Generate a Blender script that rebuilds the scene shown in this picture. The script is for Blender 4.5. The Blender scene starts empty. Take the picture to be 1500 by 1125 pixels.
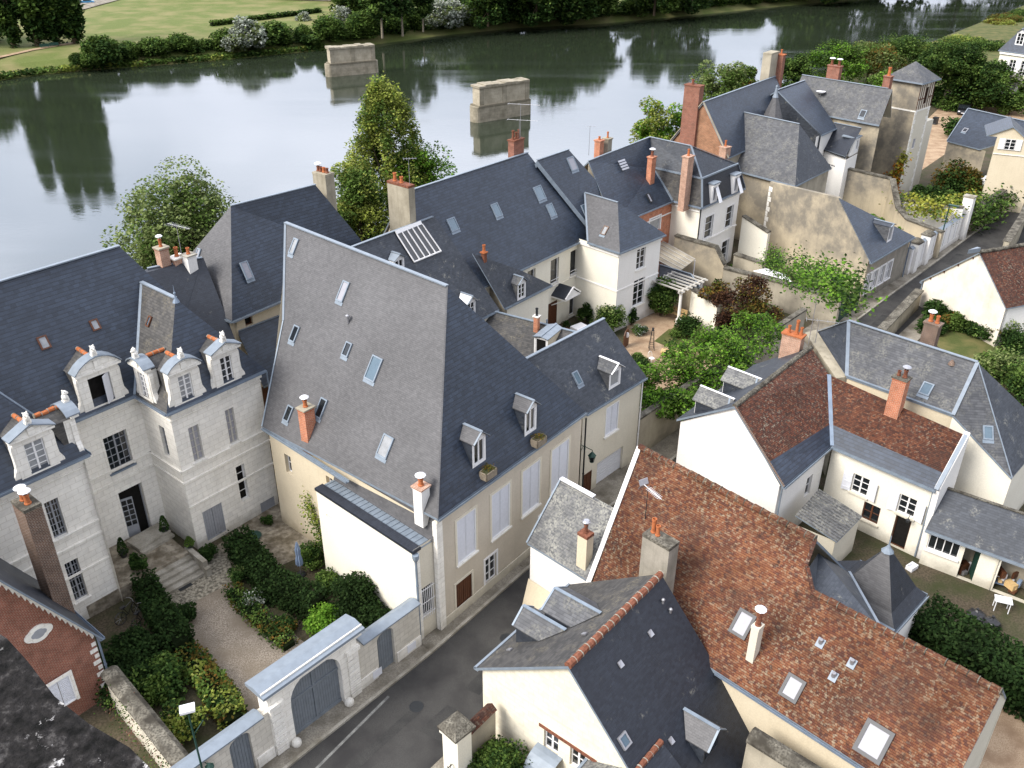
import bpy, math, random
import numpy as np
from mathutils import Vector
rnd = random.Random(7)
R = math.radians
SC = bpy.context.scene
COL = SC.collection

# ------------------------------------------------------------------ camera, sky, sun, exposure
FOC, CX, CY, PITCH, ROLL, CAMH = 1326.0, 750.0, 562.5, R(29.6), R(0.3), 34.0
cd = bpy.data.cameras.new('camera'); cam = bpy.data.objects.new('camera', cd); COL.objects.link(cam)
cd.sensor_width = 36.0; cd.lens = FOC / 1500.0 * 36.0; cd.clip_start = 0.1; cd.clip_end = 4000
cam.location = (0, 0, CAMH)
from mathutils import Matrix
cam.rotation_euler = (Matrix.Rotation(math.pi/2 - PITCH, 3, 'X') @ Matrix.Rotation(ROLL, 3, 'Z')).to_euler()
SC.camera = cam
SUN_AZ, SUN_EL = R(208), R(42)
w = bpy.data.worlds.new('World'); SC.world = w; w.use_nodes = True
nt = w.node_tree; nt.nodes.clear()
wo = nt.nodes.new('ShaderNodeOutputWorld'); bg = nt.nodes.new('ShaderNodeBackground')
sky = nt.nodes.new('ShaderNodeTexSky'); sky.sky_type = 'NISHITA'; sky.sun_disc = False
sky.sun_elevation = SUN_EL; sky.sun_rotation = math.atan2(math.cos(SUN_AZ), math.sin(SUN_AZ)) % (2*math.pi)
sky.air_density = 1.0; sky.dust_density = 2.0
tc = nt.nodes.new('ShaderNodeTexCoord'); nz = nt.nodes.new('ShaderNodeTexNoise')
nz.inputs['Scale'].default_value = 2.2; nz.inputs['Detail'].default_value = 6; nz.inputs['Distortion'].default_value = .4
mp = nt.nodes.new('ShaderNodeMapping'); mp.inputs['Scale'].default_value = (1, 1, 2.6)
cr = nt.nodes.new('ShaderNodeValToRGB'); cr.color_ramp.elements[0].position = .30; cr.color_ramp.elements[1].position = .62
cr.color_ramp.elements[0].color = (.35,.35,.35,1); cr.color_ramp.elements[1].color = (1,1,1,1)
mx = nt.nodes.new('ShaderNodeMix'); mx.data_type = 'RGBA'
mx.inputs[7].default_value = (9.6, 9.9, 11.0, 1)
nt.links.new(tc.outputs['Generated'], mp.inputs[0]); nt.links.new(mp.outputs[0], nz.inputs['Vector'])
nt.links.new(nz.outputs['Fac'], cr.inputs[0]); nt.links.new(cr.outputs[0], mx.inputs[0])
nt.links.new(sky.outputs[0], mx.inputs[6])
bg.inputs[1].default_value = 0.10
# bright cloud bank low over the river side
sp = nt.nodes.new('ShaderNodeSeparateXYZ'); nt.links.new(tc.outputs['Generated'], sp.inputs[0])
def wm(op, a, b):
    m = nt.nodes.new('ShaderNodeMath'); m.operation = op; m.use_clamp = op != 'MULTIPLY_ADD'
    for i, v in enumerate((a, b)):
        if isinstance(v, (int, float)): m.inputs[i].default_value = v
        else: nt.links.new(v, m.inputs[i])
    return m.outputs[0]
lowm = wm('MULTIPLY', wm('MULTIPLY', wm('SUBTRACT', sp.outputs[1], .15), 1.6), wm('MULTIPLY', wm('SUBTRACT', .85, sp.outputs[2]), 2.2))
va = nt.nodes.new('ShaderNodeMath'); va.operation = 'MULTIPLY_ADD'; nt.links.new(lowm, va.inputs[0]); va.inputs[1].default_value = .65; va.inputs[2].default_value = 1.0
lo_ = nt.nodes.new('ShaderNodeMapRange'); nt.links.new(sp.outputs[2], lo_.inputs[0]); lo_.inputs[1].default_value = .05; lo_.inputs[2].default_value = .32; lo_.inputs[3].default_value = .30; lo_.inputs[4].default_value = 1.0
vb = nt.nodes.new('ShaderNodeMath'); vb.operation = 'MULTIPLY'; nt.links.new(va.outputs[0], vb.inputs[0]); nt.links.new(lo_.outputs[0], vb.inputs[1])
vm = nt.nodes.new('ShaderNodeVectorMath'); vm.operation = 'SCALE'; nt.links.new(mx.outputs[2], vm.inputs[0]); nt.links.new(vb.outputs[0], vm.inputs['Scale']); nt.links.new(vm.outputs[0], bg.inputs[0])
nt.links.new(bg.outputs[0], wo.inputs[0])
sl = bpy.data.lights.new('sun', 'SUN'); sl.energy = 2.8; sl.angle = R(28); sl.color = (1, .95, .88)
so = bpy.data.objects.new('sun', sl); COL.objects.link(so)
sd = Vector((math.cos(SUN_AZ)*math.cos(SUN_EL), math.sin(SUN_AZ)*math.cos(SUN_EL), math.sin(SUN_EL)))
so.rotation_euler = sd.to_track_quat('Z', 'Y').to_euler(); so.location = sd*200
SC.view_settings.view_transform = 'Standard'; SC.view_settings.look = 'None'
SC.view_settings.exposure = 0.92; SC.view_settings.gamma = 1.0
SC.render.engine = 'CYCLES'
SC.cycles.max_bounces = 6; SC.cycles.diffuse_bounces = 3; SC.cycles.glossy_bounces = 3
SC.cycles.caustics_reflective = False; SC.cycles.caustics_refractive = False

# ------------------------------------------------------------------ surveying: photo bearings -> metres
def V(*a): return Vector(a)
ZV = V(0, 0, 1)
def ray(px, py):
    a = (px-CX)/FOC; b = (py-CY)/FOC
    r = a*math.cos(ROLL)+b*math.sin(ROLL); d = -a*math.sin(ROLL)+b*math.cos(ROLL)
    return V(r, math.cos(PITCH)-d*math.sin(PITCH), -math.sin(PITCH)-d*math.cos(PITCH))
OC = V(0, 0, CAMH)
def U(px, py, z=0.0):
    v = ray(px, py); return OC + v*((z-CAMH)/v.z)
def hit(px, py, Q, nv):
    v = ray(px, py); return OC + v*((Q-OC).dot(nv)/v.dot(nv))
def vhit(px, py, Q, d):
    return hit(px, py, Q, V(-d.y, d.x, 0))
def pj(p):
    x, y, z = p.x, p.y, p.z-CAMH
    dep = y*math.cos(PITCH)-z*math.sin(PITCH); d = (-z*math.cos(PITCH)-y*math.sin(PITCH))/dep; r = x/dep
    return CX+(r*math.cos(ROLL)-d*math.sin(ROLL))*FOC, CY+(r*math.sin(ROLL)+d*math.cos(ROLL))*FOC
def zat(py, p):
    lo, hi = -20.0, 33.9
    for _ in range(50):
        m = (lo+hi)/2
        if pj(V(p.x, p.y, m))[1] > py: lo = m
        else: hi = m
    return m
def ax(deg): return V(math.cos(R(deg)), math.sin(R(deg)), 0)
def xy(p, z): return V(p.x, p.y, z)
def pl(a, b, c):
    n = (b-a).cross(c-a).normalized()
    return (a, n if n.z > 0 else -n)

# ------------------------------------------------------------------ materials
MATS = {}
class NT:
    def __init__(s, name):
        s.m = bpy.data.materials.new(name); s.m.use_nodes = True; s.t = s.m.node_tree
        s.b = s.t.nodes['Principled BSDF']; s.out = s.t.nodes['Material Output']
    def n(s, typ, **kw):
        nd = s.t.nodes.new(typ)
        for k, v in kw.items():
            if k.startswith('_'): setattr(nd, k[1:], v)
        return nd
    def l(s, a, b): s.t.links.new(a, b)
    def ramp(s, src, stops, const=False):
        r = s.n('ShaderNodeValToRGB'); cr = r.color_ramp
        if const: cr.interpolation = 'CONSTANT'
        while len(cr.elements) < len(stops): cr.elements.new(.5)
        for e, (p, c) in zip(cr.elements, stops):
            e.position = p; e.color = (c[0], c[1], c[2], 1) if not isinstance(c, (int, float)) else (c, c, c, 1)
        s.l(src, r.inputs[0]); return r.outputs[0]
    def math(s, op, a, b=None):
        m = s.n('ShaderNodeMath'); m.operation = op
        for i, v in enumerate((a, b)):
            if v is None: continue
            if isinstance(v, (int, float)): m.inputs[i].default_value = v
            else: s.l(v, m.inputs[i])
        return m.outputs[0]
    def mix(s, f, a, b, mode='MIX'):
        m = s.n('ShaderNodeMix'); m.data_type = 'RGBA'; m.blend_type = mode
        for i, v in ((0, f), (6, a), (7, b)):
            if isinstance(v, (int, float)): m.inputs[i].default_value = v
            elif isinstance(v, tuple): m.inputs[i].default_value = (v[0], v[1], v[2], 1)
            else: s.l(v, m.inputs[i])
        return m.outputs[2]
    def noise(s, scale, detail=3, vec=None, rough=.55):
        t = s.n('ShaderNodeTexNoise'); t.inputs['Scale'].default_value = scale; t.inputs['Detail'].default_value = detail
        t.inputs['Roughness'].default_value = rough
        s.l(vec if vec is not None else s.pos(), t.inputs['Vector']); return t.outputs['Fac']
    def pos(s):
        if not hasattr(s, '_p'): s._p = s.n('ShaderNodeNewGeometry').outputs['Position']
        return s._p
    def uv(s):
        if not hasattr(s, '_u'): s._u = s.n('ShaderNodeTexCoord').outputs['UV']
        return s._u
    def bump(s, h, strength, dist=.02):
        b = s.n('ShaderNodeBump'); b.inputs['Strength'].default_value = strength; b.inputs['Distance'].default_value = dist
        s.l(h, b.inputs['Height']); s.l(b.outputs[0], s.b.inputs['Normal'])
    def fin(s, col, rough=.8, spec=.3, metal=0):
        if isinstance(col, tuple): s.b.inputs['Base Color'].default_value = (col[0], col[1], col[2], 1)
        else: s.l(col, s.b.inputs['Base Color'])
        if isinstance(rough, (int, float)): s.b.inputs['Roughness'].default_value = rough
        else: s.l(rough, s.b.inputs['Roughness'])
        s.b.inputs['Specular IOR Level'].default_value = spec; s.b.inputs['Metallic'].default_value = metal
        return s.m
def cells(t, w, h):
    """uv -> (random value per tile, height profile of the course, row)"""
    sx = t.n('ShaderNodeSeparateXYZ'); t.l(t.uv(), sx.inputs[0])
    row = t.math('FLOOR', t.math('DIVIDE', sx.outputs[1], h))
    off = t.math('MULTIPLY', t.math('MODULO', row, 2.0), .5)
    ucol = t.math('ADD', t.math('DIVIDE', sx.outputs[0], w), off)
    cb = t.n('ShaderNodeCombineXYZ'); t.l(t.math('FLOOR', ucol), cb.inputs[0]); t.l(row, cb.inputs[1])
    wn = t.n('ShaderNodeTexWhiteNoise'); wn.noise_dimensions = '2D'; t.l(cb.outputs[0], wn.inputs['Vector'])
    fv = t.math('FRACT', t.math('DIVIDE', sx.outputs[1], h)); fu = t.math('FRACT', ucol)
    gap = t.math('MULTIPLY', t.math('LESS_THAN', fu, .06), -.6)
    hgt = t.math('ADD', t.math('SUBTRACT', 1.0, fv), gap)
    return wn.outputs['Value'], hgt, fv, fu
def slate(name, dark, light, lichen=0.0, rough=.5, lich=(.30,.29,.24), seam=.8, w=.30, h=.20):
    t = NT(name); rv, hg, fv, fu = cells(t, w, h)
    c = t.ramp(rv, [(0, dark), (1, light)])
    big = t.ramp(t.noise(.30, 6, None, .6), [(.28, .76), (.72, 1.18)])
    c = t.mix(.9, c, big, 'MULTIPLY')
    sm = t.ramp(t.noise(4.0, 5, t.pos()), [(.3, .88), (.7, 1.10)]); c = t.mix(.8, c, sm, 'MULTIPLY')
    lines = t.math('MULTIPLY', t.math('LESS_THAN', fv, .2), .45*seam); c = t.mix(lines, c, (.012,.014,.018))
    if lichen:
        mk = t.ramp(t.noise(1.1, 8, None, .7), [(.62-lichen*.30, 0), (.80-lichen*.2, 1)])
        mk2 = t.math('MULTIPLY', mk, t.ramp(t.noise(9, 5), [(.42, 0), (.58, 1)])); c = t.mix(mk2, c, lich)
    t.bump(hg, .45, .015); MATS[name] = t.fin(c, rough, .45)
def tiles(name, stops, lichen=(.45,.42,.30), amt=.5, w=.17, h=.12, dirt=.5):
    t = NT(name); rv, hg, fv, fu = cells(t, w, h)
    c = t.ramp(rv, stops, True)
    big = t.ramp(t.noise(.45, 5), [(.32, .55), (.62, 1.15)]); c = t.mix(dirt, c, big, 'MULTIPLY')
    nb = t.noise(7, 6); sp = t.ramp(nb, [(.60-.1*amt, 0), (.68-.1*amt, 1)])
    zone = t.ramp(t.noise(.5, 4), [(.35, .15), (.65, 1)])
    c = t.mix(t.math('MULTIPLY', t.math('MULTIPLY', sp, zone), amt), c, lichen)
    dk = t.ramp(t.noise(3.1, 7), [(.30, 1), (.42, 0)]); c = t.mix(t.math('MULTIPLY', dk, .75), c, (.035,.022,.018))
    pt = t.ramp(t.noise(.55, 6, None, .62), [(.36, 1), (.50, 0)]); c = t.mix(t.math('MULTIPLY', pt, .55), c, (.050,.030,.024))
    ln = t.math('MULTIPLY', t.math('LESS_THAN', fv, .2), .55); c = t.mix(ln, c, (.03,.012,.008))
    und = t.math('ADD', hg, t.math('MULTIPLY', t.noise(1.6, 3), 2.2)); t.bump(und, .9, .03); MATS[name] = t.fin(c, .9, .15)
def render_(name, col, stain=.25, scol=(.25,.22,.17), scale=.8, rough=.9, streak=.8):
    t = NT(name)
    n1 = t.ramp(t.noise(scale, 6), [(.35, 0), (.7, 1)])
    if name == 'render_stain': # lichen and soot settle on the weathered upper part of old walls
        sz = t.n('ShaderNodeSeparateXYZ'); t.l(t.pos(), sz.inputs[0]); up = t.ramp(t.math('DIVIDE', t.math('ADD', sz.outputs[2], t.math('MULTIPLY', t.noise(.4, 4), 4.0)), 10.0), [(.38, .12), (.62, 1)])
        n1 = t.math('MULTIPLY', t.ramp(t.noise(.7, 8, None, .65), [(.30, .25), (.58, 1)]), up)
    c = t.mix(t.math('MULTIPLY', n1, stain), col, scol)
    mpn = t.n('ShaderNodeMapping'); mpn.inputs['Scale'].default_value = (2.2, 2.2, .22); t.l(t.pos(), mpn.inputs[0])
    st = t.ramp(t.noise(1.5, 4, mpn.outputs[0]), [(.52, 0), (.75, 1)]); c = t.mix(t.math('MULTIPLY', st, stain*streak), c, scol)
    sb_ = t.n('ShaderNodeSeparateXYZ'); t.l(t.pos(), sb_.inputs[0]) # splash dirt at the foot of the walls
    ft = t.ramp(t.math('ADD', t.math('MULTIPLY', sb_.outputs[2], .5), t.math('MULTIPLY', t.noise(1.3, 5), .7)), [(.36, 1), (.74, 0)]); c = t.mix(t.math('MULTIPLY', ft, .55), c, tuple(x*.55 for x in scol))
    fn = t.ramp(t.noise(14, 3), [(.3, .9), (.7, 1.06)]); c = t.mix(.8, c, fn, 'MULTIPLY')
    t.bump(t.noise(30, 3), .15, .01); MATS[name] = t.fin(c, rough, .15)
def ashlar(name, col, mort, w=.62, h=.32, var=.14, stain=.2, scol=(.28,.25,.19)):
    t = NT(name); br = t.n('ShaderNodeTexBrick')
    br.inputs['Scale'].default_value = 1; br.inputs['Brick Width'].default_value = w; br.inputs['Row Height'].default_value = h
    br.inputs['Mortar Size'].default_value = .012; br.inputs['Mortar Smooth'].default_value = .3
    br.inputs['Color1'].default_value = (*col, 1); br.inputs['Color2'].default_value = (*[x*(1-var) for x in col], 1)
    br.inputs['Mortar'].default_value = (*mort, 1); br.inputs['Bias'].default_value = -.2; t.l(t.uv(), br.inputs['Vector'])
    c = br.outputs['Color']
    n1 = t.ramp(t.noise(.7, 6), [(.4, 0), (.75, 1)]); c = t.mix(t.math('MULTIPLY', n1, stain), c, scol)
    n2 = t.ramp(t.noise(3.5, 5), [(.3, .88), (.7, 1.05)]); c = t.mix(.9, c, n2, 'MULTIPLY')
    sb_ = t.n('ShaderNodeSeparateXYZ'); t.l(t.pos(), sb_.inputs[0]); ft = t.ramp(t.math('ADD', t.math('MULTIPLY', sb_.outputs[2], .5), t.math('MULTIPLY', t.noise(1.3, 5), .7)), [(.34, 1), (.72, 0)])
    if not name.startswith('pier'): c = t.mix(t.math('MULTIPLY', ft, .5), c, tuple(x*.6 for x in scol))
    t.bump(br.outputs['Fac'], -.25, .012); MATS[name] = t.fin(c, .9, .15)
def brick(name, c1, c2, mort, w=.22, h=.075, ms=.012):
    t = NT(name); br = t.n('ShaderNodeTexBrick')
    br.inputs['Scale'].default_value = 1; br.inputs['Brick Width'].default_value = w; br.inputs['Row Height'].default_value = h
    br.inputs['Mortar Size'].default_value = ms; br.inputs['Color1'].default_value = (*c1, 1); br.inputs['Color2'].default_value = (*c2, 1)
    br.inputs['Mortar'].default_value = (*mort, 1); t.l(t.uv(), br.inputs['Vector'])
    n1 = t.ramp(t.noise(2.0, 6), [(.3, .65), (.7, 1.15)]); c = t.mix(.8, br.outputs['Color'], n1, 'MULTIPLY')
    t.bump(br.outputs['Fac'], -.4, .01); MATS[name] = t.fin(c, .9, .15)
def plain(name, col, rough=.6, spec=.4, metal=0, var=.12, scale=6):
    t = NT(name)
    n1 = t.ramp(t.noise(scale, 4), [(.3, 1-var), (.7, 1+var*.6)]); c = t.mix(1.0, col, n1, 'MULTIPLY'); MATS[name] = t.fin(c, rough, spec, metal)
def speck(name, a, b, c3=None, s1=1.2, s2=25, rough=.95, k=(.4,.6)):
    t = NT(name); c = t.ramp(t.noise(s2, 4), [(k[0], a), (k[1], b)])
    if c3: c = t.mix(t.ramp(t.noise(s1, 6), [(.42, 0), (.66, 1)]), c, c3)
    t.bump(t.noise(s2*1.5, 2), .3, .02); MATS[name] = t.fin(c, rough, .15)
def leaf(name, a, b, c3, tr=.25):
    t = NT(name); g = t.n('ShaderNodeNewGeometry')
    c = t.ramp(g.outputs['Random Per Island'], [(0, a), (.55, b), (1, c3)])
    n1 = t.ramp(t.noise(.75, 4), [(.3, .48), (.7, 1.45)]); c = t.mix(.9, c, n1, 'MULTIPLY')
    t.fin(c, .75, .06)
    tl = t.n('ShaderNodeBsdfTranslucent'); t.l(c, tl.inputs[0]); ms = t.n('ShaderNodeMixShader'); ms.inputs[0].default_value = tr
    t.l(t.b.outputs[0], ms.inputs[1]); t.l(tl.outputs[0], ms.inputs[2]); t.l(ms.outputs[0], t.out.inputs[0]); MATS[name] = t.m

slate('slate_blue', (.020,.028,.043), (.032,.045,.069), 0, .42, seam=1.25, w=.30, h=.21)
slate('slate_fine', (.070,.069,.072), (.094,.092,.095), 0, .55, seam=.4, w=.18, h=.10)  # pale slate; also holds the sunlit tone painted on left-facing slopes
slate('slate_dark', (.022,.027,.036), (.042,.049,.062), .18, .5, w=.22, h=.14)
slate('slate_old', (.050,.052,.057), (.088,.090,.096), .5, .62, (.17,.165,.14), w=.22, h=.15)
slate('slate_lichen', (.075,.077,.08), (.13,.13,.13), .75, .7, (.27,.265,.23), w=.24, h=.15)
slate('slate_black', (.013,.016,.024), (.021,.026,.037), .04, .5, w=.2, h=.12)  # near-black slate; also painted shade on turret and cottage slopes
slate('slate_brown', (.040,.039,.038), (.078,.074,.070), .4, .7, (.16,.14,.10), w=.22, h=.15)  # grey-brown slate; also the painted lighter tone of left-facing mansion slopes
tiles('tile_orange', [(0,(.130,.052,.028)), (.2,(.165,.070,.035)), (.4,(.105,.040,.025)), (.55,(.175,.082,.045)), (.7,(.140,.055,.030)), (.84,(.080,.036,.026)), (.94,(.200,.125,.078))], (.30,.26,.18), .6, w=.135, h=.095, dirt=1.0)
tiles('tile_brown', [(0,(.070,.032,.023)), (.25,(.095,.038,.026)), (.5,(.052,.027,.022)), (.72,(.12,.048,.029)), (.9,(.085,.046,.034))], (.32,.29,.22), .5, w=.15, h=.10)
tiles('tile_mix', [(0,(.080,.034,.023)), (.25,(.115,.045,.026)), (.5,(.060,.028,.021)), (.72,(.10,.041,.025)), (.9,(.15,.064,.036))], (.34,.30,.22), .4, w=.15, h=.10)
ashlar('stone_white', (.86,.83,.76), (.64,.60,.52), var=.09, stain=.16, scol=(.42,.38,.30))
ashlar('stone_wall', (.66,.62,.54), (.46,.42,.35), .55, .30, .14, .3)
ashlar('stone_gable', (.76,.71,.585), (.66,.60,.48), .5, .28, .07, .3, (.60,.50,.30))
render_('render_cream', (.62,.54,.40), .18, (.38,.31,.2))
render_('render_tan', (.56,.50,.41), .2, (.28,.24,.18))
render_('render_pale', (.66,.61,.50), .15, (.4,.36,.28))
render_('render_white', (.80,.78,.74), .10, (.5,.47,.42))
render_('render_patchy', (.80,.745,.65), .6, (.42,.36,.27), .55, streak=.3)
render_('render_ivory', (.78,.74,.63), .12, (.5,.44,.32))
render_('render_stain', (.52,.44,.31), .95, (.19,.172,.142), .33, streak=.3)
render_('render_old', (.42,.375,.29), .75, (.19,.17,.135), .6, streak=.4)
render_('render_grey', (.33,.30,.25), .6, (.16,.15,.12), 1.2)
render_('stone_pier', (.38,.34,.26), .6, (.15,.13,.09), 1.0)
ashlar('pier_stone', (.36,.32,.245), (.20,.175,.13), 1.1, .5, .22, .75, (.13,.115,.075))
ashlar('pier_panel', (.44,.39,.30), (.30,.26,.2), 1.3, .6, .12, .6, (.2,.175,.12))
brick('brick_red', (.28,.088,.054), (.20,.062,.040), (.30,.21,.16))
brick('brick_orange', (.55,.16,.07), (.42,.11,.05), (.50,.36,.26))
brick('brick_pale', (.48,.24,.16), (.36,.17,.11), (.50,.42,.33))
brick('brick_dark', (.16,.085,.055), (.10,.055,.04), (.28,.24,.2))
brick('brick_wall', (.35,.15,.08), (.25,.105,.06), (.36,.25,.16), .25, .09, .015)
plain('zinc', (.20,.24,.285), .5, .35, .1, .18, 3)
plain('frame_dark', (.055,.056,.06), .5, .4, 0, .1)
plain('wood_grey', (.24,.20,.15), .8, .2, 0, .25, 8)
plain('paint_worn', (.46,.44,.40), .7, .2, 0, .2, 6)
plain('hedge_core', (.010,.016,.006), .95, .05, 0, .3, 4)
plain('zinc_light', (.21,.245,.285), .5, .35, .05, .12, 3)
plain('lead', (.20,.25,.32), .5, .5, .3, .2, 2)
plain('terracotta', (.40,.13,.05), .8, .2, 0, .25, 9)
plain('terracotta_old', (.19,.075,.045), .9, .2, 0, .45, 8)
plain('paint_white', (.78,.77,.76), .55, .3, 0, .05)
plain('shutter_white', (.66,.67,.71), .6, .3, 0, .06)
plain('paint_grey', (.30,.31,.33), .55, .3, 0, .1)
plain('paint_gate', (.17,.19,.21), .6, .3, 0, .14, 4)
plain('wood_brown', (.10,.038,.018), .5, .35, 0, .3, 8)
plain('wood_orange', (.36,.15,.05), .5, .35, 0, .2, 8)
plain('wood_pale', (.55,.38,.18), .6, .3, 0, .15, 8)
plain('iron_green', (.014,.05,.036), .45, .4, 0, .1)
plain('iron_black', (.018,.02,.022), .5, .4, 0, .1)
plain('metal_grey', (.42,.42,.44), .4, .5, .7, .08)
plain('dark_void', (.012,.011,.010), .9, .1, 0, .3)  # darkness of unlit rooms put in as a flat near-black colour
plain('glass_dark', (.012,.015,.018), .06, .8, 0, .1)
plain('glass_sky', (.10,.15,.19), .08, .8, .2, .1)
plain('glass_blind', (.30,.30,.33), .4, .25, 0, .06)
plain('glass_net', (.27,.28,.29), .3, .5, 0, .2, 3)
plain('canvas_blue', (.20,.26,.36), .8, .2, 0, .1)
plain('canvas_white', (.85,.83,.86), .8, .2, 0, .04)
plain('plastic_white', (.78,.78,.80), .35, .5, 0, .04)
plain('plastic_black', (.02,.02,.022), .35, .5, 0, .1)
plain('car_black', (.012,.012,.014), .12, .8, .2, .05)
plain('car_blue', (.05,.22,.42), .2, .7, .1, .05)
plain('bark', (.10,.075,.05), .9, .15, 0, .35, 5)
plain('bark_pale', (.22,.19,.14), .9, .15, 0, .3, 5)
speck('asphalt', (.042,.041,.040), (.070,.068,.064), (.034,.033,.033), .5, 40)
speck('asphalt_patch', (.036,.0355,.035), (.058,.057,.054), (.031,.031,.031), .9, 30)
speck('pavement', (.20,.18,.145), (.30,.27,.22), (.12,.105,.08), .8, 14)
speck('kerb_stone', (.30,.28,.24), (.40,.37,.31), (.20,.18,.14), 1.1, 18)
speck('gravel', (.12,.10,.075), (.34,.29,.235), (.17,.14,.105), .5, 18, .95, (.35,.65))
speck('sand_path', (.30,.21,.13), (.42,.31,.21), (.24,.16,.10), .8, 20)
speck('cobble', (.10,.09,.07), (.30,.27,.21), None, 1, 6)
speck('flagstone', (.17,.145,.11), (.33,.29,.225), (.11,.09,.06), 1.2, 3.2)
speck('dirt', (.055,.045,.030), (.10,.08,.055), (.045,.05,.022), .6, 9)
speck('lawn', (.045,.062,.018), (.085,.095,.030), (.13,.115,.045), .5, 22)
speck('grass_bank', (.080,.105,.028), (.14,.165,.048), (.19,.175,.075), .16, 8)
speck('lichen_stone', (.020,.018,.019), (.052,.046,.048), (.11,.10,.105), 5, 14)
speck('coping_old', (.075,.068,.055), (.20,.185,.15), (.045,.040,.032), 1.5, 12)
speck('road_mark', (.17,.17,.16), (.27,.27,.25), (.12,.12,.115), 2.2, 20)
leaf('leaf_dark', (.012,.028,.007), (.028,.060,.014), (.062,.108,.026))
leaf('leaf_mid', (.040,.075,.014), (.080,.135,.026), (.14,.20,.050))
leaf('leaf_bright', (.055,.13,.012), (.10,.22,.020), (.18,.31,.040))
leaf('leaf_yellow', (.14,.18,.028), (.23,.275,.048), (.34,.36,.10))
leaf('leaf_deep', (.008,.018,.005), (.018,.038,.010), (.036,.064,.018))
leaf('leaf_olive', (.095,.13,.04), (.155,.20,.065), (.24,.28,.11))
leaf('leaf_silver', (.13,.16,.11), (.28,.31,.25), (.50,.52,.46))
leaf('leaf_purple', (.020,.012,.010), (.045,.022,.014), (.085,.04,.018))
leaf('leaf_autumn', (.05,.06,.012), (.10,.085,.018), (.17,.085,.02))
leaf('ivy_orange', (.26,.075,.015), (.42,.17,.02), (.40,.27,.04))
leaf('ivy_gold', (.13,.15,.02), (.24,.25,.04), (.32,.29,.06))
leaf('leaf_pink', (.07,.035,.025), (.12,.06,.04), (.17,.09,.07))
t = NT('water'); gl = t.n('ShaderNodeBsdfGlossy'); gl.inputs['Roughness'].default_value = .04; gl.inputs['Color'].default_value = (.93,.95,1.0,1)
df = t.n('ShaderNodeBsdfDiffuse'); df.inputs[0].default_value = (.022,.030,.017,1)
lw = t.n('ShaderNodeFresnel'); lw.inputs['IOR'].default_value = 1.33
fac = t.math('MINIMUM', t.math('ADD', t.math('MULTIPLY', lw.outputs[0], .95), .11), .95)
mpr = t.n('ShaderNodeMapping'); mpr.inputs['Rotation'].default_value = (0, 0, R(-33)); mpr.inputs['Scale'].default_value = (.012, .11, 1); t.l(t.pos(), mpr.inputs[0]); t.l(t.ramp(t.noise(1.0, 5, mpr.outputs[0]), [(.42, .03), (.70, .16)]), gl.inputs['Roughness'])
mpn = t.n('ShaderNodeMapping'); mpn.inputs['Rotation'].default_value = (0, 0, R(-50)); mpn.inputs['Scale'].default_value = (1, 2.2, 1); t.l(t.pos(), mpn.inputs[0])
nn = t.noise(.9, 3, mpn.outputs[0]); bp = t.n('ShaderNodeBump'); bp.inputs['Strength'].default_value = .05; bp.inputs['Distance'].default_value = .1
t.l(nn, bp.inputs['Height']); t.l(bp.outputs[0], gl.inputs['Normal']); ms = t.n('ShaderNodeMixShader')
t.l(fac, ms.inputs[0]); t.l(df.outputs[0], ms.inputs[1]); t.l(gl.outputs[0], ms.inputs[2]); t.l(ms.outputs[0], t.out.inputs[0]); MATS['water'] = t.m
# foreground ledge: dark stone with pale lichen rosettes
t = NT('lichen_ledge')
base = t.ramp(t.noise(9, 8, None, .7), [(.38, (.006,.006,.0055)), (.55, (.020,.0185,.018)), (.66, (.07,.066,.063)), (.76, (.26,.25,.24))])
ro = t.ramp(t.noise(3.4, 9, None, .75), [(.585, 0), (.64, 1)]); ro2 = t.math('MULTIPLY', ro, t.ramp(t.noise(11, 5), [(.34, .1), (.5, 1)]))
c = t.mix(ro2, base, (.66,.64,.62)); yl = t.ramp(t.noise(3.1, 4), [(.70, 0), (.73, 1)]); c = t.mix(yl, c, (.35,.22,.02))
t.bump(t.noise(16, 6), .8, .05); MATS['lichen_ledge'] = t.fin(c, .95, .1)
from mathutils.geometry import tessellate_polygon
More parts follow.
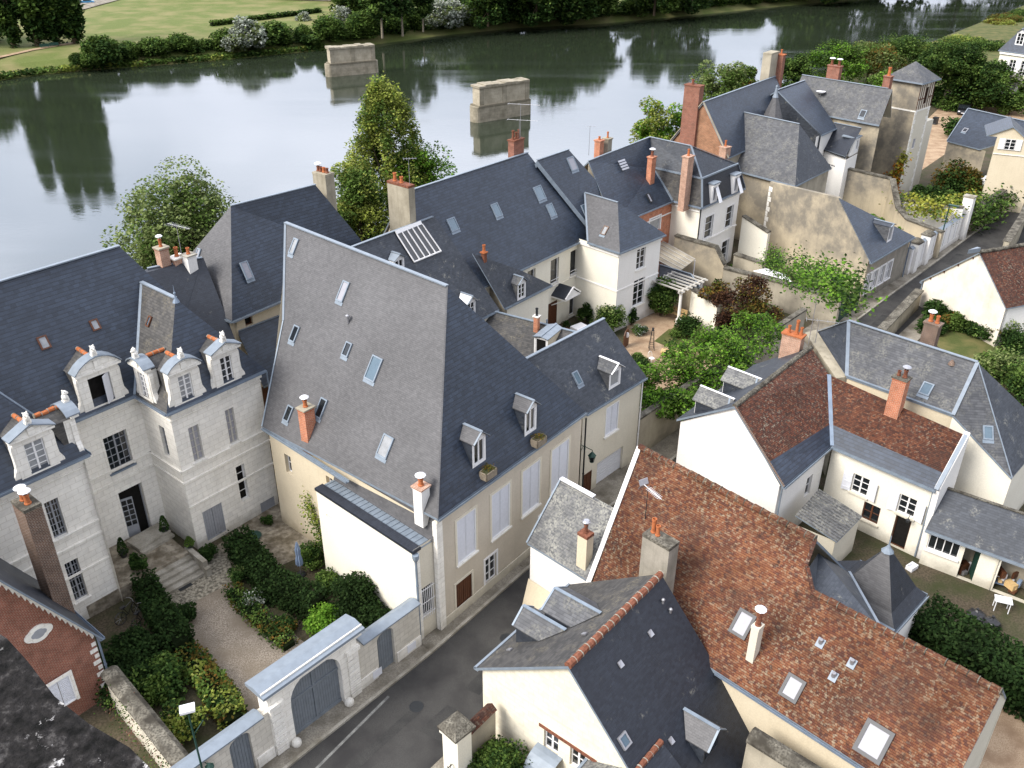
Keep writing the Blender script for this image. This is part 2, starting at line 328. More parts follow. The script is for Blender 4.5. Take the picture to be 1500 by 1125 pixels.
# ------------------------------------------------------------------ mesh collecting
ORG = {}
class MB:
    """collects faces; build() links them as ONE mesh with metre-scaled UVs"""
    def __init__(s): s.v = []; s.f = []; s.mi = []; s.ms = []; s.sm = []
    def f_(s, pts, m, smooth=False):
        i0 = len(s.v); s.v += [Vector(p) for p in pts]; s.f.append(list(range(i0, i0+len(pts))))
        if m not in s.ms: s.ms.append(m)
        s.mi.append(s.ms.index(m)); s.sm.append(smooth)
    def box(s, o, a, b, c, m, skip=()):
        o, a, b, c = Vector(o), Vector(a), Vector(b), Vector(c)
        if a.cross(b).dot(c) < 0: a, b = b, a
        F = {'b': (o, o+b, o+a+b, o+a), 't': (o+c, o+a+c, o+a+b+c, o+b+c), 'f': (o, o+a, o+a+c, o+c),
             'k': (o+b, o+b+c, o+a+b+c, o+a+b), 'l': (o, o+c, o+b+c, o+b), 'r': (o+a, o+a+b, o+a+b+c, o+a+c)}
        for k, q in F.items():
            if k not in skip: s.f_(q, m)
        return s
    def cbox(s, c, hx, hy, z0, z1, dx, m):
        dy = V(-dx.y, dx.x, 0); o = V(c.x, c.y, z0)-dx*hx-dy*hy
        return s.box(o, dx*2*hx, dy*2*hy, V(0, 0, z1-z0), m)
    def bar(s, a, b, w, h, m, off=0.0):
        a, b = Vector(a), Vector(b); d = (b-a)
        sd_ = ZV.cross(d); sd_ = V(1, 0, 0) if sd_.length < 1e-6 else sd_.normalized()
        up = d.normalized().cross(sd_); up = up if (up.z > 0 or abs(up.z) < 1e-6) else -up
        return s.box(a-sd_*w/2+up*off, d, sd_*w, up*h, m)
    def tube(s, a, b, r0, r1, m, n=8, caps=True):
        a, b = Vector(a), Vector(b); d = (b-a).normalized()
        x = d.orthogonal().normalized(); y = d.cross(x)
        A = [a+(x*math.cos(2*math.pi*i/n)+y*math.sin(2*math.pi*i/n))*r0 for i in range(n)]
        B = [b+(x*math.cos(2*math.pi*i/n)+y*math.sin(2*math.pi*i/n))*r1 for i in range(n)]
        for i in range(n):
            j = (i+1) % n; s.f_((A[i], A[j], B[j], B[i]), m, True)
        if caps: s.f_(A[::-1], m); s.f_(B, m)
        return s
    def path(s, pts, r, m, n=6):
        for a, b in zip(pts, pts[1:]): s.tube(a, b, r, r, m, n)
        return s
    def lathe(s, c, prof, m, n=12):
        c = Vector(c)
        rings = [[c+V(r*math.cos(2*math.pi*i/n), r*math.sin(2*math.pi*i/n), z) for i in range(n)] for r, z in prof]
        for A, B in zip(rings, rings[1:]):
            for i in range(n):
                j = (i+1) % n; s.f_((A[i], A[j], B[j], B[i]), m, True)
        s.f_(rings[-1], m); s.f_(rings[0][::-1], m); return s
    def prism(s, pts, ext, m, m2=None):
        pts = [Vector(p) for p in pts]; ext = Vector(ext); n_ = len(pts)
        nrm = sum(((pts[i]-pts[0]).cross(pts[i+1]-pts[0]) for i in range(1, n_-1)), Vector())
        if nrm.dot(ext) > 0: pts = pts[::-1]
        s.f_(pts, m); s.f_([p+ext for p in pts[::-1]], m)
        for i in range(n_):
            j = (i+1) % n_; s.f_((pts[j], pts[i], pts[i]+ext, pts[j]+ext), m2 or m)
        return s
    def sphere(s, c, r, m, seg=10, rings=6, sq=(1, 1, 1)):
        prof = []
        c = Vector(c)
        P_ = [[c+V(r*sq[0]*math.sin(math.pi*k/rings)*math.cos(2*math.pi*i/seg), r*sq[1]*math.sin(math.pi*k/rings)*math.sin(2*math.pi*i/seg), -r*sq[2]*math.cos(math.pi*k/rings)) for i in range(seg)] for k in range(rings+1)]
        for A, B in zip(P_, P_[1:]):
            for i in range(seg):
                j = (i+1) % seg; s.f_((A[i], A[j], B[j], B[i]), m, True)
        return s
    def build(s, name, parent=None):
        org = ORG.get(parent.name, Vector()) if parent else Vector()
        me = bpy.data.meshes.new(name)
        me.from_pydata([v-org for v in s.v], [], s.f)
        for m in s.ms: me.materials.append(MATS[m])
        me.polygons.foreach_set('material_index', s.mi); me.polygons.foreach_set('use_smooth', s.sm)
        uvl = me.uv_layers.new(name='UV'); buf = np.empty(len(me.loops)*2, np.float32); k = 0
        for f in s.f:
            p0 = s.v[f[0]]; nr = Vector()
            for i in range(1, len(f)-1): nr += (s.v[f[i]]-p0).cross(s.v[f[i+1]]-p0)
            nr = nr.normalized() if nr.length > 1e-12 else ZV
            if abs(nr.z) > .985: h = ax(51)
            else: h = ZV.cross(nr).normalized()
            v_ = nr.cross(h)
            for i in f:
                p = s.v[i]; buf[k] = p.dot(h); buf[k+1] = p.dot(v_); k += 2
        uvl.data.foreach_set('uv', buf)
        me.update(); me.validate()
        o = bpy.data.objects.new(name, me); COL.objects.link(o)
        if parent: o.parent = parent; ORG[o.name] = org
        return o
def tag(o, label=None, cat=None, group=None, kind=None):
    if label: o['label'] = label
    if cat: o['category'] = cat
    if group: o['group'] = group
    if kind: o['kind'] = kind
    return o
def thing(name, label, cat, loc=(0, 0, 0), group=None):
    o = bpy.data.objects.new(name, None); COL.objects.link(o); o.location = loc; o.empty_display_size = .3
    ORG[o.name] = Vector(loc); return tag(o, label, cat, group)
def struct(name, mb): return tag(mb.build(name), kind='structure')
def single(name, mb, label, cat, loc=None, group=None):
    """a thing that is one mesh, its origin at its base"""
    if loc is not None:
        mb.v = [v-Vector(loc) for v in mb.v]
    o = mb.build(name)
    if loc is not None: o.location = loc
    return tag(o, label, cat, group)

# ------------------------------------------------------------------ roofs, walls, openings
def roof(parent, polys, th=.14, name='roof', under='render_pale'):
    """polys: (points, material); one slab with soffit and edges"""
    mb = MB(); edges = {}
    key = lambda p: (round(p.x, 2), round(p.y, 2), round(p.z, 2))
    fixed = []
    for pts, m in polys:
        pts = [Vector(p) for p in pts]
        nr = sum(((pts[i]-pts[0]).cross(pts[i+1]-pts[0]) for i in range(1, len(pts)-1)), Vector())
        if nr.z < 0: pts = pts[::-1]
        if len(pts) > 3 and max(abs((p-pts[0]).dot(nr.normalized())) for p in pts) > .03:
            for tr in tessellate_polygon([pts]): 
                q = [pts[i] for i in tr]; q = q if (q[1]-q[0]).cross(q[2]-q[0]).z > 0 else q[::-1]; fixed.append((q, m))
        else: fixed.append((pts, m))
    for pts, m in fixed:
        for i in range(len(pts)):
            a, b = key(pts[i]), key(pts[(i+1) % len(pts)]); edges[(a, b)] = edges.get((a, b), 0)+1
    dn = V(0, 0, -th)
    for pts, m in fixed:
        mb.f_(pts, m); mb.f_([p+dn for p in pts[::-1]], under)
        for i in range(len(pts)):
            a, b = pts[i], pts[(i+1) % len(pts)]
            if (key(b), key(a)) not in edges: mb.f_((a, a+dn, b+dn, b), 'zinc')
    return mb.build(name, parent)
def trims(parent, lines, w=.26, h=.05, m='zinc', name='ridge_flashing', lift=.02):
    for a, b in lines: o = MB().bar(a, b, w*.74, h, m, lift).build(name, parent)
    return o
def gutter(parent, lines, out=.12, m='zinc', name='gutter'):
    """half-round gutter: an outer lip and a trough along each eave"""
    for a, b in lines:
        mb = MB(); a, b = Vector(a), Vector(b)
        mb.bar(a+V(0, 0, -.15), b+V(0, 0, -.15), .20, .03, m)
        d = (b-a).normalized(); s_ = V(d.y, -d.x, 0).normalized()
        for sg in (-1, 1): mb.bar(a+s_*.1*sg+V(0, 0, -.15), b+s_*.1*sg+V(0, 0, -.15), .03, .13, m)
        o = mb.build(name, parent)
    return o
class Wall:
    def __init__(s, A, B, z0, z1, mat, face=None):
        s.A = V(A.x, A.y, 0); s.B = V(B.x, B.y, 0); s.z0, s.z1, s.m = z0, z1, mat
        s.d = (s.B-s.A); s.L = s.d.length; s.d.normalize(); s.o = V(s.d.y, -s.d.x, 0)
        f = face if face is not None else V(0, 0, 0)
        if s.o.dot(f-s.A) < 0: s.o = -s.o
        s.ops = []
    def at(s, px, py):
        p = hit(px, py, s.A, s.o); return (p-s.A).dot(s.d), p.z
    def p(s, a, z, out=0.0): return s.A+s.d*a+V(0, 0, z)+s.o*out
    def op(s, c1, c2, w=None):
        (a, z1), (b, z2) = s.at(*c1), s.at(*c2)
        a, b = min(a, b), max(a, b); z1, z2 = min(z1, z2), max(z1, z2)
        o = (max(a, .05), min(b, s.L-.05), max(z1, s.z0), min(z2, s.z1-.05)); s.ops.append(o); return o
    def opm(s, a, b, z1, z2): s.ops.append((a, b, z1, z2)); return s.ops[-1]
    def emit(s, mb, depth=.2, reveal=None):
        xs = sorted({0.0, s.L, *[o[0] for o in s.ops], *[o[1] for o in s.ops]})
        zs = sorted({s.z0, s.z1, *[o[2] for o in s.ops], *[o[3] for o in s.ops]})
        fl = s.d.cross(ZV).dot(s.o) < 0
        def q(pts): mb.f_(pts[::-1] if fl else pts, s.m)
        for x0, x1 in zip(xs, xs[1:]):
            for z0, z1 in zip(zs, zs[1:]):
                if x1-x0 < 1e-4 or z1-z0 < 1e-4: continue
                cx, cz = (x0+x1)/2, (z0+z1)/2
                if any(o[0] < cx < o[1] and o[2] < cz < o[3] for o in s.ops): continue
                q((s.p(x0, z0), s.p(x1, z0), s.p(x1, z1), s.p(x0, z1)))
        rm = reveal or s.m
        for a, b, z1, z2 in s.ops:
            for u, v in (((a, z1), (b, z1)), ((b, z1), (b, z2)), ((b, z2), (a, z2)), ((a, z2), (a, z1))):
                mb.f_((s.p(*u), s.p(*u, -depth), s.p(*v, -depth), s.p(*v)), rm)
    def gable(s, mb, pts, m=None):
        mb.f_(pts, m or s.m)
def window(par, wl, o, style='case', fm='paint_white', pane='glass_dark', cols=2, rows=3, depth=.16, sill=None, name='window', fw=.06, surround=None):
    a, b, z1, z2 = o; mb = MB(); e = .012
    def fb(x0, x1, y0, y1, t0, t1, m): # slab on the wall plane, t = distance outwards
        mb.box(wl.p(x0, y0, t0), wl.d*(x1-x0), wl.o*(t1-t0), V(0, 0, y1-y0), m)
    if surround:
        sw = .13
        for x0, x1, y0, y1 in ((a-sw, a, z1-sw*.4, z2+sw), (b, b+sw, z1-sw*.4, z2+sw), (a, b, z2, z2+sw)): fb(x0, x1, y0, y1, -.02, .035, surround)
    kids = []
    if style in ('shut', 'plankdoor'):
        mid = (a+b)/2; n_ = max(6, int((z2-z1)/.11))
        for x0, x1 in ((a+e, mid-e), (mid+e, b-e)):
            fb(x0, x1, z1+e, z2-e, -.10, -.06, fm)
            if style == 'shut':
                for k in range(n_):
                    y = z1+.05+(z2-z1-.1)*k/n_; fb(x0+.05, x1-.05, y, y+(z2-z1)/n_*.62, -.06, -.035, fm)
            else:
                for k in range(4):
                    xx = x0+(x1-x0)*k/4; fb(xx+.01, xx+(x1-x0)/4-.01, z1+.05, z2-.05, -.06, -.045, fm)
        for x0, x1, y0, y1 in ((a, a+fw, z1, z2), (b-fw, b, z1, z2), (a+fw, b-fw, z2-fw, z2), (a+fw, b-fw, z1, z1+fw)): fb(x0, x1, y0, y1, -.12, .02 if style == 'shut' else -.02, fm if style != 'shut' else 'paint_white')
    else:
        D = -depth
        for x0, x1, y0, y1 in ((a+e, a+fw, z1+e, z2-e), (b-fw, b-e, z1+e, z2-e), (a+fw, b-fw, z2-fw, z2-e), (a+fw, b-fw, z1+e, z1+fw)): fb(x0, x1, y0, y1, D, D+.06, fm)
        if style == 'case':
            mid = (a+b)/2
            if cols > 1: fb(mid-.045, mid+.045, z1+fw, z2-fw, D+.005, D+.055, fm)
            for k in range(1, rows): y = z1+(z2-z1)*k/rows; fb(a+fw, b-fw, y-.018, y+.018, D+.01, D+.04, fm)
            if cols > 2:
                for k in (1, 3): x = a+(b-a)*k/4; fb(x-.016, x+.016, z1+fw, z2-fw, D+.01, D+.038, fm)
        pb = MB(); pb.box(wl.p(a+e, z1+e, D-.04), wl.d*(b-a-2*e), wl.o*.045, V(0, 0, z2-z1-2*e), pane); kids.append(('pane', pb))  # in dark_void this sheet paints the dark interior, it is no glass
    if sill: fb(a-.1, b+.1, z1-.1, z1-.003, -.03, .12, sill)
    ob = mb.build(name, par)
    for k, pb in kids: pb.build(k, ob)
    return ob
def shutters(par, wl, o, m='shutter_white', w=None, ang=12):
    a, b, z1, z2 = o; w = w or (b-a)*.52
    for sg, x in ((-1, a-.02), (1, b+.02)):
        mb = MB(); dd = (wl.d*sg*math.cos(R(ang))+wl.o*math.sin(R(ang)))
        th = wl.o*math.cos(R(ang))*.035-wl.d*sg*math.sin(R(ang))*.035
        o0 = wl.p(x, z1, .03)
        mb.box(o0, dd*w, th, V(0, 0, z2-z1), m)
        for y in (.16, .5, .84): mb.box(o0+th+dd*.04+V(0, 0, (z2-z1)*y-.05), dd*(w-.08), th*.5, V(0, 0, .1), m)
        mb.build('shutter', par)
def bands(par, wl, zs, m, prot=.09, h=.14, name='string_course'):
    for z in zs: MB().box(wl.p(-.02, z, .002), wl.d*(wl.L+.04), wl.o*prot, V(0, 0, h), m).build(name, par)
def skylight(par, plane, px, w, h, fm='zinc', pane='glass_sky', flash=True, rise=.09, f=.075):
    Q, nv = plane; c = hit(px[0], px[1], Q, nv); x = ZV.cross(nv).normalized(); y = nv.cross(x)
    y = y if y.z > 0 else -y
    mb = MB()
    for o, aa, bb in ((c-x*w/2-y*h/2, x*w, y*f), (c-x*w/2+y*(h/2-f), x*w, y*f), (c-x*w/2-y*(h/2-f), x*f, y*(h-2*f)), (c+x*(w/2-f)-y*(h/2-f), x*f, y*(h-2*f))):
        mb.box(o-nv*.02, aa, bb, nv*(rise+.02), fm)
    if flash: mb.box(c-x*(w/2+.03)-y*(h/2+.2)+nv*.012, x*(w+.06), y*.2, nv*.012, 'zinc')
    ob = mb.build('skylight', par)
    MB().box(c-x*(w/2-f)-y*(h/2-f)+nv*.0, x*(w-2*f), y*(h-2*f), nv*(rise*.6), pane).build('pane', ob); return ob
def pot(mb, c, h=.5, r=.12, m='terracotta', cap=None):
    mb.lathe(c, [(r*1.05, 0), (r*1.1, .06), (r*.85, .1), (r*.78, h*.8), (r*1.0, h*.86), (r*.95, h), (r*.7, h), (r*.68, h*.85)], m, 10)
    if cap:
        for k in range(3):
            a = k*2.1; mb.tube(c+V(math.cos(a)*r*.7, math.sin(a)*r*.7, h), c+V(math.cos(a)*r*.7, math.sin(a)*r*.7, h+.16), .015, .015, cap, 4)
        mb.lathe(c+V(0, 0, h+.15), [(r*1.9, 0), (r*1.9, .03), (r*1.2, .09), (.02, .11)], cap, 10)
def chimney(par, base, w, d, h, m, dx, pots=((0, 0, .45, .12, 'terracotta', None),), capm='kerb_stone', below=1.2, band=True, name='chimney'):
    """stack standing in the roof at base; its pots are children"""
    mb = MB(); dy = V(-dx.y, dx.x, 0); z0 = base.z-below; zt = base.z+h
    mb.cbox(base, w/2, d/2, z0, zt-.16, dx, m)
    if band:
        mb.cbox(base, w/2+.03, d/2+.03, zt-.16, zt-.08, dx, m)
        mb.cbox(base, w/2+.07, d/2+.07, zt-.08, zt, dx, capm)
    else: mb.cbox(base, w/2+.015, d/2+.015, zt-.16, zt, dx, capm)
    ob = mb.build(name, par)
    for x, y, ph, r, pm, cm in pots:
        p = MB(); pot(p, V(base.x, base.y, zt-.01)+dx*x+dy*y, ph, r, pm, cm); p.build('chimney_pot', ob)
    return ob
def dormer(par, plane, px, w, hw, hg, out=None, cheek='slate_dark', rm='slate_old', fm='paint_white', pane='glass_dark', over=.14, rows=2, cols=2, zb=None, ww=None, style='case', rtrim='zinc_light'):
    """small gabled roof window: cheeks and front wall, roof with flashing, window"""
    Q, nv = plane; b = hit(px[0], px[1], Q, nv); o = V(nv.x, nv.y, 0).normalized(); d = V(-o.y, o.x, 0)
    tan_ = math.hypot(nv.x, nv.y)/nv.z
    back = lambda z: (z-b.z)/tan_ # run back until the main slope reaches that height
    zt, zr = b.z+hw, b.z+hw+hg
    dm = MB()
    for sg in (-1, 1):
        p = b+d*sg*w/2; top = p+V(0, 0, hw); bk = top-o*back(zt)
        dm.f_((p, top, bk) if sg > 0 else (p, bk, top), cheek)
        q = b+d*sg*(w/2-.1); 
    wl = Wall(b-d*w/2, b+d*w/2, b.z, zt, fm, b+o*50); wl.o = o
    ww = ww or w-.24; oo = wl.opm((w-ww)/2, (w+ww)/2, b.z+.1, zt-.08); wl.emit(dm, .1)
    dm.f_((b-d*w/2+V(0, 0, hw), b+d*w/2+V(0, 0, hw), b+V(0, 0, hw+hg)), fm)
    ob = dm.build('dormer', par)
    window(ob, wl, oo, style, fm, pane, cols, rows, .08)
    rb = MB(); th = .05; A = b+o*over; k = (w/2+over*.4)/(w/2); ze = zr-hg*k
    for sg in (-1, 1):
        e0 = V(A.x, A.y, ze)+d*sg*w/2*k; r0 = V(A.x, A.y, zr+.02); r1 = r0-o*(over+back(zr)); e1 = e0-o*(over+back(max(ze, b.z)))
        rb.prism((e0, r0, r1, e1), V(0, 0, th), rm)
        rb.bar(e0+V(0, 0, th), r0+V(0, 0, th), .09, .03, rtrim)
    rb.bar(V(A.x, A.y, zr+th+.02), V(A.x, A.y, zr+th+.02)-o*(over+back(zr)), .16, .035, rtrim)
    rb.build('dormer_roof', ob); return ob
def ridge_tiles(par, a, b, m='terracotta_old', r=.13, step=.36, mort='kerb_stone', name='ridge_tiles'):
    mb = MB(); a, b = Vector(a), Vector(b); n_ = max(1, int((b-a).length/step)); d = (b-a)/n_
    for i in range(n_):
        p = a+d*i+V(rnd.uniform(-.015, .015), rnd.uniform(-.015, .015), rnd.uniform(-.02, .02)); mb.tube(p-V(0, 0, .02), p+d*.93-V(0, 0, .02), r*(1+.06*rnd.random()), r*.93, m, 8)
        mb.tube(p+d*.9-V(0, 0, .02), p+d-V(0, 0, .02), r*1.05, r*1.05, mort, 8, True)
    return mb.build(name, par)
def pipe(par, a, b, r=.045, m='zinc', name='drainpipe'):
    mb = MB(); mb.tube(a, b, r, r, m, 8)
    L = (Vector(b)-Vector(a)).length; k = max(2, int(L/1.8))
    for i in range(1, k): p = Vector(a).lerp(Vector(b), i/k); mb.tube(p, p+(Vector(b)-Vector(a)).normalized()*.06, r*1.35, r*1.35, m, 8)
    return mb.build(name, par)
def antenna(par, p, h=1.6, d=None, L=1.2, n=6, m='metal_grey'):
    d = d or ax(20); e = V(-d.y, d.x, 0); mb = MB(); mb.tube(p, p+V(0, 0, h), .022, .016, m, 6)
    t = p+V(0, 0, h-.06); mb.tube(t-d*L*.4, t+d*L*.6, .014, .014, m, 5)
    for i in range(n):
        c = t-d*L*.38+d*L*.95*i/(n-1); ln = .34-.15*i/(n-1); mb.tube(c-e*ln, c+e*ln, .008, .008, m, 4)
    return mb.build('aerial', par)
def chim_to(par, base, ytop, w, d, m, dx, pots=(), capm='kerb_stone', below=1.2, band=True):
    return chimney(par, base, w, d, zat(ytop, base)-base.z, m, dx, pots, capm, below, band)
def polyh(mb, pts, z, m, th=None):
    P_ = [V(p.x, p.y, z) for p in pts]
    nr = sum(((P_[i]-P_[0]).cross(P_[i+1]-P_[0]) for i in range(1, len(P_)-1)), Vector())
    if nr.z < 0: P_ = P_[::-1]
    if th: mb.prism(P_, V(0, 0, -th), m)
    else: mb.f_(P_, m)

# ------------------------------------------------------------------ foliage
def leafcloud(name, cen, size, mats, parent=None, up=.7, seed=0, core=None, vary=.5, slim=.62):
    """cen: (N,3) world points -> one mesh of small leaf faces"""
    rs = np.random.RandomState(seed+11); N = len(cen)
    nrm = rs.normal(size=(N, 3)); nrm /= np.linalg.norm(nrm, axis=1)[:, None]; nrm[:, 2] = np.abs(nrm[:, 2])+up
    nrm /= np.linalg.norm(nrm, axis=1)[:, None]
    t1 = rs.normal(size=(N, 3)); t1 -= nrm*(t1*nrm).sum(1)[:, None]; t1 /= np.linalg.norm(t1, axis=1)[:, None]; t2 = np.cross(nrm, t1)
    sz = size*(1-vary/2+vary*rs.rand(N))[:, None]
    v = np.stack([cen-t1*sz, cen-t2*sz*slim+nrm*sz*.15, cen+t1*sz, cen+t2*sz*slim+nrm*sz*.15], 1).reshape(-1, 3)
    org = np.array(ORG.get(parent.name, Vector()) if parent else (0, 0, 0)); v = v-org
    me = bpy.data.meshes.new(name); nv = N*4; extra = 0
    me.vertices.add(nv); me.vertices.foreach_set('co', v.astype(np.float32).ravel())
    me.loops.add(nv); me.loops.foreach_set('vertex_index', np.arange(nv, dtype=np.int32))
    me.polygons.add(N); me.polygons.foreach_set('loop_start', np.arange(0, nv, 4, dtype=np.int32)); me.polygons.foreach_set('loop_total', np.full(N, 4, np.int32))
    mats = mats if isinstance(mats, (list, tuple)) else [mats]
    for m in mats: me.materials.append(MATS[m])
    if len(mats) > 1:
        # each cluster of neighbouring leaves keeps one of the tints
        cell = np.floor(cen/(size*6)).astype(int); hsh = (cell[:, 0]*73856093 ^ cell[:, 1]*19349663 ^ cell[:, 2]*83492791) & 1023
        me.polygons.foreach_set('material_index', ((hsh+rs.randint(0, 300, N)) % 1024*len(mats)//1024).astype(np.int32))
    me.update(); o = bpy.data.objects.new(name, me); COL.objects.link(o)
    if parent: o.parent = parent; ORG[o.name] = Vector(org)
    return o
def crown_pts(c, rad, K, per, cr, seed, shell=.55, flat=0.0):
    """leaf positions: K clumps in an ellipsoid, leaves scattered over each clump"""
    rs = np.random.RandomState(seed); c = np.array(c); rad = np.array(rad); out = []; cc = []
    for k in range(K):
        d = rs.normal(size=3); d /= np.linalg.norm(d); d[2] = d[2] if d[2] > -.75 else -d[2]*.3
        q = shell+(1-shell)*rs.rand()**.6; q *= .82+.3*rs.rand(); p = c+d*rad*q; cc.append(p); r = cr*(.65+.7*rs.rand())
        e = rs.normal(size=(per, 3)); e /= np.linalg.norm(e, axis=1)[:, None]
        out.append(p+e*(r*(.55+.5*rs.rand(per)**.7))[:, None]*np.array([1, 1, .75-flat]))
    return np.concatenate(out), np.array(cc)
def column_pts(b, h, rad, low, K, per, cr, seed):
    rs = np.random.RandomState(seed); out = []; cc = []
    for k in range(K):
        f = rs.rand(); r = (rad*(1-f)**.46*(.55+.45*min(1, f*5)) if rad > 4.5 else rad*(math.sin(math.pi*min(1, .12+f*.88)**.8)**.7))*(.35+.65*rs.rand()**.5); a = rs.rand()*6.283
        p = np.array(b)+[math.cos(a)*r*.8, math.sin(a)*r*.8, h*(low+(1-low)*f*.97)]; cc.append(p); e = rs.normal(size=(per, 3)); e /= np.linalg.norm(e, axis=1)[:, None]
        out.append(p+e*(cr*(.3+.8*rs.rand(per)**1.4))[:, None]*[1, 1, 1.9])
    return np.concatenate(out), np.array(cc)
def tree(name, label, base, h, rad, K=40, per=90, cr=None, leafm='leaf_mid', size=.14, seed=1, trunk_r=.16, bark='bark', low=.3, cat='tree', group=None, limbs=9, shell=.55, col=False):
    t_ = thing(name, label, cat, base, group); b = Vector(base)
    cz = h*(low+1)/2; rz = h*(1-low)/2
    P_, cc = column_pts(b, h, rad, low, K, per, cr, seed) if col else crown_pts((b.x, b.y, b.z+cz), (rad, rad, rz), K, per, cr or rad*.36, seed, shell)
    leafcloud('crown', P_, size, leafm, t_, seed=seed)
    mb = MB(); r_ = random.Random(seed); top = b+V(r_.uniform(-.2, .2), r_.uniform(-.2, .2), h*.72); mid = b.lerp(top, .45)+V(.1, -.08, 0)
    mb.tube(b-V(0, 0, .2), mid, trunk_r, trunk_r*.75, bark, 8, False); mb.tube(mid, top, trunk_r*.75, trunk_r*.25, bark, 8, False)
    for i in range(limbs):
        e = Vector(cc[(i*7) % len(cc)]); s0 = b.lerp(top, .35+.5*r_.random()); m_ = s0.lerp(e, .5)+V(0, 0, .15*h*.2)
        mb.tube(s0, m_, trunk_r*.36, trunk_r*.22, bark, 6, False); mb.tube(m_, e, trunk_r*.22, trunk_r*.08, bark, 5, False)
    mb.build('trunk', t_); return t_
def shrub(name, label, base, rad, h, leafm='leaf_dark', size=.09, K=16, per=110, seed=1, cat='shrub', group=None, cr=None, stems=5):
    t_ = thing(name, label, cat, base, group); b = Vector(base)
    K = int(K*1.25); per = int(per*1.15); size *= .88
    rr = rad if isinstance(rad, tuple) else (rad, rad)
    P_, cc = crown_pts((b.x, b.y, b.z+h*.5), (rr[0]*.8, rr[1]*.8, h*.45), K, per, cr or min(rr)*.5, seed, .35)
    P_ = P_[P_[:, 2] > b.z-.02]
    leafcloud('foliage', P_, size, leafm, t_, seed=seed)
    mb = MB(); r_ = random.Random(seed)
    for i in range(stems):
        e = Vector(cc[(i*3) % len(cc)]); mb.tube(b-V(0, 0, .1)+V(r_.uniform(-.1, .1), r_.uniform(-.1, .1), 0), e, .03, .012, 'bark', 5, False)
    mb.build('stem', t_); return t_
def hedge(name, label, path, wd, h, leafm='leaf_deep', size=.085, dens=130, seed=1, z0=0.0, cat='hedge', wob=.25):
    """clipped but uneven hedge along a path: dark filler box added inside and a coat of leaves"""
    rs = np.random.RandomState(seed); pts = [Vector(p) for p in path]; t_ = thing(name, label, cat, (pts[0].x, pts[0].y, z0))
    mb = MB(); out = []
    for a, b in zip(pts, pts[1:]):
        d = b-a; d.z = 0; L = d.length; d.normalize(); s_ = V(-d.y, d.x, 0)
        n_ = int((2*h+wd)*L*dens)
        u = rs.rand(n_)*L; k = rs.rand(n_)*(2*h+wd)
        ph = .5+.5*np.sin(u*1.7+seed)*np.cos(u*.63+seed*2)
        hh = h*(1-wob*.5*ph); ww = wd/2*(1-wob*.4*(1-ph))
        off = np.where(k < h, -ww, np.where(k > h+wd, ww, (k-h-wd/2)/(wd/2)*ww)); zz = np.where(k < h, k/h*hh, np.where(k > h+wd, (2*h+wd-k)/h*hh, hh))
        jit = rs.normal(size=(n_, 3))*.09
        base = np.array(a)[None, :]*[1, 1, 0]+np.outer(u, np.array(d))+np.outer(off, np.array(s_)); base[:, 2] = z0+zz; out.append(base+jit)
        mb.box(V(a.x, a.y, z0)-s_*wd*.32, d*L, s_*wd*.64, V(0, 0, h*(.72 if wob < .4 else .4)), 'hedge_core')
    P_ = np.concatenate(out); P_[:, 2] = np.maximum(P_[:, 2], z0+.02)
    leafcloud('foliage', P_, size, leafm, t_, seed=seed); mb.build('stem', t_); return t_  # the stem mesh is the dark filler box that stops see-through, not wood
# ------------------------------------------------------------------ the setting
uu, nn_ = ax(51), ax(141)
def tq(t, s): return nn_*t+uu*s   # t = towards the river, s = along the street
QUAY = 64.0
mb = MB()
mb.f_([tq(QUAY, -260), tq(-190, -260), tq(-190, 700), tq(QUAY, 700)], 'dirt')
mb.f_([tq(QUAY, -260), tq(QUAY, 700), tq(QUAY+1.5, 700)+V(0, 0, -6), tq(QUAY+1.5, -260)+V(0, 0, -6)], 'stone_pier')
struct('ground', mb)
mb = MB(); mb.f_([tq(44, 105)+V(0, 0, .008), tq(63.9, 105)+V(0, 0, .008), tq(63.9, 420)+V(0, 0, .008), tq(44, 420)+V(0, 0, .008)], 'lawn'); struct('quay_lawn', mb)
mb = MB(); mb.f_([V(-420, -60, -5), V(900, -60, -5), V(900, 1100, -5), V(-420, 1100, -5)], 'water'); struct('river', mb)
# far bank
bk = [(-160, 168), (0, 118), (60, 110), (130, 103), (230, 96), (330, 88), (480, 73), (560, 64), (640, 53), (760, 41), (880, 35), (1000, 24), (1100, 14), (1200, 4), (1300, -6), (1400, -15), (1500, -23), (1650, -34)]
edge = [U(x, y, -5) for x, y in bk]; d0 = (edge[1]-edge[0]).normalized(); edge = [edge[0]-d0*160]+edge
d1 = V(math.cos(R(38)), math.sin(R(38)), 0); edge += [edge[-1]+d1*90, edge[-1]+d1*700]
mb = MB(); nb = ax(122)
for a, b in zip(edge, edge[1:]):
    prof = [(0, -5.05), (1.5, -4.5), (5, -3.0), (12, -2.4), (40, -2.0), (600, -1.0)]
    for (t0, z0), (t1, z1) in zip(prof, prof[1:]):
        mb.f_([xy(a+nb*t0, z0), xy(b+nb*t0, z0), xy(b+nb*t1, z1), xy(a+nb*t1, z1)], 'grass_bank')
struct('far_bank', mb)
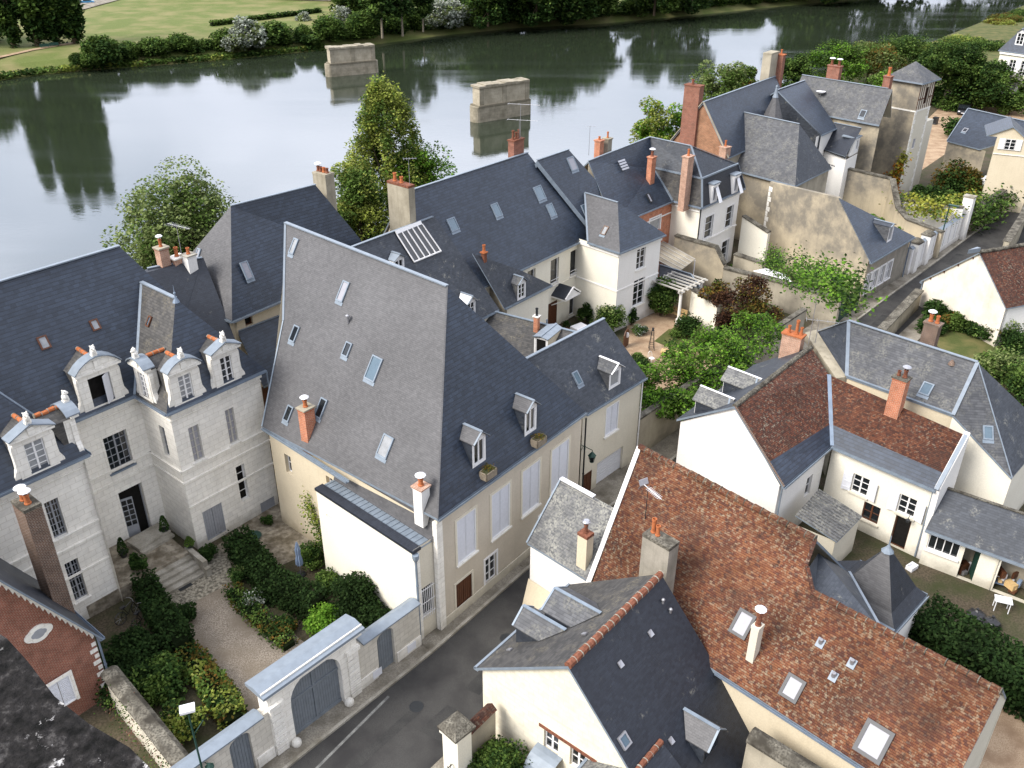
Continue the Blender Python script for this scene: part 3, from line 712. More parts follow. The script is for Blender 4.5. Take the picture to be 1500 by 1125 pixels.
# road, pavements
kerb = [U(300, 1225), U(452, 1102), U(634, 957), U(772, 836)]+[U(1300, 437), U(1375, 382), U(1417, 350), U(1483, 302)]
kerb.insert(0, kerb[0]-uu*25)
mb = MB(); rp = kerb+[kerb[-1]+ax(30)*20, kerb[-1]+ax(30)*60]
rt = [tq(19.0, k.dot(uu)) for k in kerb[:4]]+[tq(19.0, kerb[4].dot(uu)), tq(17.6, kerb[5].dot(uu)+0), tq(16.2, kerb[6].dot(uu)), tq(14.6, kerb[7].dot(uu)), tq(12.0, kerb[8].dot(uu))]
rt += [rt[-1]+ax(34)*20, rt[-1]+ax(34)*60]
for i in range(len(rp)-1): polyh(mb, (rp[i], rp[i+1], rt[i+1], rt[i]), .004, 'asphalt')
struct('road', mb)
mb = MB(); kb = MB()
for a, b in zip(kerb, kerb[1:]):
    d = (b-a).normalized(); s_ = V(-d.y, d.x, 0)
    polyh(mb, (a+s_*.16, b+s_*.16, b+s_*2.6, a+s_*2.6), .12, 'pavement')
    n_ = max(1, int((b-a).length/1.0))
    for i in range(n_):
        p = a.lerp(b, i/n_); q = a.lerp(b, (i+1)/n_); kb.box(p+d*.006, q-p-d*.012, s_*.16, V(0, 0, .125+rnd.uniform(-.006, .006)), 'kerb_stone')
struct('pavement', mb); struct('kerb', kb)
mb = MB()
for a, b in zip(rt[:6], rt[1:6]):
    d = (b-a).normalized(); s_ = V(-d.y, d.x, 0); mb.box(V(a.x, a.y, 0)-s_*1.6, d*(b-a).length, s_*1.6, V(0, 0, .07), 'pavement')
struct('footpath', mb)
mb = MB() # worn white line along the gutter
for a, b in ((U(505, 1087), U(571, 1021)), (U(462, 1130), U(505, 1087))):
    d = (b-a).normalized(); s_ = V(-d.y, d.x, 0); polyh(mb, (a, b, b+s_*.13, a+s_*.13), .009, 'road_mark')
struct('road_marking', mb)
mb = MB() # mended strips and patches in the asphalt
r5 = random.Random(12)
for px, py, l, w_ in ((720, 985, 3.2, .9), (650, 1060, 2.0, 1.2), (560, 1085, 4.5, .5), (1290, 470, 3, .7), (1400, 380, 4, .8)):
    c = U(px, py); polyh(mb, [c-uu*l/2*r5.uniform(.8, 1)-nn_*w_/2, c+uu*l/2-nn_*w_/2*r5.uniform(.7, 1.1), c+uu*l/2*r5.uniform(.85, 1)+nn_*w_/2, c-uu*l/2+nn_*w_/2*r5.uniform(.8, 1.1)], .009, 'asphalt_patch')
struct('road_patch', mb)
for px, py, lab in ((742, 935, 'round iron manhole cover in the lane below the townhouse door'), (610, 1035, 'round iron manhole cover in the lane before the carriage gate')):
    c = U(px, py); mb = MB(); mb.lathe(c+V(0, 0, .005), [(.34, 0), (.34, .008), (.3, .01), (.29, .006)], 'iron_black', 16); single('manhole_cover', mb, lab, 'manhole', c)
# courtyard surfaces
mb = MB(); polyh(mb, (U(215, 890), U(330, 850), U(470, 960), U(372, 1045), U(300, 1010)), .012, 'gravel'); struct('gravel', mb)
mb = MB(); polyh(mb, (U(205, 880), U(242, 905), U(345, 850), U(330, 800), U(300, 800)), .016, 'cobble'); struct('cobbles', mb)
mb = MB(); polyh(mb, (U(318, 800), U(360, 850), U(480, 800), U(420, 730), U(370, 755)), .020, 'flagstone'); struct('patio', mb)
mb = MB(); polyh(mb, (U(905, 560), U(925, 440), U(1010, 440), U(1080, 490), U(1010, 600)), .012, 'sand_path'); struct('garden_path', mb)
mb = MB(); polyh(mb, (U(958, 500), U(980, 482), U(1060, 495), U(1010, 522)), .018, 'lawn'); struct('lawn', mb)
mb = MB(); polyh(mb, (U(1352, 490), U(1420, 470), U(1520, 500), U(1560, 560), U(1440, 560)), .012, 'lawn'); struct('back_lawn', mb)
mb = MB(); polyh(mb, (U(1320, 270), U(1300, 230), U(1395, 140), U(1520, 150), U(1500, 185), U(1400, 215)), .012, 'sand_path'); struct('gravel_drive', mb)
mb = MB(); polyh(mb, (U(1430, 1130), U(1450, 1000), U(1600, 1000), U(1600, 1200)), .012, 'sand_path'); struct('back_yard', mb)

# ------------------------------------------------------------------ hotel: the white stone mansion on the left
H1 = thing('mansion', 'white stone mansion with ornate dormers and steep blue slate roofs', 'house', U(250, 790))
gz = 9.4
P3 = U(244, 606, gz); P4 = U(389, 541, gz); u1 = (P4-P3).normalized(); n1 = V(-u1.y, u1.x, 0)
P2 = P3+n1*3.05; P1 = P2-u1*4.45; W2x = U(121, 668, gz); W2 = P1-n1*((P1-W2x).dot(n1)); W1 = W2-u1*6.3
PL = P1-u1*16; OV = .28
Rr = U(175, 361, 16.0); Rl = Rr-u1*26
Fp = P3+u1*3.1+n1*2.55; Fp.z = 14.1; Fw = W2-u1*3.1+n1*2.55; Fw.z = 14.1
Kc = P4+n1*3.05; K = Kc+n1*8.2
cpl = pl(P1, P2, xy(Rr, Rr.z)); cpl = pl(P2, PL, Rr)
def along(p, d, plane):
    Q, nv = plane; return p+d*((Q-p).dot(nv)/d.dot(nv))
Vp = along(Fp, n1, cpl); Vw = along(Fw, n1, cpl)
Wc = W1+n1*3.0
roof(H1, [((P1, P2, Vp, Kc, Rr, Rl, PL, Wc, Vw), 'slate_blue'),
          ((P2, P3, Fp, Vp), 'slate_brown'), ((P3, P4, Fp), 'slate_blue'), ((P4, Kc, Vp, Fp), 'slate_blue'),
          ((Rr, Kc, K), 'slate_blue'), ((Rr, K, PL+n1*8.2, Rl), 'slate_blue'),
          ((P1, W2, Fw, Vw), 'slate_blue'), ((W2, W1, Fw), 'slate_blue'), ((W1, Fw, Vw, Wc), 'slate_brown')])  # left-facing slopes get a lighter slate: sunlight put into the colour
trims(H1, [(Rl, Rr), (Vp, Fp), (Vw, Fw)], .30, .07, 'zinc_light')
trims(H1, [(P2, Vp)], .22, .03, 'zinc', 'valley_flashing'); trims(H1, [(P1, Vw)], .22, .03, 'zinc', 'valley_flashing')
for F_ in (Fp, Fw):
    mb = MB(); mb.lathe(F_-V(0, 0, .2), [(.2, 0), (.1, .2), (.04, .35), (.04, .48), (.07, .53), (.03, .6), (.012, .9), (.005, 1.0)], 'lead', 8); mb.build('roof_finial', H1)
wmb = MB(); wls = {}
def hw(k, A, B, z0, off, face=None):
    wl = Wall(A, B, z0, gz-.12, 'stone_white', face); sh = wl.o*-off; wl.A += sh; wl.B += sh; wls[k] = wl; return wl
ci, co_ = OV, OV
cen = hw('c', P1-u1*OV, P2+u1*OV, 0, OV); pvl = hw('s', P2+n1*OV, P3+n1*OV, 0, OV); pvf = hw('f', P3+u1*OV, P4-u1*OV, 0, OV)
wgf = hw('w', W1+u1*OV, W2-u1*OV, 0, OV)
W_ = []
o_up = cen.op((150, 643), (196, 678)); o_dr = cen.op((173, 723), (224, 777))
o_p1 = pvf.op((275, 628), (300, 670)); o_p2 = pvf.op((329, 602), (350, 645)); o_pd = pvf.op((296, 751), (332, 777))
o_pw = pvf.op((345, 685), (366, 729)); o_ph = pvf.op((381, 738), (406, 757))
o_sl = pvl.op((232, 622), (250, 672))
o_w1 = wgf.op((64, 738), (100, 781)); o_w2 = wgf.op((94, 827), (130, 872))
for wl in (cen, pvl, pvf, wgf): wl.emit(wmb, .3)
rs_ = Wall(P4-u1*OV, K, 0, gz-.12, 'stone_white', P4+u1*50); rs_.A = V(*(P4-u1*OV+n1*OV)[:2], 0); rs_.emit(wmb)
ws_ = Wall(W2-u1*OV, P1-u1*OV, 0, gz-.12, 'stone_white', W2+u1*50); ws_.emit(wmb)
wmb.build('wall', H1)
for wl in (cen, pvl, pvf, wgf):
    bands(H1, wl, (8.62,), 'stone_white', .06, .09); bands(H1, wl, (5.38,), 'stone_white', .10, .12); bands(H1, wl, (4.62,), 'stone_white', .07, .10)
    bands(H1, wl, (gz-.42,), 'stone_white', .20, .16)
for wl in (pvf, wgf): bands(H1, wl, (2.95,), 'stone_white', .07, .12)
gutter(H1, [(P1, P2), (P2, P3), (P3, P4), (P1, W2), (W2, W1)], m='lead')
window(H1, cen, o_up, 'case', 'paint_grey', 'glass_dark', 4, 5, .22, 'lead', surround='stone_white')
ow = window(H1, cen, o_dr, 'case', 'paint_grey', 'dark_void', 1, 1, .28, None, 'door')
# open leaf of the entrance door
a, b, z1, z2 = o_dr; mb = MB(); lw_ = (b-a)*.5; o0 = cen.p(a+.03, z1+.02, -.20); dd = (cen.d*.96+cen.o*.28).normalized()
mb.box(o0, dd*lw_, cen.o*-.05, V(0, 0, (z2-z1)*.82), 'paint_grey')
for k in range(5):
    for j in range(2): mb.box(o0+dd*(.08+j*lw_*.44)+V(0, 0, (z2-z1)*(.28+.105*k))+cen.o*.004, dd*lw_*.36, cen.o*.006, V(0, 0, (z2-z1)*.085), 'glass_dark')
mb.build('door_leaf', ow)
for o in (o_p1, o_p2): window(H1, pvf, o, 'case', 'paint_worn', 'glass_blind', 2, 5, .14, 'stone_white')
window(H1, pvl, o_sl, 'case', 'paint_grey', 'glass_dark', 1, 3, .22)
window(H1, pvf, o_pd, 'plankdoor', 'paint_grey', name='door'); window(H1, pvf, o_pw, 'case', 'paint_white', 'dark_void', 1, 4, .25)
window(H1, pvf, o_ph, 'plankdoor', 'paint_grey', name='hatch')
window(H1, wgf, o_w1, 'case', 'paint_grey', 'glass_dark', 4, 6, .2, 'stone_white'); window(H1, wgf, o_w2, 'case', 'paint_grey', 'glass_dark', 4, 6, .2, 'stone_white')
pipe(H1, P4+u1*.05-n1*.0+V(0, 0, -.2), V(*(P4+u1*.12)[:2], 1.0), m='lead')

def stone_dormer(wl, px, w, hwin, arched, slatepl, op_=False, ww=.95, shut=True, dside=True, tall=None):
    """stone dormer rising off the eaves: piers, consoles, pediment with zinc cap, lion finial, tiled ridge"""
    b = hit(px[0], px[1], wl.A, wl.o); b = V(b.x, b.y, gz+.06); d, o = wl.d, wl.o; b = b+o*.22
    if d.cross(ZV).dot(o) < 0: d = -d
    zs = b.z; H_ = hwin+.45; dep = .55; mb = MB()
    L, Rg = b-d*w/2, b+d*w/2
    dw = Wall(L, Rg, zs, zs+H_, 'stone_white', b+o*60); dw.o = o
    oo = dw.opm((w-ww)/2, (w+ww)/2, zs+.12, zs+.12+hwin); dw.emit(mb, .3)
    for sg in (-1, 1): # cheeks
        p = b+d*sg*w/2; mb.f_((p, p+V(0, 0, H_), p-o*dep+V(0, 0, H_), p-o*dep), 'stone_white')
        # scrolled console swelling out at the foot
        q = p+d*sg*.002-o*.28
        prof = [(0, 0), (.22, 0), (.27, .12), (.26, .28), (.18, .45), (.10, .62), (.08, 1.0), (.09, H_-.35), (.05, H_-.2), (0, H_-.2)]
        mb.prism([q+d*sg*x+V(0, 0, z) for x, z in prof], o*.24, 'stone_white')
    mb.box(L-d*.14-o*.2+V(0, 0, H_), d*(w+.28), o*.38, V(0, 0, .12), 'stone_white')
    ob = mb.build('dormer', H1)
    # pediment
    z0 = zs+H_+.12; hp = w*.30 if arched else w*.27; N = 9
    arc = [(-1+2*i/(N-1), math.sin(math.pi*i/(N-1))**.8 if arched else 1-abs(-1+2*i/(N-1))) for i in range(N)] if arched else [(-1, 0), (0, 1), (1, 0)]
    pts = [b+d*x*(w/2+.12)+V(0, 0, z0-b.z+hp*y*.98)-o*.14 for x, y in arc]
    pm = MB(); pm.prism(pts, o*.24, 'stone_white')
    pm.box(b-d*.16+o*.08+V(0, 0, z0-b.z-.02), d*.32, o*.1, V(0, 0, hp*.8), 'stone_white'); pm.build('pediment', ob)
    zc = MB()
    for (x0, y0), (x1, y1) in zip(arc, arc[1:]):
        a0 = b+d*x0*(w/2+.18)+V(0, 0, z0-b.z+hp*y0+.03); a1 = b+d*x1*(w/2+.18)+V(0, 0, z0-b.z+hp*y1+.03)
        zc.prism((a0+o*.26, a1+o*.26, a1-o*.42, a0-o*.42), V(0, 0, .06), 'zinc_light')
    zc.build('pediment_cap', ob)
    # finial: seated lion-like block with a head and mane
    f = b+o*.05+V(0, 0, z0-b.z+hp+.05); fm = MB(); fm.cbox(f, .13, .13, f.z, f.z+.12, d, 'stone_white')
    fm.sphere(f+V(0, 0, .27), .17, 'stone_white', 8, 6, (.9, .9, 1.05)); fm.sphere(f+V(0, 0, .47)+o*.05, .13, 'stone_white', 8, 6)
    fm.sphere(f+V(0, 0, .43)+o*.17, .06, 'stone_white', 6, 5)
    for sg in (-1, 1): fm.tube(f+d*sg*.1+o*.12+V(0, 0, .1), f+d*sg*.08+o*.1+V(0, 0, .32), .05, .045, 'stone_white', 6); fm.sphere(f+d*sg*.09+V(0, 0, .58), .04, 'stone_white', 6, 4)
    fm.build('finial', ob)
    # roof behind the pediment
    Q, nv = slatepl; zr = z0+hp*.82; run = lambda z: (Q-V(b.x, b.y, z)).dot(nv)/(-o).dot(nv)
    ra = V(b.x, b.y, zr)-o*.2; rb = V(b.x, b.y, zr)-o*max(run(zr), .5); rm = MB()
    for sg in (-1, 1):
        e0 = b+d*sg*(w/2+.05)+V(0, 0, H_)-o*.2; e1 = b+d*sg*(w/2+.05); e1 = V(e1.x, e1.y, zs+H_); e1 = e1-o*max((Q-e1).dot(nv)/(-o).dot(nv), .4)
        rm.f_((e0, ra, rb, e1) if sg > 0 else (e0, e1, rb, ra), 'slate_brown')
        p = b+d*sg*w/2; k0 = p-o*dep; k1 = V(e1.x, e1.y, e1.z)-d*sg*.05
        rm.f_((k0, k0+V(0, 0, H_), k1), 'slate_brown')
    rm.build('dormer_roof', ob); ridge_tiles(ob, ra+V(0, 0, .04), rb+V(0, 0, .04), 'terracotta', .115, .30)
    if op_:
        window(ob, dw, oo, 'open', 'paint_white', 'dark_void', 1, 1, .26)
        mb = MB(); lw2 = ww*.5; dd = (d*.35+o*.94).normalized(); s0 = b+d*(ww/2-.05)-o*.15+V(0, 0, .14); dd = (-d*.80+o*.6).normalized()
        mb.box(s0, dd*lw2, V(-dd.y, dd.x, 0)*.04, V(0, 0, hwin-.05), 'shutter_white')
        mb.build('shutter', ob)
    else: window(ob, dw, oo, 'case', 'paint_white', 'glass_net' if shut else 'glass_dark', 2, 5 if shut else 4, .14)
    return ob
pvs = pl(P2, P3, Fp); pfp = pl(P3, P4, Fp); wfp = pl(W1, W2, Fw); wsp = pl(P1, W2, Fw)
stone_dormer(cen, (154, 600), 2.2, 1.66, True, cpl, True, 1.2)
stone_dormer(pvl, (222, 592), 1.35, 1.5, True, pvs, False, .7)
stone_dormer(pvf, (275, 593), 1.68, 1.5, True, pfp, False, .76)
stone_dormer(pvf, (334, 566), 1.6, 1.55, False, pfp, False, .7, False)
stone_dormer(wgf, (60, 694), 1.8, 1.6, False, wfp, False, .9)
stone_dormer(ws_, (104, 648), 1.25, 1.45, True, wsp, False, .7)
skylight(H1, cpl, (64, 502), .5, .7, 'wood_brown', 'glass_net', False); skylight(H1, cpl, (139, 476), .45, .6, 'wood_brown', 'glass_net', False)
skylight(H1, pvs, (219, 471), .3, .6, 'wood_brown', 'glass_sky', False)
# terrace in front of the door and its steps
ta, tb = U(214, 842, .8), U(276, 809, .8); td = (tb-ta).normalized(); tn = V(-td.y, td.x, 0)
mb = MB(); ta2 = ta-td*3.4
polyh(mb, (ta2, tb, tb+tn*3.6, ta2+tn*3.6), .8, 'flagstone', .8); struct('terrace', mb)
mb = MB()
for k in range(4): mb.box(xy(ta-tn*.36*k-td*.05*0, 0), tn*-.36, td*((tb-ta).length+.0), V(0, 0, .64-.16*k), 'kerb_stone')
struct('terrace_steps', mb)
mb = MB(); mb.box(xy(tb-tn*1.5, 0), td*.28, tn*1.9, V(0, 0, .92), 'kerb_stone'); mb.box(xy(tb-tn*1.75, 0), td*.3, tn*.25, V(0, 0, .55), 'kerb_stone')
struct('step_cheek', mb)
mb = MB(); da, db = U(207, 812, .8), U(253, 784, .8); dn_ = V(-(db-da).y, (db-da).x, 0).normalized()
for k in range(2): mb.box(xy(da-dn_*(.2-.3*k), .8), db-da, dn_*1.2, V(0, 0, .16*(k+1)), 'kerb_stone')
struct('door_step', mb)
mb = MB(); g0 = U(272, 863); gd = td
mb.box(g0-gd*.3, gd*.75, tn*.4, V(0, 0, .03), 'iron_black'); single('drain_grate', mb, 'dark iron drain grate at the foot of the terrace steps', 'grate')
# ------------------------------------------------------------------ tall hipped pavilion behind the mansion and its low link roofs
H2 = thing('pavilion_house', 'tall hipped slate house with one long skylight behind the mansion', 'house', U(340, 470, 10)*1)
ez = 10.0
A1 = U(340, 470, ez); u2 = (U(418, 437, ez)-A1).normalized(); n2 = V(-u2.y, u2.x, 0)
ra = U(338, 302, 15.7); rb = U(462, 271, 15.7); B1_ = A1+u2*12.6; C1_ = B1_+n2*7.4; D1_ = A1+n2*7.4
f2 = pl(A1, B1_, (ra+rb)/2); l2 = pl(A1, D1_, ra)
roof(H2, [((A1, B1_, rb, ra), 'slate_blue'), ((A1, ra, D1_), 'slate_fine'), ((B1_, C1_, rb), 'slate_blue'), ((C1_, D1_, ra, rb), 'slate_blue')])  # left hip in slate_fine, its sunlit look painted in
trims(H2, [(ra, rb)], .28, .06, 'zinc_light'); gutter(H2, [(A1, B1_), (D1_, A1)], m='zinc_light')
mb = MB(); wl = Wall(A1+n2*.3, B1_+n2*.3, 0, ez-.1, 'render_cream'); o_ = wl.op((357, 459), (371, 474)); wl.emit(mb, .25)
Wall(A1+u2*.3, D1_+u2*.3, 0, ez-.1, 'render_cream').emit(mb); mb.build('wall', H2)
window(H2, wl, o_, 'open', 'wood_brown', 'dark_void', 1, 1, .2)
skylight(H2, f2, (361, 396), .55, 1.15, 'zinc', 'glass_blind')
skylight(H2, l2, (290, 374), .35, .9, 'zinc', 'glass_blind')
# low link roof between the pavilion and the big slate roof
t0, t1 = xy(wl.A, 9.0)+u2*.2, xy(U(412, 463, 9.0), 9.0); pr_ = pl(t0, t0+u2*3, t0-n2*3.2-V(0, 0, 3.4)); q0 = hit(348, 486, *pr_); q1 = hit(412, 462, *pr_); q2 = hit(418, 551, *pr_); q3 = hit(386, 566, *pr_)
roof(H2, [((q0, q1, q2+u2*.6, q3), 'slate_blue')], name='link_roof'); trims(H2, [(q1, q2)], .2, .06, 'zinc_light'); trims(H2, [(q0, q1)], .14, .05, 'zinc_light')
mb = MB(); Wall(q3+n2*.2, q2+u2*.6+n2*.2, 0, min(q2.z, q3.z)-.1, 'wood_brown').emit(mb); mb.build('link_wall', H2)
# roof between mansion and pavilion
k0 = U(216, 394, 13.0); k1 = U(250, 384, 13.0); k2 = U(296, 378, 13.0); k3 = k2-n2*4.2-V(0, 0, 4.6); k4 = k0-n2*4.2-V(0, 0, 4.6)
LR = thing('link_house', 'narrow dark slate link house carrying clustered chimneys beside the mansion', 'house', xy(k4, 0))
lp = pl(k0, k2, k3)
kx = k2+u2*.1; kb = k3-u2*1.3
roof(LR, [((k0-u2*2.5, k0, k2, kx, kb, k4-u2*2.5), 'slate_black'), ((k0-u2*2.5, kx, kx+n2*4-V(0, 0, 4), k0-u2*2.5+n2*4-V(0, 0, 4)), 'slate_black')])
trims(LR, [(k0, k2)], .25, .06, 'zinc_light')
mb = MB(); Wall(k4-u2*2.5+n2*.3, kb+n2*.3, 0, k3.z-.1, 'render_cream').emit(mb); Wall(kx-n2*.3, kb+n2*.3, 0, k3.z-.15, 'render_cream', kb+u2*30).emit(mb); mb.build('wall', LR)
skylight(LR, lp, (289, 447), .8, 1.0, 'metal_grey', 'glass_dark')
chimney(LR, U(240, 384, 13.2), .62, .55, 1.0, 'brick_pale', u2, ((0, 0, .5, .11, 'terracotta', 'plastic_white'),), 'stone_pier')
chimney(LR, U(262, 391, 12.7), .75, .6, .7, 'brick_pale', u2, ((0, 0, .6, .14, 'terracotta', None),), 'stone_white')
chimney(LR, U(281, 400, 12.3), .62, .6, 1.25, 'render_white', u2, ((0, 0, .42, .12, 'terracotta', None),), 'kerb_stone')
cq = rb+u2*1.3+n2*.6; chim_to(H2, V(cq.x, cq.y, 13.5), 252, 1.25, .8, 'stone_pier', n2, ((-.4, 0, .35, .13, 'terracotta_old', None), (-.1, 0, .35, .13, 'terracotta', None), (.2, 0, .35, .13, 'terracotta_old', None), (.45, 0, .35, .13, 'terracotta_old', 'plastic_white')), 'stone_pier', 5.0, False)
antenna(LR, U(266, 372, 13.2), 1.9, ax(-30), 1.9, 12)

# ------------------------------------------------------------------ the big grey slate roof on the street
H3 = thing('townhouse', 'big townhouse with tall grey slate roof and four white shuttered street windows', 'house', U(640, 932))
ez = 7.45; C0 = U(641, 760, ez); C1 = U(858, 603, ez); Ra = U(655, 420, 16.05); Rb = U(418, 327, 16.05)
u3 = (C1-C0).normalized(); n3 = V(-u3.y, u3.x, 0)
f1 = pl(C0, Ra, Rb); Lb = hit(384, 625, *f1); Lt = hit(415, 470, *f1); f2 = pl(C0, C1, Ra)
Db = C1+(xy(Lb, 0)-xy(C0, 0)); Db.z = ez
roof(H3, [((C0, Ra, Rb, Lt, Lb), 'slate_fine'), ((C0, C1, Ra), 'slate_blue'), ((C1, Db, Rb, Ra), 'slate_blue')])  # light on the left slope is painted as a paler slate
trims(H3, [(Ra, Rb)], .30, .07, 'zinc_light'); trims(H3, [(Rb, Lt)], .16, .06, 'zinc_light', 'verge_flashing'); trims(H3, [(Lt, Lb)], .1, .04, 'zinc', 'verge_flashing'); trims(H3, [(C0, Ra)], .10, .02, 'slate_fine', 'hip_flashing')
gutter(H3, [(C0, C1), (hit(509, 704, *f1), Lb)], m='zinc')
wmb = MB(); fw_ = Wall(C0+n3*.25+u3*.1, C1+n3*.25, 0, ez-.12, 'render_tan')
ws4 = [fw_.op((668, 764), (697.5, 806)), fw_.op((719.5, 726), (746.5, 770)), fw_.op((765, 691), (789.5, 737)), fw_.op((808, 660), (831, 704))]
od = fw_.op((667.5, 857), (691.5, 876)); og1 = fw_.op((710.5, 821), (727, 843)); og2 = fw_.op((789.5, 757), (806, 766))
fw_.emit(wmb, .2)
lw3 = Wall(C0+n3*.35+u3*.3, Lb+u3*.3-n3*.1, 0, ez-.75, 'render_cream'); ol1 = lw3.op((416, 664), (429, 697)); ol2 = lw3.op((477, 696), (488, 713)); lw3.emit(wmb, .3)
bk3 = Wall(Lb-n3*.2+u3*.3, Db-n3*.2, 0, ez-.4, 'render_cream', Lb+n3*50); bk3.emit(wmb)
gp = [xy(bk3.A, ez-.4), xy(bk3.B, ez-.4), xy(Rb, Rb.z-.2)-n3*.25]; wmb.f_(gp, 'render_cream')
wmb.build('wall', H3)
for o in ws4: window(H3, fw_, o, 'shut', 'shutter_white', sill='stone_white', surround='render_pale')
window(H3, fw_, od, 'plankdoor', 'wood_brown', name='door', surround='render_pale')
for o in (og1, og2): window(H3, fw_, o, 'case', 'paint_white', 'glass_dark', 2, 3, .14, None, surround='paint_white')
for o in (ol1, ol2): window(H3, lw3, o, 'case', 'paint_white', 'glass_dark', 1, 2, .26)
bmb = MB(); bands(H3, fw_, (ez-.42,), 'render_pale', .14, .22); bands(H3, fw_, (.02,), 'render_pale', .05, .62)
bmb.box(fw_.p(-.02, 0, -.2), fw_.d*.42, fw_.o*.27, V(0, 0, ez-.45), 'stone_white'); bmb.build('cornice', H3)
for px, w_, h_, pm in (((503, 427), .55, 1.15, 'glass_blind'), ((431, 361), .45, .95, 'glass_net'), ((509, 512), .5, .8, 'glass_dark'), ((548, 540), .8, 1.3, 'glass_sky'), ((432, 489), .5, .95, 'glass_dark'),
                       ((423, 606), .5, .9, 'glass_dark'), ((471, 598), .55, 1.1, 'glass_dark'), ((565, 654), .75, 1.15, 'glass_net')):
    skylight(H3, f1, px, w_, h_, 'zinc', pm)
mb = MB(); c = hit(510, 474, *f1); mb.tube(c, c+V(0, 0, .4), .07, .07, 'metal_grey'); mb.lathe(c+V(0, 0, .38), [(.12, 0), (.12, .1), (.02, .16)], 'metal_grey', 8); mb.build('vent_pipe', H3)
c = hit(452, 632, *f1); chimney(H3, c, .66, .56, 1.55, 'brick_orange', u3, ((0, 0, .42, .13, 'terracotta', 'plastic_white'),), 'stone_pier')
c = hit(618, 737, *f1); chimney(H3, c, .56, .56, 1.05, 'render_white', u3, ((0, 0, .42, .14, 'terracotta', 'plastic_white'),), 'brick_pale')
c = hit(703, 684, *f2); dormer(H3, f2, (702, 680), 1.02, 1.5, .42, None, 'slate_dark', 'slate_fine', 'paint_white', 'glass_dark', .2, 1, 2)
dormer(H3, f2, (777, 634), 1.02, 1.55, .42, None, 'slate_dark', 'slate_fine', 'paint_white', 'glass_dark', .2, 1, 2)
def planter(label, px, plane):
    c = hit(px[0], px[1], *plane); t_ = thing('window_box', label, 'planter', c); mb = MB(); o = -n3; d = u3
    q = c+o*.02-d*.42; b_ = V(0, 0, .16)
    for oo, aa, bb in ((q, d*.84, o*.05), (q+o*.45, d*.84, o*.05), (q, d*.05, o*.5), (q+d*.79, d*.05, o*.5)): mb.box(oo-V(0, 0, .25), aa, bb, b_+V(0, 0, .25), 'wood_grey')
    mb.build('box', t_); m2 = MB(); m2.box(q+d*.05+o*.05, d*.74, o*.4, V(0, 0, .18), 'dirt'); m2.build('soil', t_)
    rs = np.random.RandomState(int(px[0])); P_ = np.array(c+o*.25)+rs.normal(size=(120, 3))*[.18, .18, .06]+[0, 0, .26]; leafcloud('plant', P_, .05, 'leaf_autumn', t_, seed=3)
planter('wooden window box below the roof dormer nearer the chimney', (709, 689), f2); planter('wooden window box below the roof dormer nearer the street lantern', (783, 642), f2)
# street annex with zinc roof against the left wall
az = 5.8; a0 = U(605, 811, az); a1 = U(463, 718, az); av = (a1-a0).normalized(); aw = V(-av.y, av.x, 0); aw = aw if aw.dot(u3) > 0 else -aw
AX = thing('annex', 'low cream annex with black edged zinc roof against the big slate roof', 'house', xy(a0, 0))
W_ax = 1.75; wmb = MB(); wa = Wall(a0, a1, 0, az, 'render_ivory'); on_ = wa.op((478, 753), (487, 761)); wa.emit(wmb, .25)
ws_e = Wall(a0, a0+aw*W_ax, 0, az+.2, 'render_pale'); ob_ = ws_e.op((615, 865), (636, 893)); ws_e.emit(wmb, .15); wn_e = Wall(a1, a1+aw*W_ax, 0, az, 'render_pale'); wn_e.emit(wmb)
wmb.box(ws_e.p(.0, 0, .002), ws_e.d*.34, ws_e.o*.06, V(0, 0, az-.1), 'stone_white'); wmb.build('wall', AX)
window(AX, wa, on_, 'case', 'paint_white', 'glass_dark', 1, 1, .2)
gw = window(AX, ws_e, ob_, 'case', 'paint_white', 'glass_dark', 1, 1, .14)
mb = MB(); a, b, z1, z2 = ob_
for k in range(7): x = a+(b-a)*(k+.5)/7; mb.tube(ws_e.p(x, z1-.1, .07), ws_e.p(x, z2+.02, .07), .018, .018, 'paint_white', 6)
for z in (z1+.1, (z1+z2)/2, z2-.1): mb.bar(ws_e.p(a-.05, z, .07), ws_e.p(b+.05, z, .07), .03, .03, 'paint_white')
mb.build('window_bars', gw)
mb = MB(); o0 = V(a0.x, a0.y, az); L = (a1-a0).length
mb.box(o0-aw*.06-av*.06, av*(L+.1), aw*.52, V(0, 0, .16), 'slate_black')
mb.prism((o0+aw*.46-av*.05+V(0, 0, .05), o0+aw*.46+av*L+V(0, 0, .05), o0+aw*1.15+av*L+V(0, 0, .02), o0+aw*1.15-av*.05+V(0, 0, .02)), V(0, 0, .04), 'zinc')
mb.prism((o0+aw*1.15-av*.1+V(0, 0, .04), o0+aw*1.15+av*L+V(0, 0, .04), o0+aw*1.8+av*L+V(0, 0, 1.7), o0+aw*1.8-av*.1+V(0, 0, 1.7)), V(0, 0, .05), 'slate_fine')
for k in range(22): p = o0+av*(L*(.02+.96*k/21)); mb.bar(p+aw*.5+V(0, 0, .09), p+aw*1.12+V(0, 0, .065), .035, .03, 'zinc_light')
mb.box(o0+aw*1.52+av*.5+V(0, 0, 1.25), av*(L*.80), aw*.10, V(0, 0, .42), 'slate_black'); mb.build('roof', AX)
pipe(AX, V(a0.x, a0.y, az-.1)-n3*.1+u3*.05, V(a0.x, a0.y, .15)-n3*.1+u3*.05, .06, 'zinc'); mb = MB(); mb.lathe(V(a0.x, a0.y, az-.5)-n3*.1+u3*.05, [(.07, 0), (.16, .2), (.18, .45)], 'zinc', 8); mb.build('rain_hopper', AX)

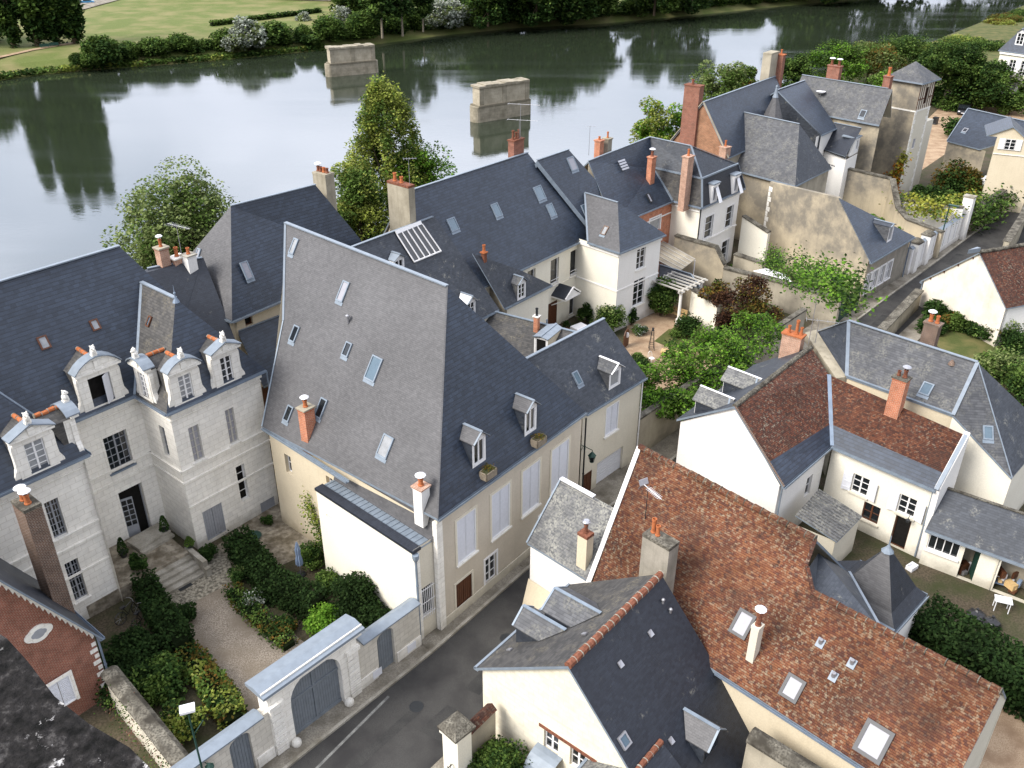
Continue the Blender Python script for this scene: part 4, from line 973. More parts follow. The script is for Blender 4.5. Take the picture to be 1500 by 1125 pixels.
# ------------------------------------------------------------------ garage house further along the street
H4 = thing('garage_house', 'cream street house with grey garage door and one dormer', 'house', U(926, 680))
ez = 6.4; E0 = C1.copy(); E0.z = ez; E0 = U(859, 606, ez); E1 = U(947, 552, ez); R1 = U(885, 467, 9.9); R0 = U(773, 537, 9.9); u4 = (E1-E0).normalized(); n4 = V(-u4.y, u4.x, 0)
f4 = pl(E0, E1, R1); R0 = hit(773, 537, *f4); E00 = E0-u4*5.2
Bk1 = E1+n4*6.2; Bk0 = E00+n4*6.2
R00 = R1-u4*10.5
roof(H4, [((E00, E1, R1, R00), 'slate_dark'), ((R1, Bk1, Bk0, R00), 'slate_dark')])
trims(H4, [(R00, R1)], .25, .06, 'zinc_light'); gutter(H4, [(E0, E1)], m='zinc')
wmb = MB(); w4 = Wall(E0+n4*.25, E1+n4*.25-u4*.15, 0, ez-.1, 'render_pale'); o1 = w4.op((888, 598), (904, 628)); o2 = w4.op((854, 697), (865, 726)); o3 = w4.op((875, 679), (909, 707))
w4.opm; w4.emit(wmb, .25); wr = Wall(E1+n4*.25-u4*.15, Bk1-u4*.15, 0, ez-.1, 'render_pale', E1+u4*40); wr.emit(wmb); wmb.f_([xy(wr.A, ez-.1), xy(wr.B, ez-.1), xy(R1-u4*.15, R1.z-.15)], 'render_pale'); wmb.build('wall', H4)
window(H4, w4, o1, 'shut', 'shutter_white', sill='stone_white'); window(H4, w4, o2, 'plankdoor', 'wood_brown', name='door')
a, b, z1, z2 = o3; mb = MB()
for k in range(9): mb.box(w4.p(a, z1+(z2-z1)*k/9+.01, -.22), w4.d*(b-a), w4.o*.05, V(0, 0, (z2-z1)/9-.015), 'shutter_white')
mb.build('garage_door', H4)
skylight(H4, f4, (845, 554), .5, .85, 'zinc', 'glass_sky')
dormer(H4, f4, (900, 567), 1.15, 1.2, .4, None, 'slate_old', 'slate_old', 'paint_white', 'glass_net', .2, 1, 1, rtrim='paint_white')
pipe(H4, V(E0.x, E0.y, ez-.3)-n4*.0, V(E0.x, E0.y, .2), .05, 'iron_black'); pipe(H4, xy(w4.B, ez-.2)+w4.o*.1, xy(w4.B, .2)+w4.o*.1, .045, 'paint_white')
# wall lantern on a scrolled bracket
lb = hit(848, 650, w4.A, w4.o)+w4.o*.02; LT = thing('street_lantern', 'dark green street lantern on scrolled bracket by the garage house', 'lantern', lb)
mb = MB(); e = lb+w4.o*1.0; mb.tube(lb-V(0, 0, .55), lb+V(0, 0, .12), .025, .025, 'iron_green', 6); mb.path([lb, e], .022, 'iron_green')
sc = [lb+w4.o*(.08+.32*math.sin(k*.5)*(k/9))+V(0, 0, -.5+.05*k) for k in range(10)]; mb.path(sc, .014, 'iron_green', 5)
sp = [lb+w4.o*(.35+.16*math.cos(k*.7)*(1-k/14))+V(0, 0, -.16+.14*math.sin(k*.7)*(1-k/14)) for k in range(13)]; mb.path(sp, .012, 'iron_green', 5); mb.build('bracket', LT)
mb = MB(); c = e-V(0, 0, .1); mb.tube(c, e, .02, .02, 'iron_green', 6); mb.lathe(c-V(0, 0, .28), [(.26, 0), (.2, .08), (.1, .2), (.03, .28)], 'iron_green', 6)
for k in range(6):
    q = 2*math.pi*k/6; mb.tube(c+V(math.cos(q)*.22, math.sin(q)*.22, -.28), c+V(math.cos(q)*.12, math.sin(q)*.12, -.72), .014, .014, 'iron_green', 4)
mb.lathe(c-V(0, 0, .78), [(.02, 0), (.13, .05), (.13, .08)], 'iron_green', 6); mb.build('lamp_cage', LT)
mb = MB(); mb.lathe(c-V(0, 0, .70), [(.10, 0), (.20, .41)], 'glass_dark', 6); mb.build('lamp_glass', LT)

# ------------------------------------------------------------------ rear wing between the garage house and the long house
H5 = thing('rear_wing', 'low rear wing with weathered grey slates and small zinc framed hatch', 'house', xy(U(838, 485, 5.2), 0))
ra = U(725, 457, 5.3); rb = U(840, 486, 5.3); d5 = (rb-ra).normalized(); s5 = V(-d5.y, d5.x, 0); s5 = s5 if s5.dot(uu) < 0 else -s5
ra2 = ra-d5*.6; rb2 = rb+d5*1.2; e0 = ra2+s5*4.2-V(0, 0, 2.6); e1 = rb2+s5*4.2-V(0, 0, 2.6); f5 = pl(ra, rb, e0); g0, g1 = ra2-s5*3-V(0, 0, 1.9), rb2-s5*3-V(0, 0, 1.9)
roof(H5, [((ra2, rb2, e1, e0), 'slate_brown'), ((ra2, rb2, g1, g0), 'slate_brown')]); trims(H5, [(ra2, rb2)], .25, .06, 'zinc')
mb = MB(); Wall(e0-s5*.3, e1-s5*.3, 0, e0.z-.1, 'render_cream').emit(mb); Wall(g0+s5*.3, g1+s5*.3, 0, g0.z-.1, 'render_cream', g0-s5*30).emit(mb); Wall(g1+s5*.3, e1-s5*.3, 0, e0.z-.1, 'render_cream', g1+d5*30).emit(mb); mb.build('wall', H5)
dormer(H5, f5, (792, 520), 1.1, 1.35, .1, None, 'render_cream', 'zinc_light', 'paint_white', 'dark_void', .12, 1, 1)
c = hit(786, 480, ra, s5.cross(V(0, 0, 1)) if False else ZV*1.0) if False else U(786, 476, 5.4); chimney(H5, c, .34, .34, .75, 'brick_orange', d5, ((0, 0, .6, .11, 'iron_black', None),), 'stone_white', .6)
mb = MB(); c = U(801, 474, 5.3); mb.tube(c, c+V(0, 0, .35), .06, .06, 'zinc', 8); mb.build('vent_pipe', H5)
# ------------------------------------------------------------------ the long white house with slate roofs beyond
H6 = thing('long_house', 'long white house with big slate roof, glazed roof panel and gabled porch', 'house', U(860, 468))
ez = 7.0; A6 = U(760, 396, ez); B6 = U(867, 345, ez); u6 = (B6-A6).normalized(); n6 = V(-u6.y, u6.x, 0)
ra = U(590, 283, 14.0); rb = U(773, 224, 14.0); f6 = pl(A6, B6, (ra+rb)/2)
ra = hit(590, 283, *f6); rb = hit(773, 224, *f6)
A6l = A6+u6*((ra-A6).dot(u6)); B6r = B6
bk_ = lambda p, k=2: p+n6*2*((ra-A6).dot(n6))
# lower bay on the left carrying the glazed panel
fl = (f6[0]+f6[1]*.06, f6[1]); lb_ = hit(634, 318, *fl); la = lb_-u6*6; eb = hit(729, 454, *fl); ud = u6.copy()
ea = hit(600, 520, *fl); ea = eb-ud*8.5; la2 = lb_-ud*8.5
roof(H6, [((A6l, B6, rb, ra), 'slate_blue'), ((ra, rb, bk_(B6), bk_(A6l)), 'slate_blue')])
roof(H6, [((ea, eb+ud*.2, lb_+ud*.2, la2), 'slate_dark'), ((la2, lb_+ud*.2, lb_+n6*5-V(0, 0, 5.5), la2+n6*5-V(0, 0, 5.5)), 'slate_dark')], name='side_roof')
trims(H6, [(ra, rb)], .26, .06, 'zinc_light'); trims(H6, [(la2, lb_)], .26, .06, 'zinc_light'); gutter(H6, [(A6, B6), (eb-ud*1.9, eb)], m='zinc')
# lean-to with a tan gable wall
h0 = U(740, 451, 5.3); h1 = U(808, 417, 5.3); h2_ = U(765, 397, 7.1); fh = pl(h0, h1, h2_); h3 = hit(692, 371, *fh)
roof(H6, [((h0-u6*.1, h1, h2_, h3), 'slate_dark')], .12, 'lean_to_roof'); gutter(H6, [(h0, h1)], m='zinc')
gq = V(h0.x, h0.y, 0); tw = [vhit(663, 354, gq, n6), vhit(692, 370, gq, n6), vhit(739, 449, gq, n6), vhit(736, 449, gq, n6)]
mb = MB(); mb.prism([tw[0], tw[1], tw[2], xy(tw[2], 0), xy(tw[0], 0)], u6*.3, 'render_stain'); mb.build('gable_wall', H6)
trims(H6, [(tw[0]+u6*.15, tw[1]+u6*.15)], .4, .06, 'zinc')
wmb = MB(); w6 = Wall(A6+n6*.3-u6*9, B6+n6*.3, 0, ez-.1, 'render_ivory')
oA = w6.op((809, 383), (852-3, 412)) if False else w6.op((806, 382), (817, 402)); oB = w6.op((812, 447-30), (812+3, 440)) if False else None
o1 = w6.op((807, 382), (818, 411)) if False else None
w6.ops = []; oa = w6.op((836, 369), (847, 399)); ob = w6.op((807, 382), (818, 413)); oc = w6.op((773, 398), (784, 420)); od = w6.op((835, 428), (842, 459)); oe = w6.op((801, 447), (815, 482))
w6.emit(wmb, .2); w6l = Wall(h0+n6*.2, h1+n6*.2-u6*.1, 0, 5.2, 'render_ivory'); w6l.emit(wmb); Wall(h1+n6*.2-u6*.1, h1+n6*1.6-u6*.1, 0, 5.3, 'render_ivory', h1+u6*30).emit(wmb)
Wall(ea+n6*.2, eb+n6*.2, 0, eb.z-.1, 'render_ivory').emit(wmb)
gl6 = Wall(A6l+u6*.15+n6*.3, bk_(A6l)+u6*.15-n6*.3, 0, ez-.1, 'render_cream', A6l-u6*30); gl6.emit(wmb); wmb.f_([xy(gl6.A, ez-.1), xy(gl6.B, ez-.1), xy(ra, ra.z-.2)+u6*.15], 'render_cream')
wmb.build('wall', H6)
bmb = MB(); bands(H6, w6, (3.75,), 'render_ivory', .07, .12); bands(H6, w6, (ez-.4,), 'render_ivory', .12, .2)
for o in (oa, ob, oc, od): window(H6, w6, o, 'case', 'paint_white', 'glass_dark', 1, 1, .22, 'stone_white')
window(H6, w6, oe, 'plankdoor', 'wood_brown', name='door')
for o in (oa, ob):
    mb = MB(); a, b, z1, z2 = o
    for z in (z1+.12, z1+.45): mb.bar(w6.p(a, z, .06), w6.p(b, z, .06), .03, .04, 'paint_white')
    mb.build('window_rail', H6)
# gabled porch roof
pq = hit(818, 436, w6.A, w6.o); pq = w6.A+w6.d*((pq-w6.A).dot(w6.d)); zc = zat(432, pq+w6.o*1.0); mb = MB(); wd = 1.05; pr = 1.5
for sg in (-1, 1):
    e0 = pq+w6.d*sg*wd+V(0, 0, zc); e1 = e0+w6.o*pr; r0 = pq+V(0, 0, zc+.75); r1 = r0+w6.o*pr
    mb.prism((e0, e1, r1, r0), V(0, 0, .07), 'slate_black'); mb.bar(e1+V(0, 0, .02), r1+V(0, 0, .02), .1, .12, 'paint_white')
mb.prism([pq+w6.d*-wd+V(0, 0, zc), pq+w6.d*wd+V(0, 0, zc), pq+V(0, 0, zc+.72)], w6.o*.06, 'paint_white')
g = w6.o*(pr-.1); mb.prism([pq+w6.d*-wd+V(0, 0, zc-.06)+g, pq+w6.d*wd+V(0, 0, zc-.06)+g, pq+V(0, 0, zc+.66)+g], w6.o*.05, 'paint_white')
mb.box(pq+w6.d*-wd+V(0, 0, zc-.12), w6.d*2*wd, w6.o*pr, V(0, 0, .1), 'paint_white')
for sg in (-1, 1): mb.path([pq+w6.d*sg*(wd-.12)+V(0, 0, zc-.9), pq+w6.d*sg*(wd-.12)+w6.o*(pr-.2)+V(0, 0, zc-.12)], .05, 'paint_white')
mb.build('porch', H6)
for px, w_, h_ in (((663, 329), .85, 1.0), ((727, 308), .8, 1.1), ((790, 283), 1.0, 1.2), ((807, 308), .8, 1.1)): skylight(H6, f6, px, w_, h_, 'zinc', 'glass_sky')
# glazed roof panel
gp = [hit(x, y, *fl) for x, y in ((580, 344), (617, 329), (645, 369), (606, 385))]; mb = MB(); nv = fl[1]; gx = (gp[1]-gp[0]); gy = (gp[3]-gp[0])
mb.prism([p+nv*.05 for p in gp], nv*.03, 'glass_dark'); ob_ = mb.build('roof_glazing', H6); mb = MB()
for k in range(6): p = gp[0]+gx*(k/5); q = gp[3]+(gp[2]-gp[3])*(k/5); mb.bar(p+nv*.08, q+nv*.08, .07, .07, 'paint_white')
mb.bar(gp[3]+nv*.08, gp[2]+nv*.08, .1, .08, 'paint_white'); mb.prism([gp[0]+nv*.06, gp[1]+nv*.06, gp[1]-gy*.12+nv*.1, gp[0]-gy*.12+nv*.1], nv*.08, 'paint_white'); mb.build('glazing_bars', ob_)
dormer(H6, fh, (764, 438), 1.0, 1.35, .4, None, 'slate_old', 'slate_old', 'paint_white', 'glass_dark', .15, 3, 2)
dormer(H6, fl, (690, 462), 1.0, 1.1, .4, None, 'render_white', 'paint_white', 'paint_white', 'glass_dark', .2, 2, 2)
dormer(H6, fl, (585, 394), 1.0, .75, .3, None, 'render_white', 'zinc_light', 'paint_white', 'glass_dark', .15, 1, 2)
c = U(709, 378, 7.6); chimney(H6, hit(709, 378, *fh), .3, .3, .5, 'terracotta_old', u6, ((0, 0, .55, .13, 'terracotta', None),), 'terracotta', .8)
cq = ra+u6*-.35
chimney(H6, cq-n6*.2-V(0, 0, .2), .6, 2.1, 1.1, 'stone_pier', u6, ((0, .55, .6, .14, 'terracotta', None), (0, -.1, .45, .14, 'terracotta', None)), 'terracotta_old', 9.0, False)
antenna(H6, cq-n6*1.1+V(0, 0, .8), 2.0, ax(10), .9, 5)
chimney(H6, rb-u6*.9+n6*.5, 1.3, .6, 1.25, 'brick_red', u6, ((-.4, 0, .75, .12, 'terracotta_old', None), (0, 0, .55, .12, 'terracotta_old', None), (.35, 0, .7, .11, 'terracotta_old', None)), 'terracotta_old', 2.0)
antenna(H6, rb-u6*.6+n6*.3+V(0, 0, 1.1), 2.9, ax(-12), 2.6, 4); antenna(H6, rb-u6*.75+n6*.3+V(0, 0, 1.1), 1.7, ax(-12), 2.5, 4)
mb = MB(); c = U(688, 247, 13.2)+n6*2; mb.lathe(c-V(0, 0, 2.6), [(1.0, 0), (1.0, 1.0), (.9, 1.25), (.55, 1.5), (.05, 1.58)], 'zinc_light', 14); mb.build('turret_cap', H6)

# ------------------------------------------------------------------ hipped wing house joined to it
H7 = thing('wing_house', 'white house with raised slate roof and short hipped wing beside the garden', 'house', U(900, 488))
F0 = U(908, 370, 7.3); F1 = U(975, 343, 7.3); S0 = U(866, 352, 7.3); f6u = (f6[0]+f6[1]*.45, f6[1]); r7a = hit(787, 235, *f6u); r7b = hit(833, 221, *f6u); r7b.z = r7a.z
u7 = (F1-F0).normalized(); n7 = V(-u7.y, u7.x, 0); P7 = hit(905, 297, *pl(F0, F1, U(905, 297, 10.25))); P7 = U(905, 297, 10.2)
S0 = F0+n7*((S0-F0).dot(n7)); S1 = F1+n7*3.4
e7a = hit(868, 336, *f6u); f7 = pl(r7a, r7b, e7a); e7b = e7a+u6*5.2; back7 = lambda p: p+n6*8.4-V(0, 0, 5.8)
roof(H7, [((e7a, e7b, r7b, r7a), 'slate_blue'), ((r7a, r7b, r7b+n6*4.6-V(0, 0, 6.4), r7a+n6*4.6-V(0, 0, 6.4)), 'slate_blue')], .5, under='slate_black')
Vr = along(P7, n7, f7)
roof(H7, [((F0, F1, P7), 'slate_blue'), ((F0, P7, Vr, S0), 'slate_fine'), ((F1, S1, Vr, P7), 'slate_blue')], name='wing_roof')  # paler slate on the left hip paints in the light from that side
trims(H7, [(r7a, r7b)], .26, .06, 'zinc_light'); trims(H7, [(P7, Vr)], .22, .06, 'zinc_light'); trims(H7, [(S0, Vr)], .2, .05, 'zinc_light', 'valley_flashing'); gutter(H7, [(F0, F1), (S0, F0)], m='zinc')
wmb = MB(); w7 = Wall(F0+n7*.25+u7*.25, F1+n7*.25-u7*.25, 0, 7.2, 'render_white'); o1 = w7.op((934, 362), (944, 391)); o2 = w7.op((929, 412), (942, 443)); w7.emit(wmb, .2)
w7s = Wall(F0+n7*.25+u7*.25, S0+u7*.25+n7*1.5, 0, 7.2, 'render_ivory'); w7s.emit(wmb); w7r = Wall(F1+n7*.25-u7*.25, S1-u7*.25, 0, 7.2, 'render_white', F1+u7*30); w7r.emit(wmb)
wmb.f_([e7b+V(0, 0, -.7), r7b+V(0, 0, -.7), r7b+n6*4.6-V(0, 0, 7), xy(r7b+n6*4.6, 0), xy(e7b, 0)], 'render_stain'); wmb.build('wall', H7)
for o in (o1, o2): window(H7, w7, o, 'case', 'paint_white', 'glass_dark', 2, 4, .16, 'stone_white')
bmb = MB()
for q in (w7, w7s): bands(H7, q, (3.7,), 'render_white', .06, .12); bands(H7, q, (6.8,), 'render_white', .12, .2)
skylight(H7, f7, (838, 240), .9, 1.2, 'zinc', 'glass_blind'); skylight(H7, f7, (858, 309), .75, 1.2, 'zinc', 'glass_sky'); skylight(H7, pl(F0, P7, S0), (886, 338), .5, .8, 'brick_dark', 'glass_net')
# ------------------------------------------------------------------ mansard house
H8 = thing('mansard_house', 'white house with dark mansard, tall brick chimney and two white dormers', 'house', U(1018, 425))
M0 = U(1028, 304, 7.5); M1 = U(1091, 275, 7.5); ML0 = U(985, 292, 7.5); u8 = (M1-M0).normalized(); n8 = V(-u8.y, u8.x, 0); ML = M0+n8*((ML0-M0).dot(n8))
K0 = U(1028, 263, 9.9); K1_ = U(1081, 241, 9.9); KL = U(958, 247, 9.9); ap = U(1012, 214, 12.4); ap2 = U(952, 201, 12.4)
E8a = U(934, 315, 7.5); E8b = U(985, 294, 7.5); f8 = pl(E8a, E8b, ap2); r8 = hit(862, 236, *f8); e8a = hit(900, 330, *f8)
bkk = K1_+n8*8; bkk2 = M1+n8*9
roof(H8, [((e8a, E8b, KL, ap2, r8), 'slate_blue'), ((r8, ap2, ap2+n8*5-V(0, 0, 5), r8+n8*5-V(0, 0, 5)), 'slate_blue')])
roof(H8, [((K0, K1_, ap), 'slate_dark'), ((K0, ap, ap2, KL), 'slate_dark'), ((K1_, bkk, ap2, ap), 'slate_dark')], .1, 'upper_roof')
roof(H8, [((M0, M1, K1_, K0), 'slate_black'), ((M0, K0, KL, ML), 'slate_brown'), ((M1, bkk2, bkk, K1_), 'slate_black')], .12, 'mansard_roof')
trims(H8, [(ap, K0), (K0, M0), (M1, K1_)], .24, .05, 'zinc_light', 'hip_flashing'); trims(H8, [(r8, ap2), (ap2, ap), (ap, K1_)], .22, .05, 'zinc_light'); trims(H8, [(K0, K1_), (K0, KL)], .22, .14, 'zinc', 'curb_flashing')
trims(H8, [(KL, E8b)], .3, .05, 'zinc', 'valley_flashing'); gutter(H8, [(M0, M1), (ML, M0), (E8a, E8b)], m='lead')
wmb = MB(); w8 = Wall(M0+n8*.3+u8*.3, M1+n8*.3-u8*.3, 0, 7.4, 'render_white'); w8l = Wall(M0+n8*.3+u8*.3, ML+n8*1.0+u8*.3, 0, 7.4, 'render_ivory'); w8b = Wall(E8a+n8*.25, E8b+n8*.25+u8*.6, 0, 7.4, 'brick_orange')
oo = [w8.op((1034, 319), (1042, 346)), w8.op((1065, 304), (1071, 331)), w8.op((1058, 355), (1064, 381))]; ob = w8b.op((952, 322), (966, 335)); w8.emit(wmb, .22); w8l.emit(wmb); w8b.emit(wmb, .15)
w8r = Wall(M1+n8*.3-u8*.3, bkk2-u8*.3, 0, 7.4, 'render_cream', M1+u8*30); w8r.emit(wmb)
lg = Wall(e8a+n8*.3, r8+n8*.1, 0, 7.0, 'render_stain', r8-u8*40); lg.emit(wmb); wmb.f_([xy(lg.A, 7), xy(lg.B, 7), r8-V(0, 0, .2), e8a-V(0, 0, .2)], 'render_stain'); wmb.build('wall', H8)
for o in oo: window(H8, w8, o, 'case', 'paint_white', 'glass_dark', 1, 3, .18, 'stone_white', surround='paint_white')
window(H8, w8b, ob, 'case', 'paint_white', 'glass_net', 1, 1, .1, None, surround='paint_white')
bmb = MB(); bands(H8, w8, (3.7, 6.9), 'render_white', .1, .14); bands(H8, w8l, (6.9,), 'render_white', .1, .14); bands(H8, w8b, (6.2,), 'paint_white', .06, .12)
pipe(H8, xy(w8.A, 7.2)+w8.o*.08, xy(w8.A, .2)+w8.o*.08, .06, 'iron_black')
fm_ = pl(M0, M1, K0)
for px in ((1044, 296), (1075, 282)):
    b = hit(px[0], px[1], *fm_); o = w8.o; d = w8.d; mb = MB(); dw = Wall(b-d*.45+o*.12, b+d*.45+o*.12, b.z, b.z+1.75, 'paint_white', b+o*40); o_ = dw.opm(.2, .7, b.z+.12, b.z+1.45); dw.emit(mb, .15)
    for sg in (-1, 1): mb.box(b+d*(sg*.45-.04)-o*1.0, d*.08, o*1.12, V(0, 0, 1.75), 'paint_white')
    mb.box(b-d*.6-o*1.2+V(0, 0, 1.75), d*1.2, o*1.5, V(0, 0, .12), 'zinc_light'); mb.box(b-d*.52+o*.1+V(0, 0, 1.6), d*1.04, o*.14, V(0, 0, .15), 'paint_white')
    ob = mb.build('dormer', H8); window(ob, dw, o_, 'case', 'paint_white', 'glass_blind', 1, 1, .1)
    mb = MB(); s0 = b+o*.14+d*.2+V(0, 0, .05); mb.prism([s0-d*.25+V(0, 0, 1.3), s0+d*.25+V(0, 0, 1.3), s0+d*.30+o*.55, s0-d*.2+o*.55], o*.04, 'plastic_white'); mb.build('awning_shutter', ob)
chimney(H8, hit(953, 256, *f8), .68, .5, 1.7, 'brick_orange', u8, ((0, 0, .5, .15, 'terracotta_old', 'plastic_white'),), 'brick_orange', 1.4)
chimney(H8, U(1002, 292, 8.0), .95, .62, 4.0, 'brick_pale', u8, ((0, 0, .6, .13, 'terracotta', None),), 'brick_pale', 1.0)
chimney(H8, U(893, 228, 12.0)+n8*1.2, .6, .6, 1.2, 'brick_orange', u8, ((0, 0, .3, .12, 'terracotta', None),), 'brick_orange', 2.0); chimney(H8, U(905, 225, 12.0)+n8*1.2, .6, .6, 1.2, 'render_old', u8, ((0, 0, .55, .1, 'terracotta', None),), 'stone_pier', 2.0)
antenna(H8, U(881, 232, 12.0)+n8*1.4, 2.6, ax(0), .9, 4)
skylight(H8, f8, (951, 290), .4, .9, 'iron_black', 'glass_blind', False)
mb = MB(); c = hit(913, 241, *f8); x = ZV.cross(f8[1]).normalized(); y = f8[1].cross(x)
for k in range(4): mb.box(c-x*.5+y*(.26*k-.5)+f8[1]*.01, x*1.0, y*.17, f8[1]*.03, 'metal_grey')
mb.build('roof_vent', H8)

# ------------------------------------------------------------------ old cluster: brick gable house, hipped slate house, gabled wing, long roof, tower
H9 = thing('brick_gable_house', 'old house with rough brick gable and tall brick stack beside the river', 'house', U(1030, 250))
ra = U(1030, 150, 14); rb = U(1136, 112, 14); u9 = (rb-ra).normalized(); n9 = V(-u9.y, u9.x, 0); dn = V(0, 0, -6.2)
a0 = ra-n9*3.4+dn*.8; b0 = rb-n9*3.4+dn*.8; a1 = ra+n9*4.6+dn; b1 = rb+n9*4.6+dn
roof(H9, [((a0, b0, rb, ra), 'slate_blue'), ((ra, rb, b1, a1), 'slate_old')]); trims(H9, [(ra, rb)], .25, .06, 'zinc'); trims(H9, [(ra, a0), (ra, a1)], .25, .08, 'render_old', 'verge_coping')
wmb = MB(); g = u9*.2; wmb.f_([xy(a0+n9*.3, 0)+g, xy(a1-n9*.3, 0)+g, a1-n9*.3+g, ra+g-V(0, 0, .2), a0+n9*.3+g], 'brick_wall'); Wall(a0+n9*.3, b0+n9*.3, 0, a0.z, 'render_old').emit(wmb); g = -u9*.2; wmb.f_([xy(b0+n9*.3, 0)+g, xy(b1-n9*.3, 0)+g, b1-n9*.3+g, rb+g-V(0, 0, .2), b0+n9*.3+g], 'render_old'); wmb.build('wall', H9)
chimney(H9, ra+n9*1.3-V(0, 0, 1.4)+u9*.3, .9, 1.7, 2.9, 'brick_red', u9, ((0, .2, .5, .16, 'terracotta_old', None),), 'terracotta_old', 5.0)
chimney(H9, rb-u9*.4+n9*.7, 2.0, 1.0, 2.6, 'render_old', u9, (), 'stone_pier', 3.0, False); chimney(H9, rb+u9*.75, .7, .8, 2.3, 'brick_red', u9, ((0, 0, .5, .12, 'terracotta', None),), 'terracotta', 4.0)
H10 = thing('hip_slate_house', 'grey slate house with broad streaked roof hipped at the right', 'house', U(1160, 330))
G0 = U(1085, 253, 7.3); G1 = U(1165, 272, 7.3); G2 = U(1207, 250, 7.3); Q1 = U(1171, 182, 12.0); Q0 = U(1058, 158, 12.0); ug = (Q1-Q0).normalized(); s_ = V(-ug.y, ug.x, 0); G00 = G1-ug*((G1-Q0).dot(ug))
G3 = G00+s_*9.4
roof(H10, [((G00, G1, Q1, Q0), 'slate_old'), ((G1, G2+s_*1.5, Q1), 'slate_dark'), ((G2+s_*1.5, G3, Q0, Q1), 'slate_dark')]); trims(H10, [(Q0, Q1)], .25, .06, 'zinc_light'); trims(H10, [(Q0, G00)], .28, .08, 'zinc_light', 'verge_flashing'); gutter(H10, [(G00, G1), (G1, G2)], m='zinc')
wmb = MB(); Wall(G00+s_*.3, G1+s_*.3-ug*.3, 0, 7.2, 'render_stain').emit(wmb); Wall(G1+s_*.3-ug*.3, G2+s_*1.5-ug*.3, 0, 7.2, 'render_old', G1+ug*30).emit(wmb); wmb.f_([xy(G00, 0), xy(G3, 0), G3, Q0-V(0, 0, .2), G00], 'brick_wall'); wmb.build('wall', H10)
chimney(H10, U(1060, 236, 8.6), .8, .8, 1.5, 'brick_pale', ug, ((0, 0, .6, .12, 'terracotta', None),), 'brick_pale', 2.0)
H11 = thing('gabled_wing_house', 'slate house with white walled gabled wing and low white dormer', 'house', U(1210, 300))
za = U(1133, 127, 13.2); zb = U(1179, 118, 13.2); e0 = U(1202, 198, 9.2); e1 = U(1226, 187, 9.2)
uz = V(e1.x-e0.x, e1.y-e0.y, 0).normalized(); nz_ = V(-uz.y, uz.x, 0); zm = (za+zb)/2; L_ = 5.6; zr0 = zm-uz*2.8; zr1 = zm+uz*2.8
zr1 = zb; zr0 = zb-uz*7; le = e1-uz*4.2; 
roof(H11, [((le, e1, zr1, zr0), 'slate_blue'), ((zr0, zr1, zr1+nz_*6-V(0, 0, 4.4), zr0+nz_*6-V(0, 0, 4.4)), 'slate_old')]); trims(H11, [(zr0, zr1)], .25, .06, 'zinc_light'); gutter(H11, [(le, e1)], m='zinc')
wmb = MB(); wz = Wall(e0-uz*.6+nz_*.2, e1+nz_*.2, 0, 9.1, 'render_white'); wz.emit(wmb); wmb.f_([xy(le, 0), xy(le+nz_*8, 0), xy(zr0, 13), le], 'slate_dark'); wmb.f_([xy(e1, 0), xy(e1+nz_*8, 0), xy(zr1, 13), e1], 'render_ivory')
# lower roof with a white dormer front
y0 = U(1202, 218, 7.4); y1 = U(1262, 206, 7.4); 
k0 = U(1203, 217, 7.2); k1 = U(1238, 229, 7.2); k2 = U(1222, 180, 9.6); k3 = U(1262, 188, 9.6); kd = (k1-k0).normalized(); ks = V(-kd.y, kd.x, 0); ks = ks if ks.dot(uu) > 0 else -ks
roof(H11, [((k0, k1, k3, k2), 'slate_black')], .12, 'low_roof'); trims(H11, [(k2, k3)], .2, .06, 'zinc_light'); gutter(H11, [(k0, k1)], m='iron_black')
wk = Wall(k0+ks*.2, k1+ks*.2+kd*.0, 0, 7.1, 'render_white'); ok_ = wk.op((1210, 238), (1223, 246)); wk.emit(wmb, .15); wk2 = Wall(k1+ks*.2, k1+ks*.2+ax(51)*3.4, 0, 6.8, 'render_white', k1+V(30, -10, 0)); wk2.emit(wmb); wmb.build('wall', H11)
window(H11, wk, ok_, 'case', 'paint_white', 'glass_dark', 4, 1, .1)
mb = MB(); c = U(1251, 226, 6.9); d = ax(51); o = ax(-39)
mb.box(c-d*1.3-o*1.6, d*2.4, o*1.6, V(0, 0, .12), 'render_white'); dwl = Wall(c-d*.2, c+d*1.1, 7.0, 8.7, 'paint_white', c+o*30); od_ = dwl.opm(.35, .95, 7.3, 8.4); dwl.emit(mb, .1)
mb.prism([c-d*1.4+V(0, 0, .12), c-d*.2+V(0, 0, 1.8), c-d*.2+V(0, 0, .12)], -o*.2, 'render_white'); mb.box(c-d*.35+V(0, 0, 1.75)-o*1.6, d*1.6, o*1.75, V(0, 0, .12), 'zinc_light'); mb.box(c+d*.9-o*1.5, d*.2, o*1.5, V(0, 0, 1.75), 'render_white'); dd_ = mb.build('dormer', H11); window(dd_, dwl, od_, 'case', 'paint_white', 'glass_blind', 1, 1, .06)
# spired stair turret
ST = thing('stair_turret', 'narrow stair turret under pointed slate spire with zinc tip', 'turret', U(1131, 182, 10.6)-V(0, 0, 10.6)); b = xy(U(1131, 176, 10.6), 0)
mb = MB(); mb.lathe(b, [(1.15, 0), (1.15, 10.2)], 'render_old', 8); mb.build('wall', ST); mb = MB(); mb.lathe(b+V(0, 0, 10.1), [(1.4, 0), (1.36, .05), (.28, 2.9), (.26, 3.0)], 'slate_fine', 8)
for f in mb.sm: pass
mb.sm = [False]*len(mb.sm); mb.build('spire', ST); mb = MB(); mb.lathe(b+V(0, 0, 13.0), [(.34, 0), (.2, .4), (.12, .9), (.09, 1.05), (.14, 1.13), (.02, 1.3)], 'zinc_light', 8); mb.build('spire_tip', ST)
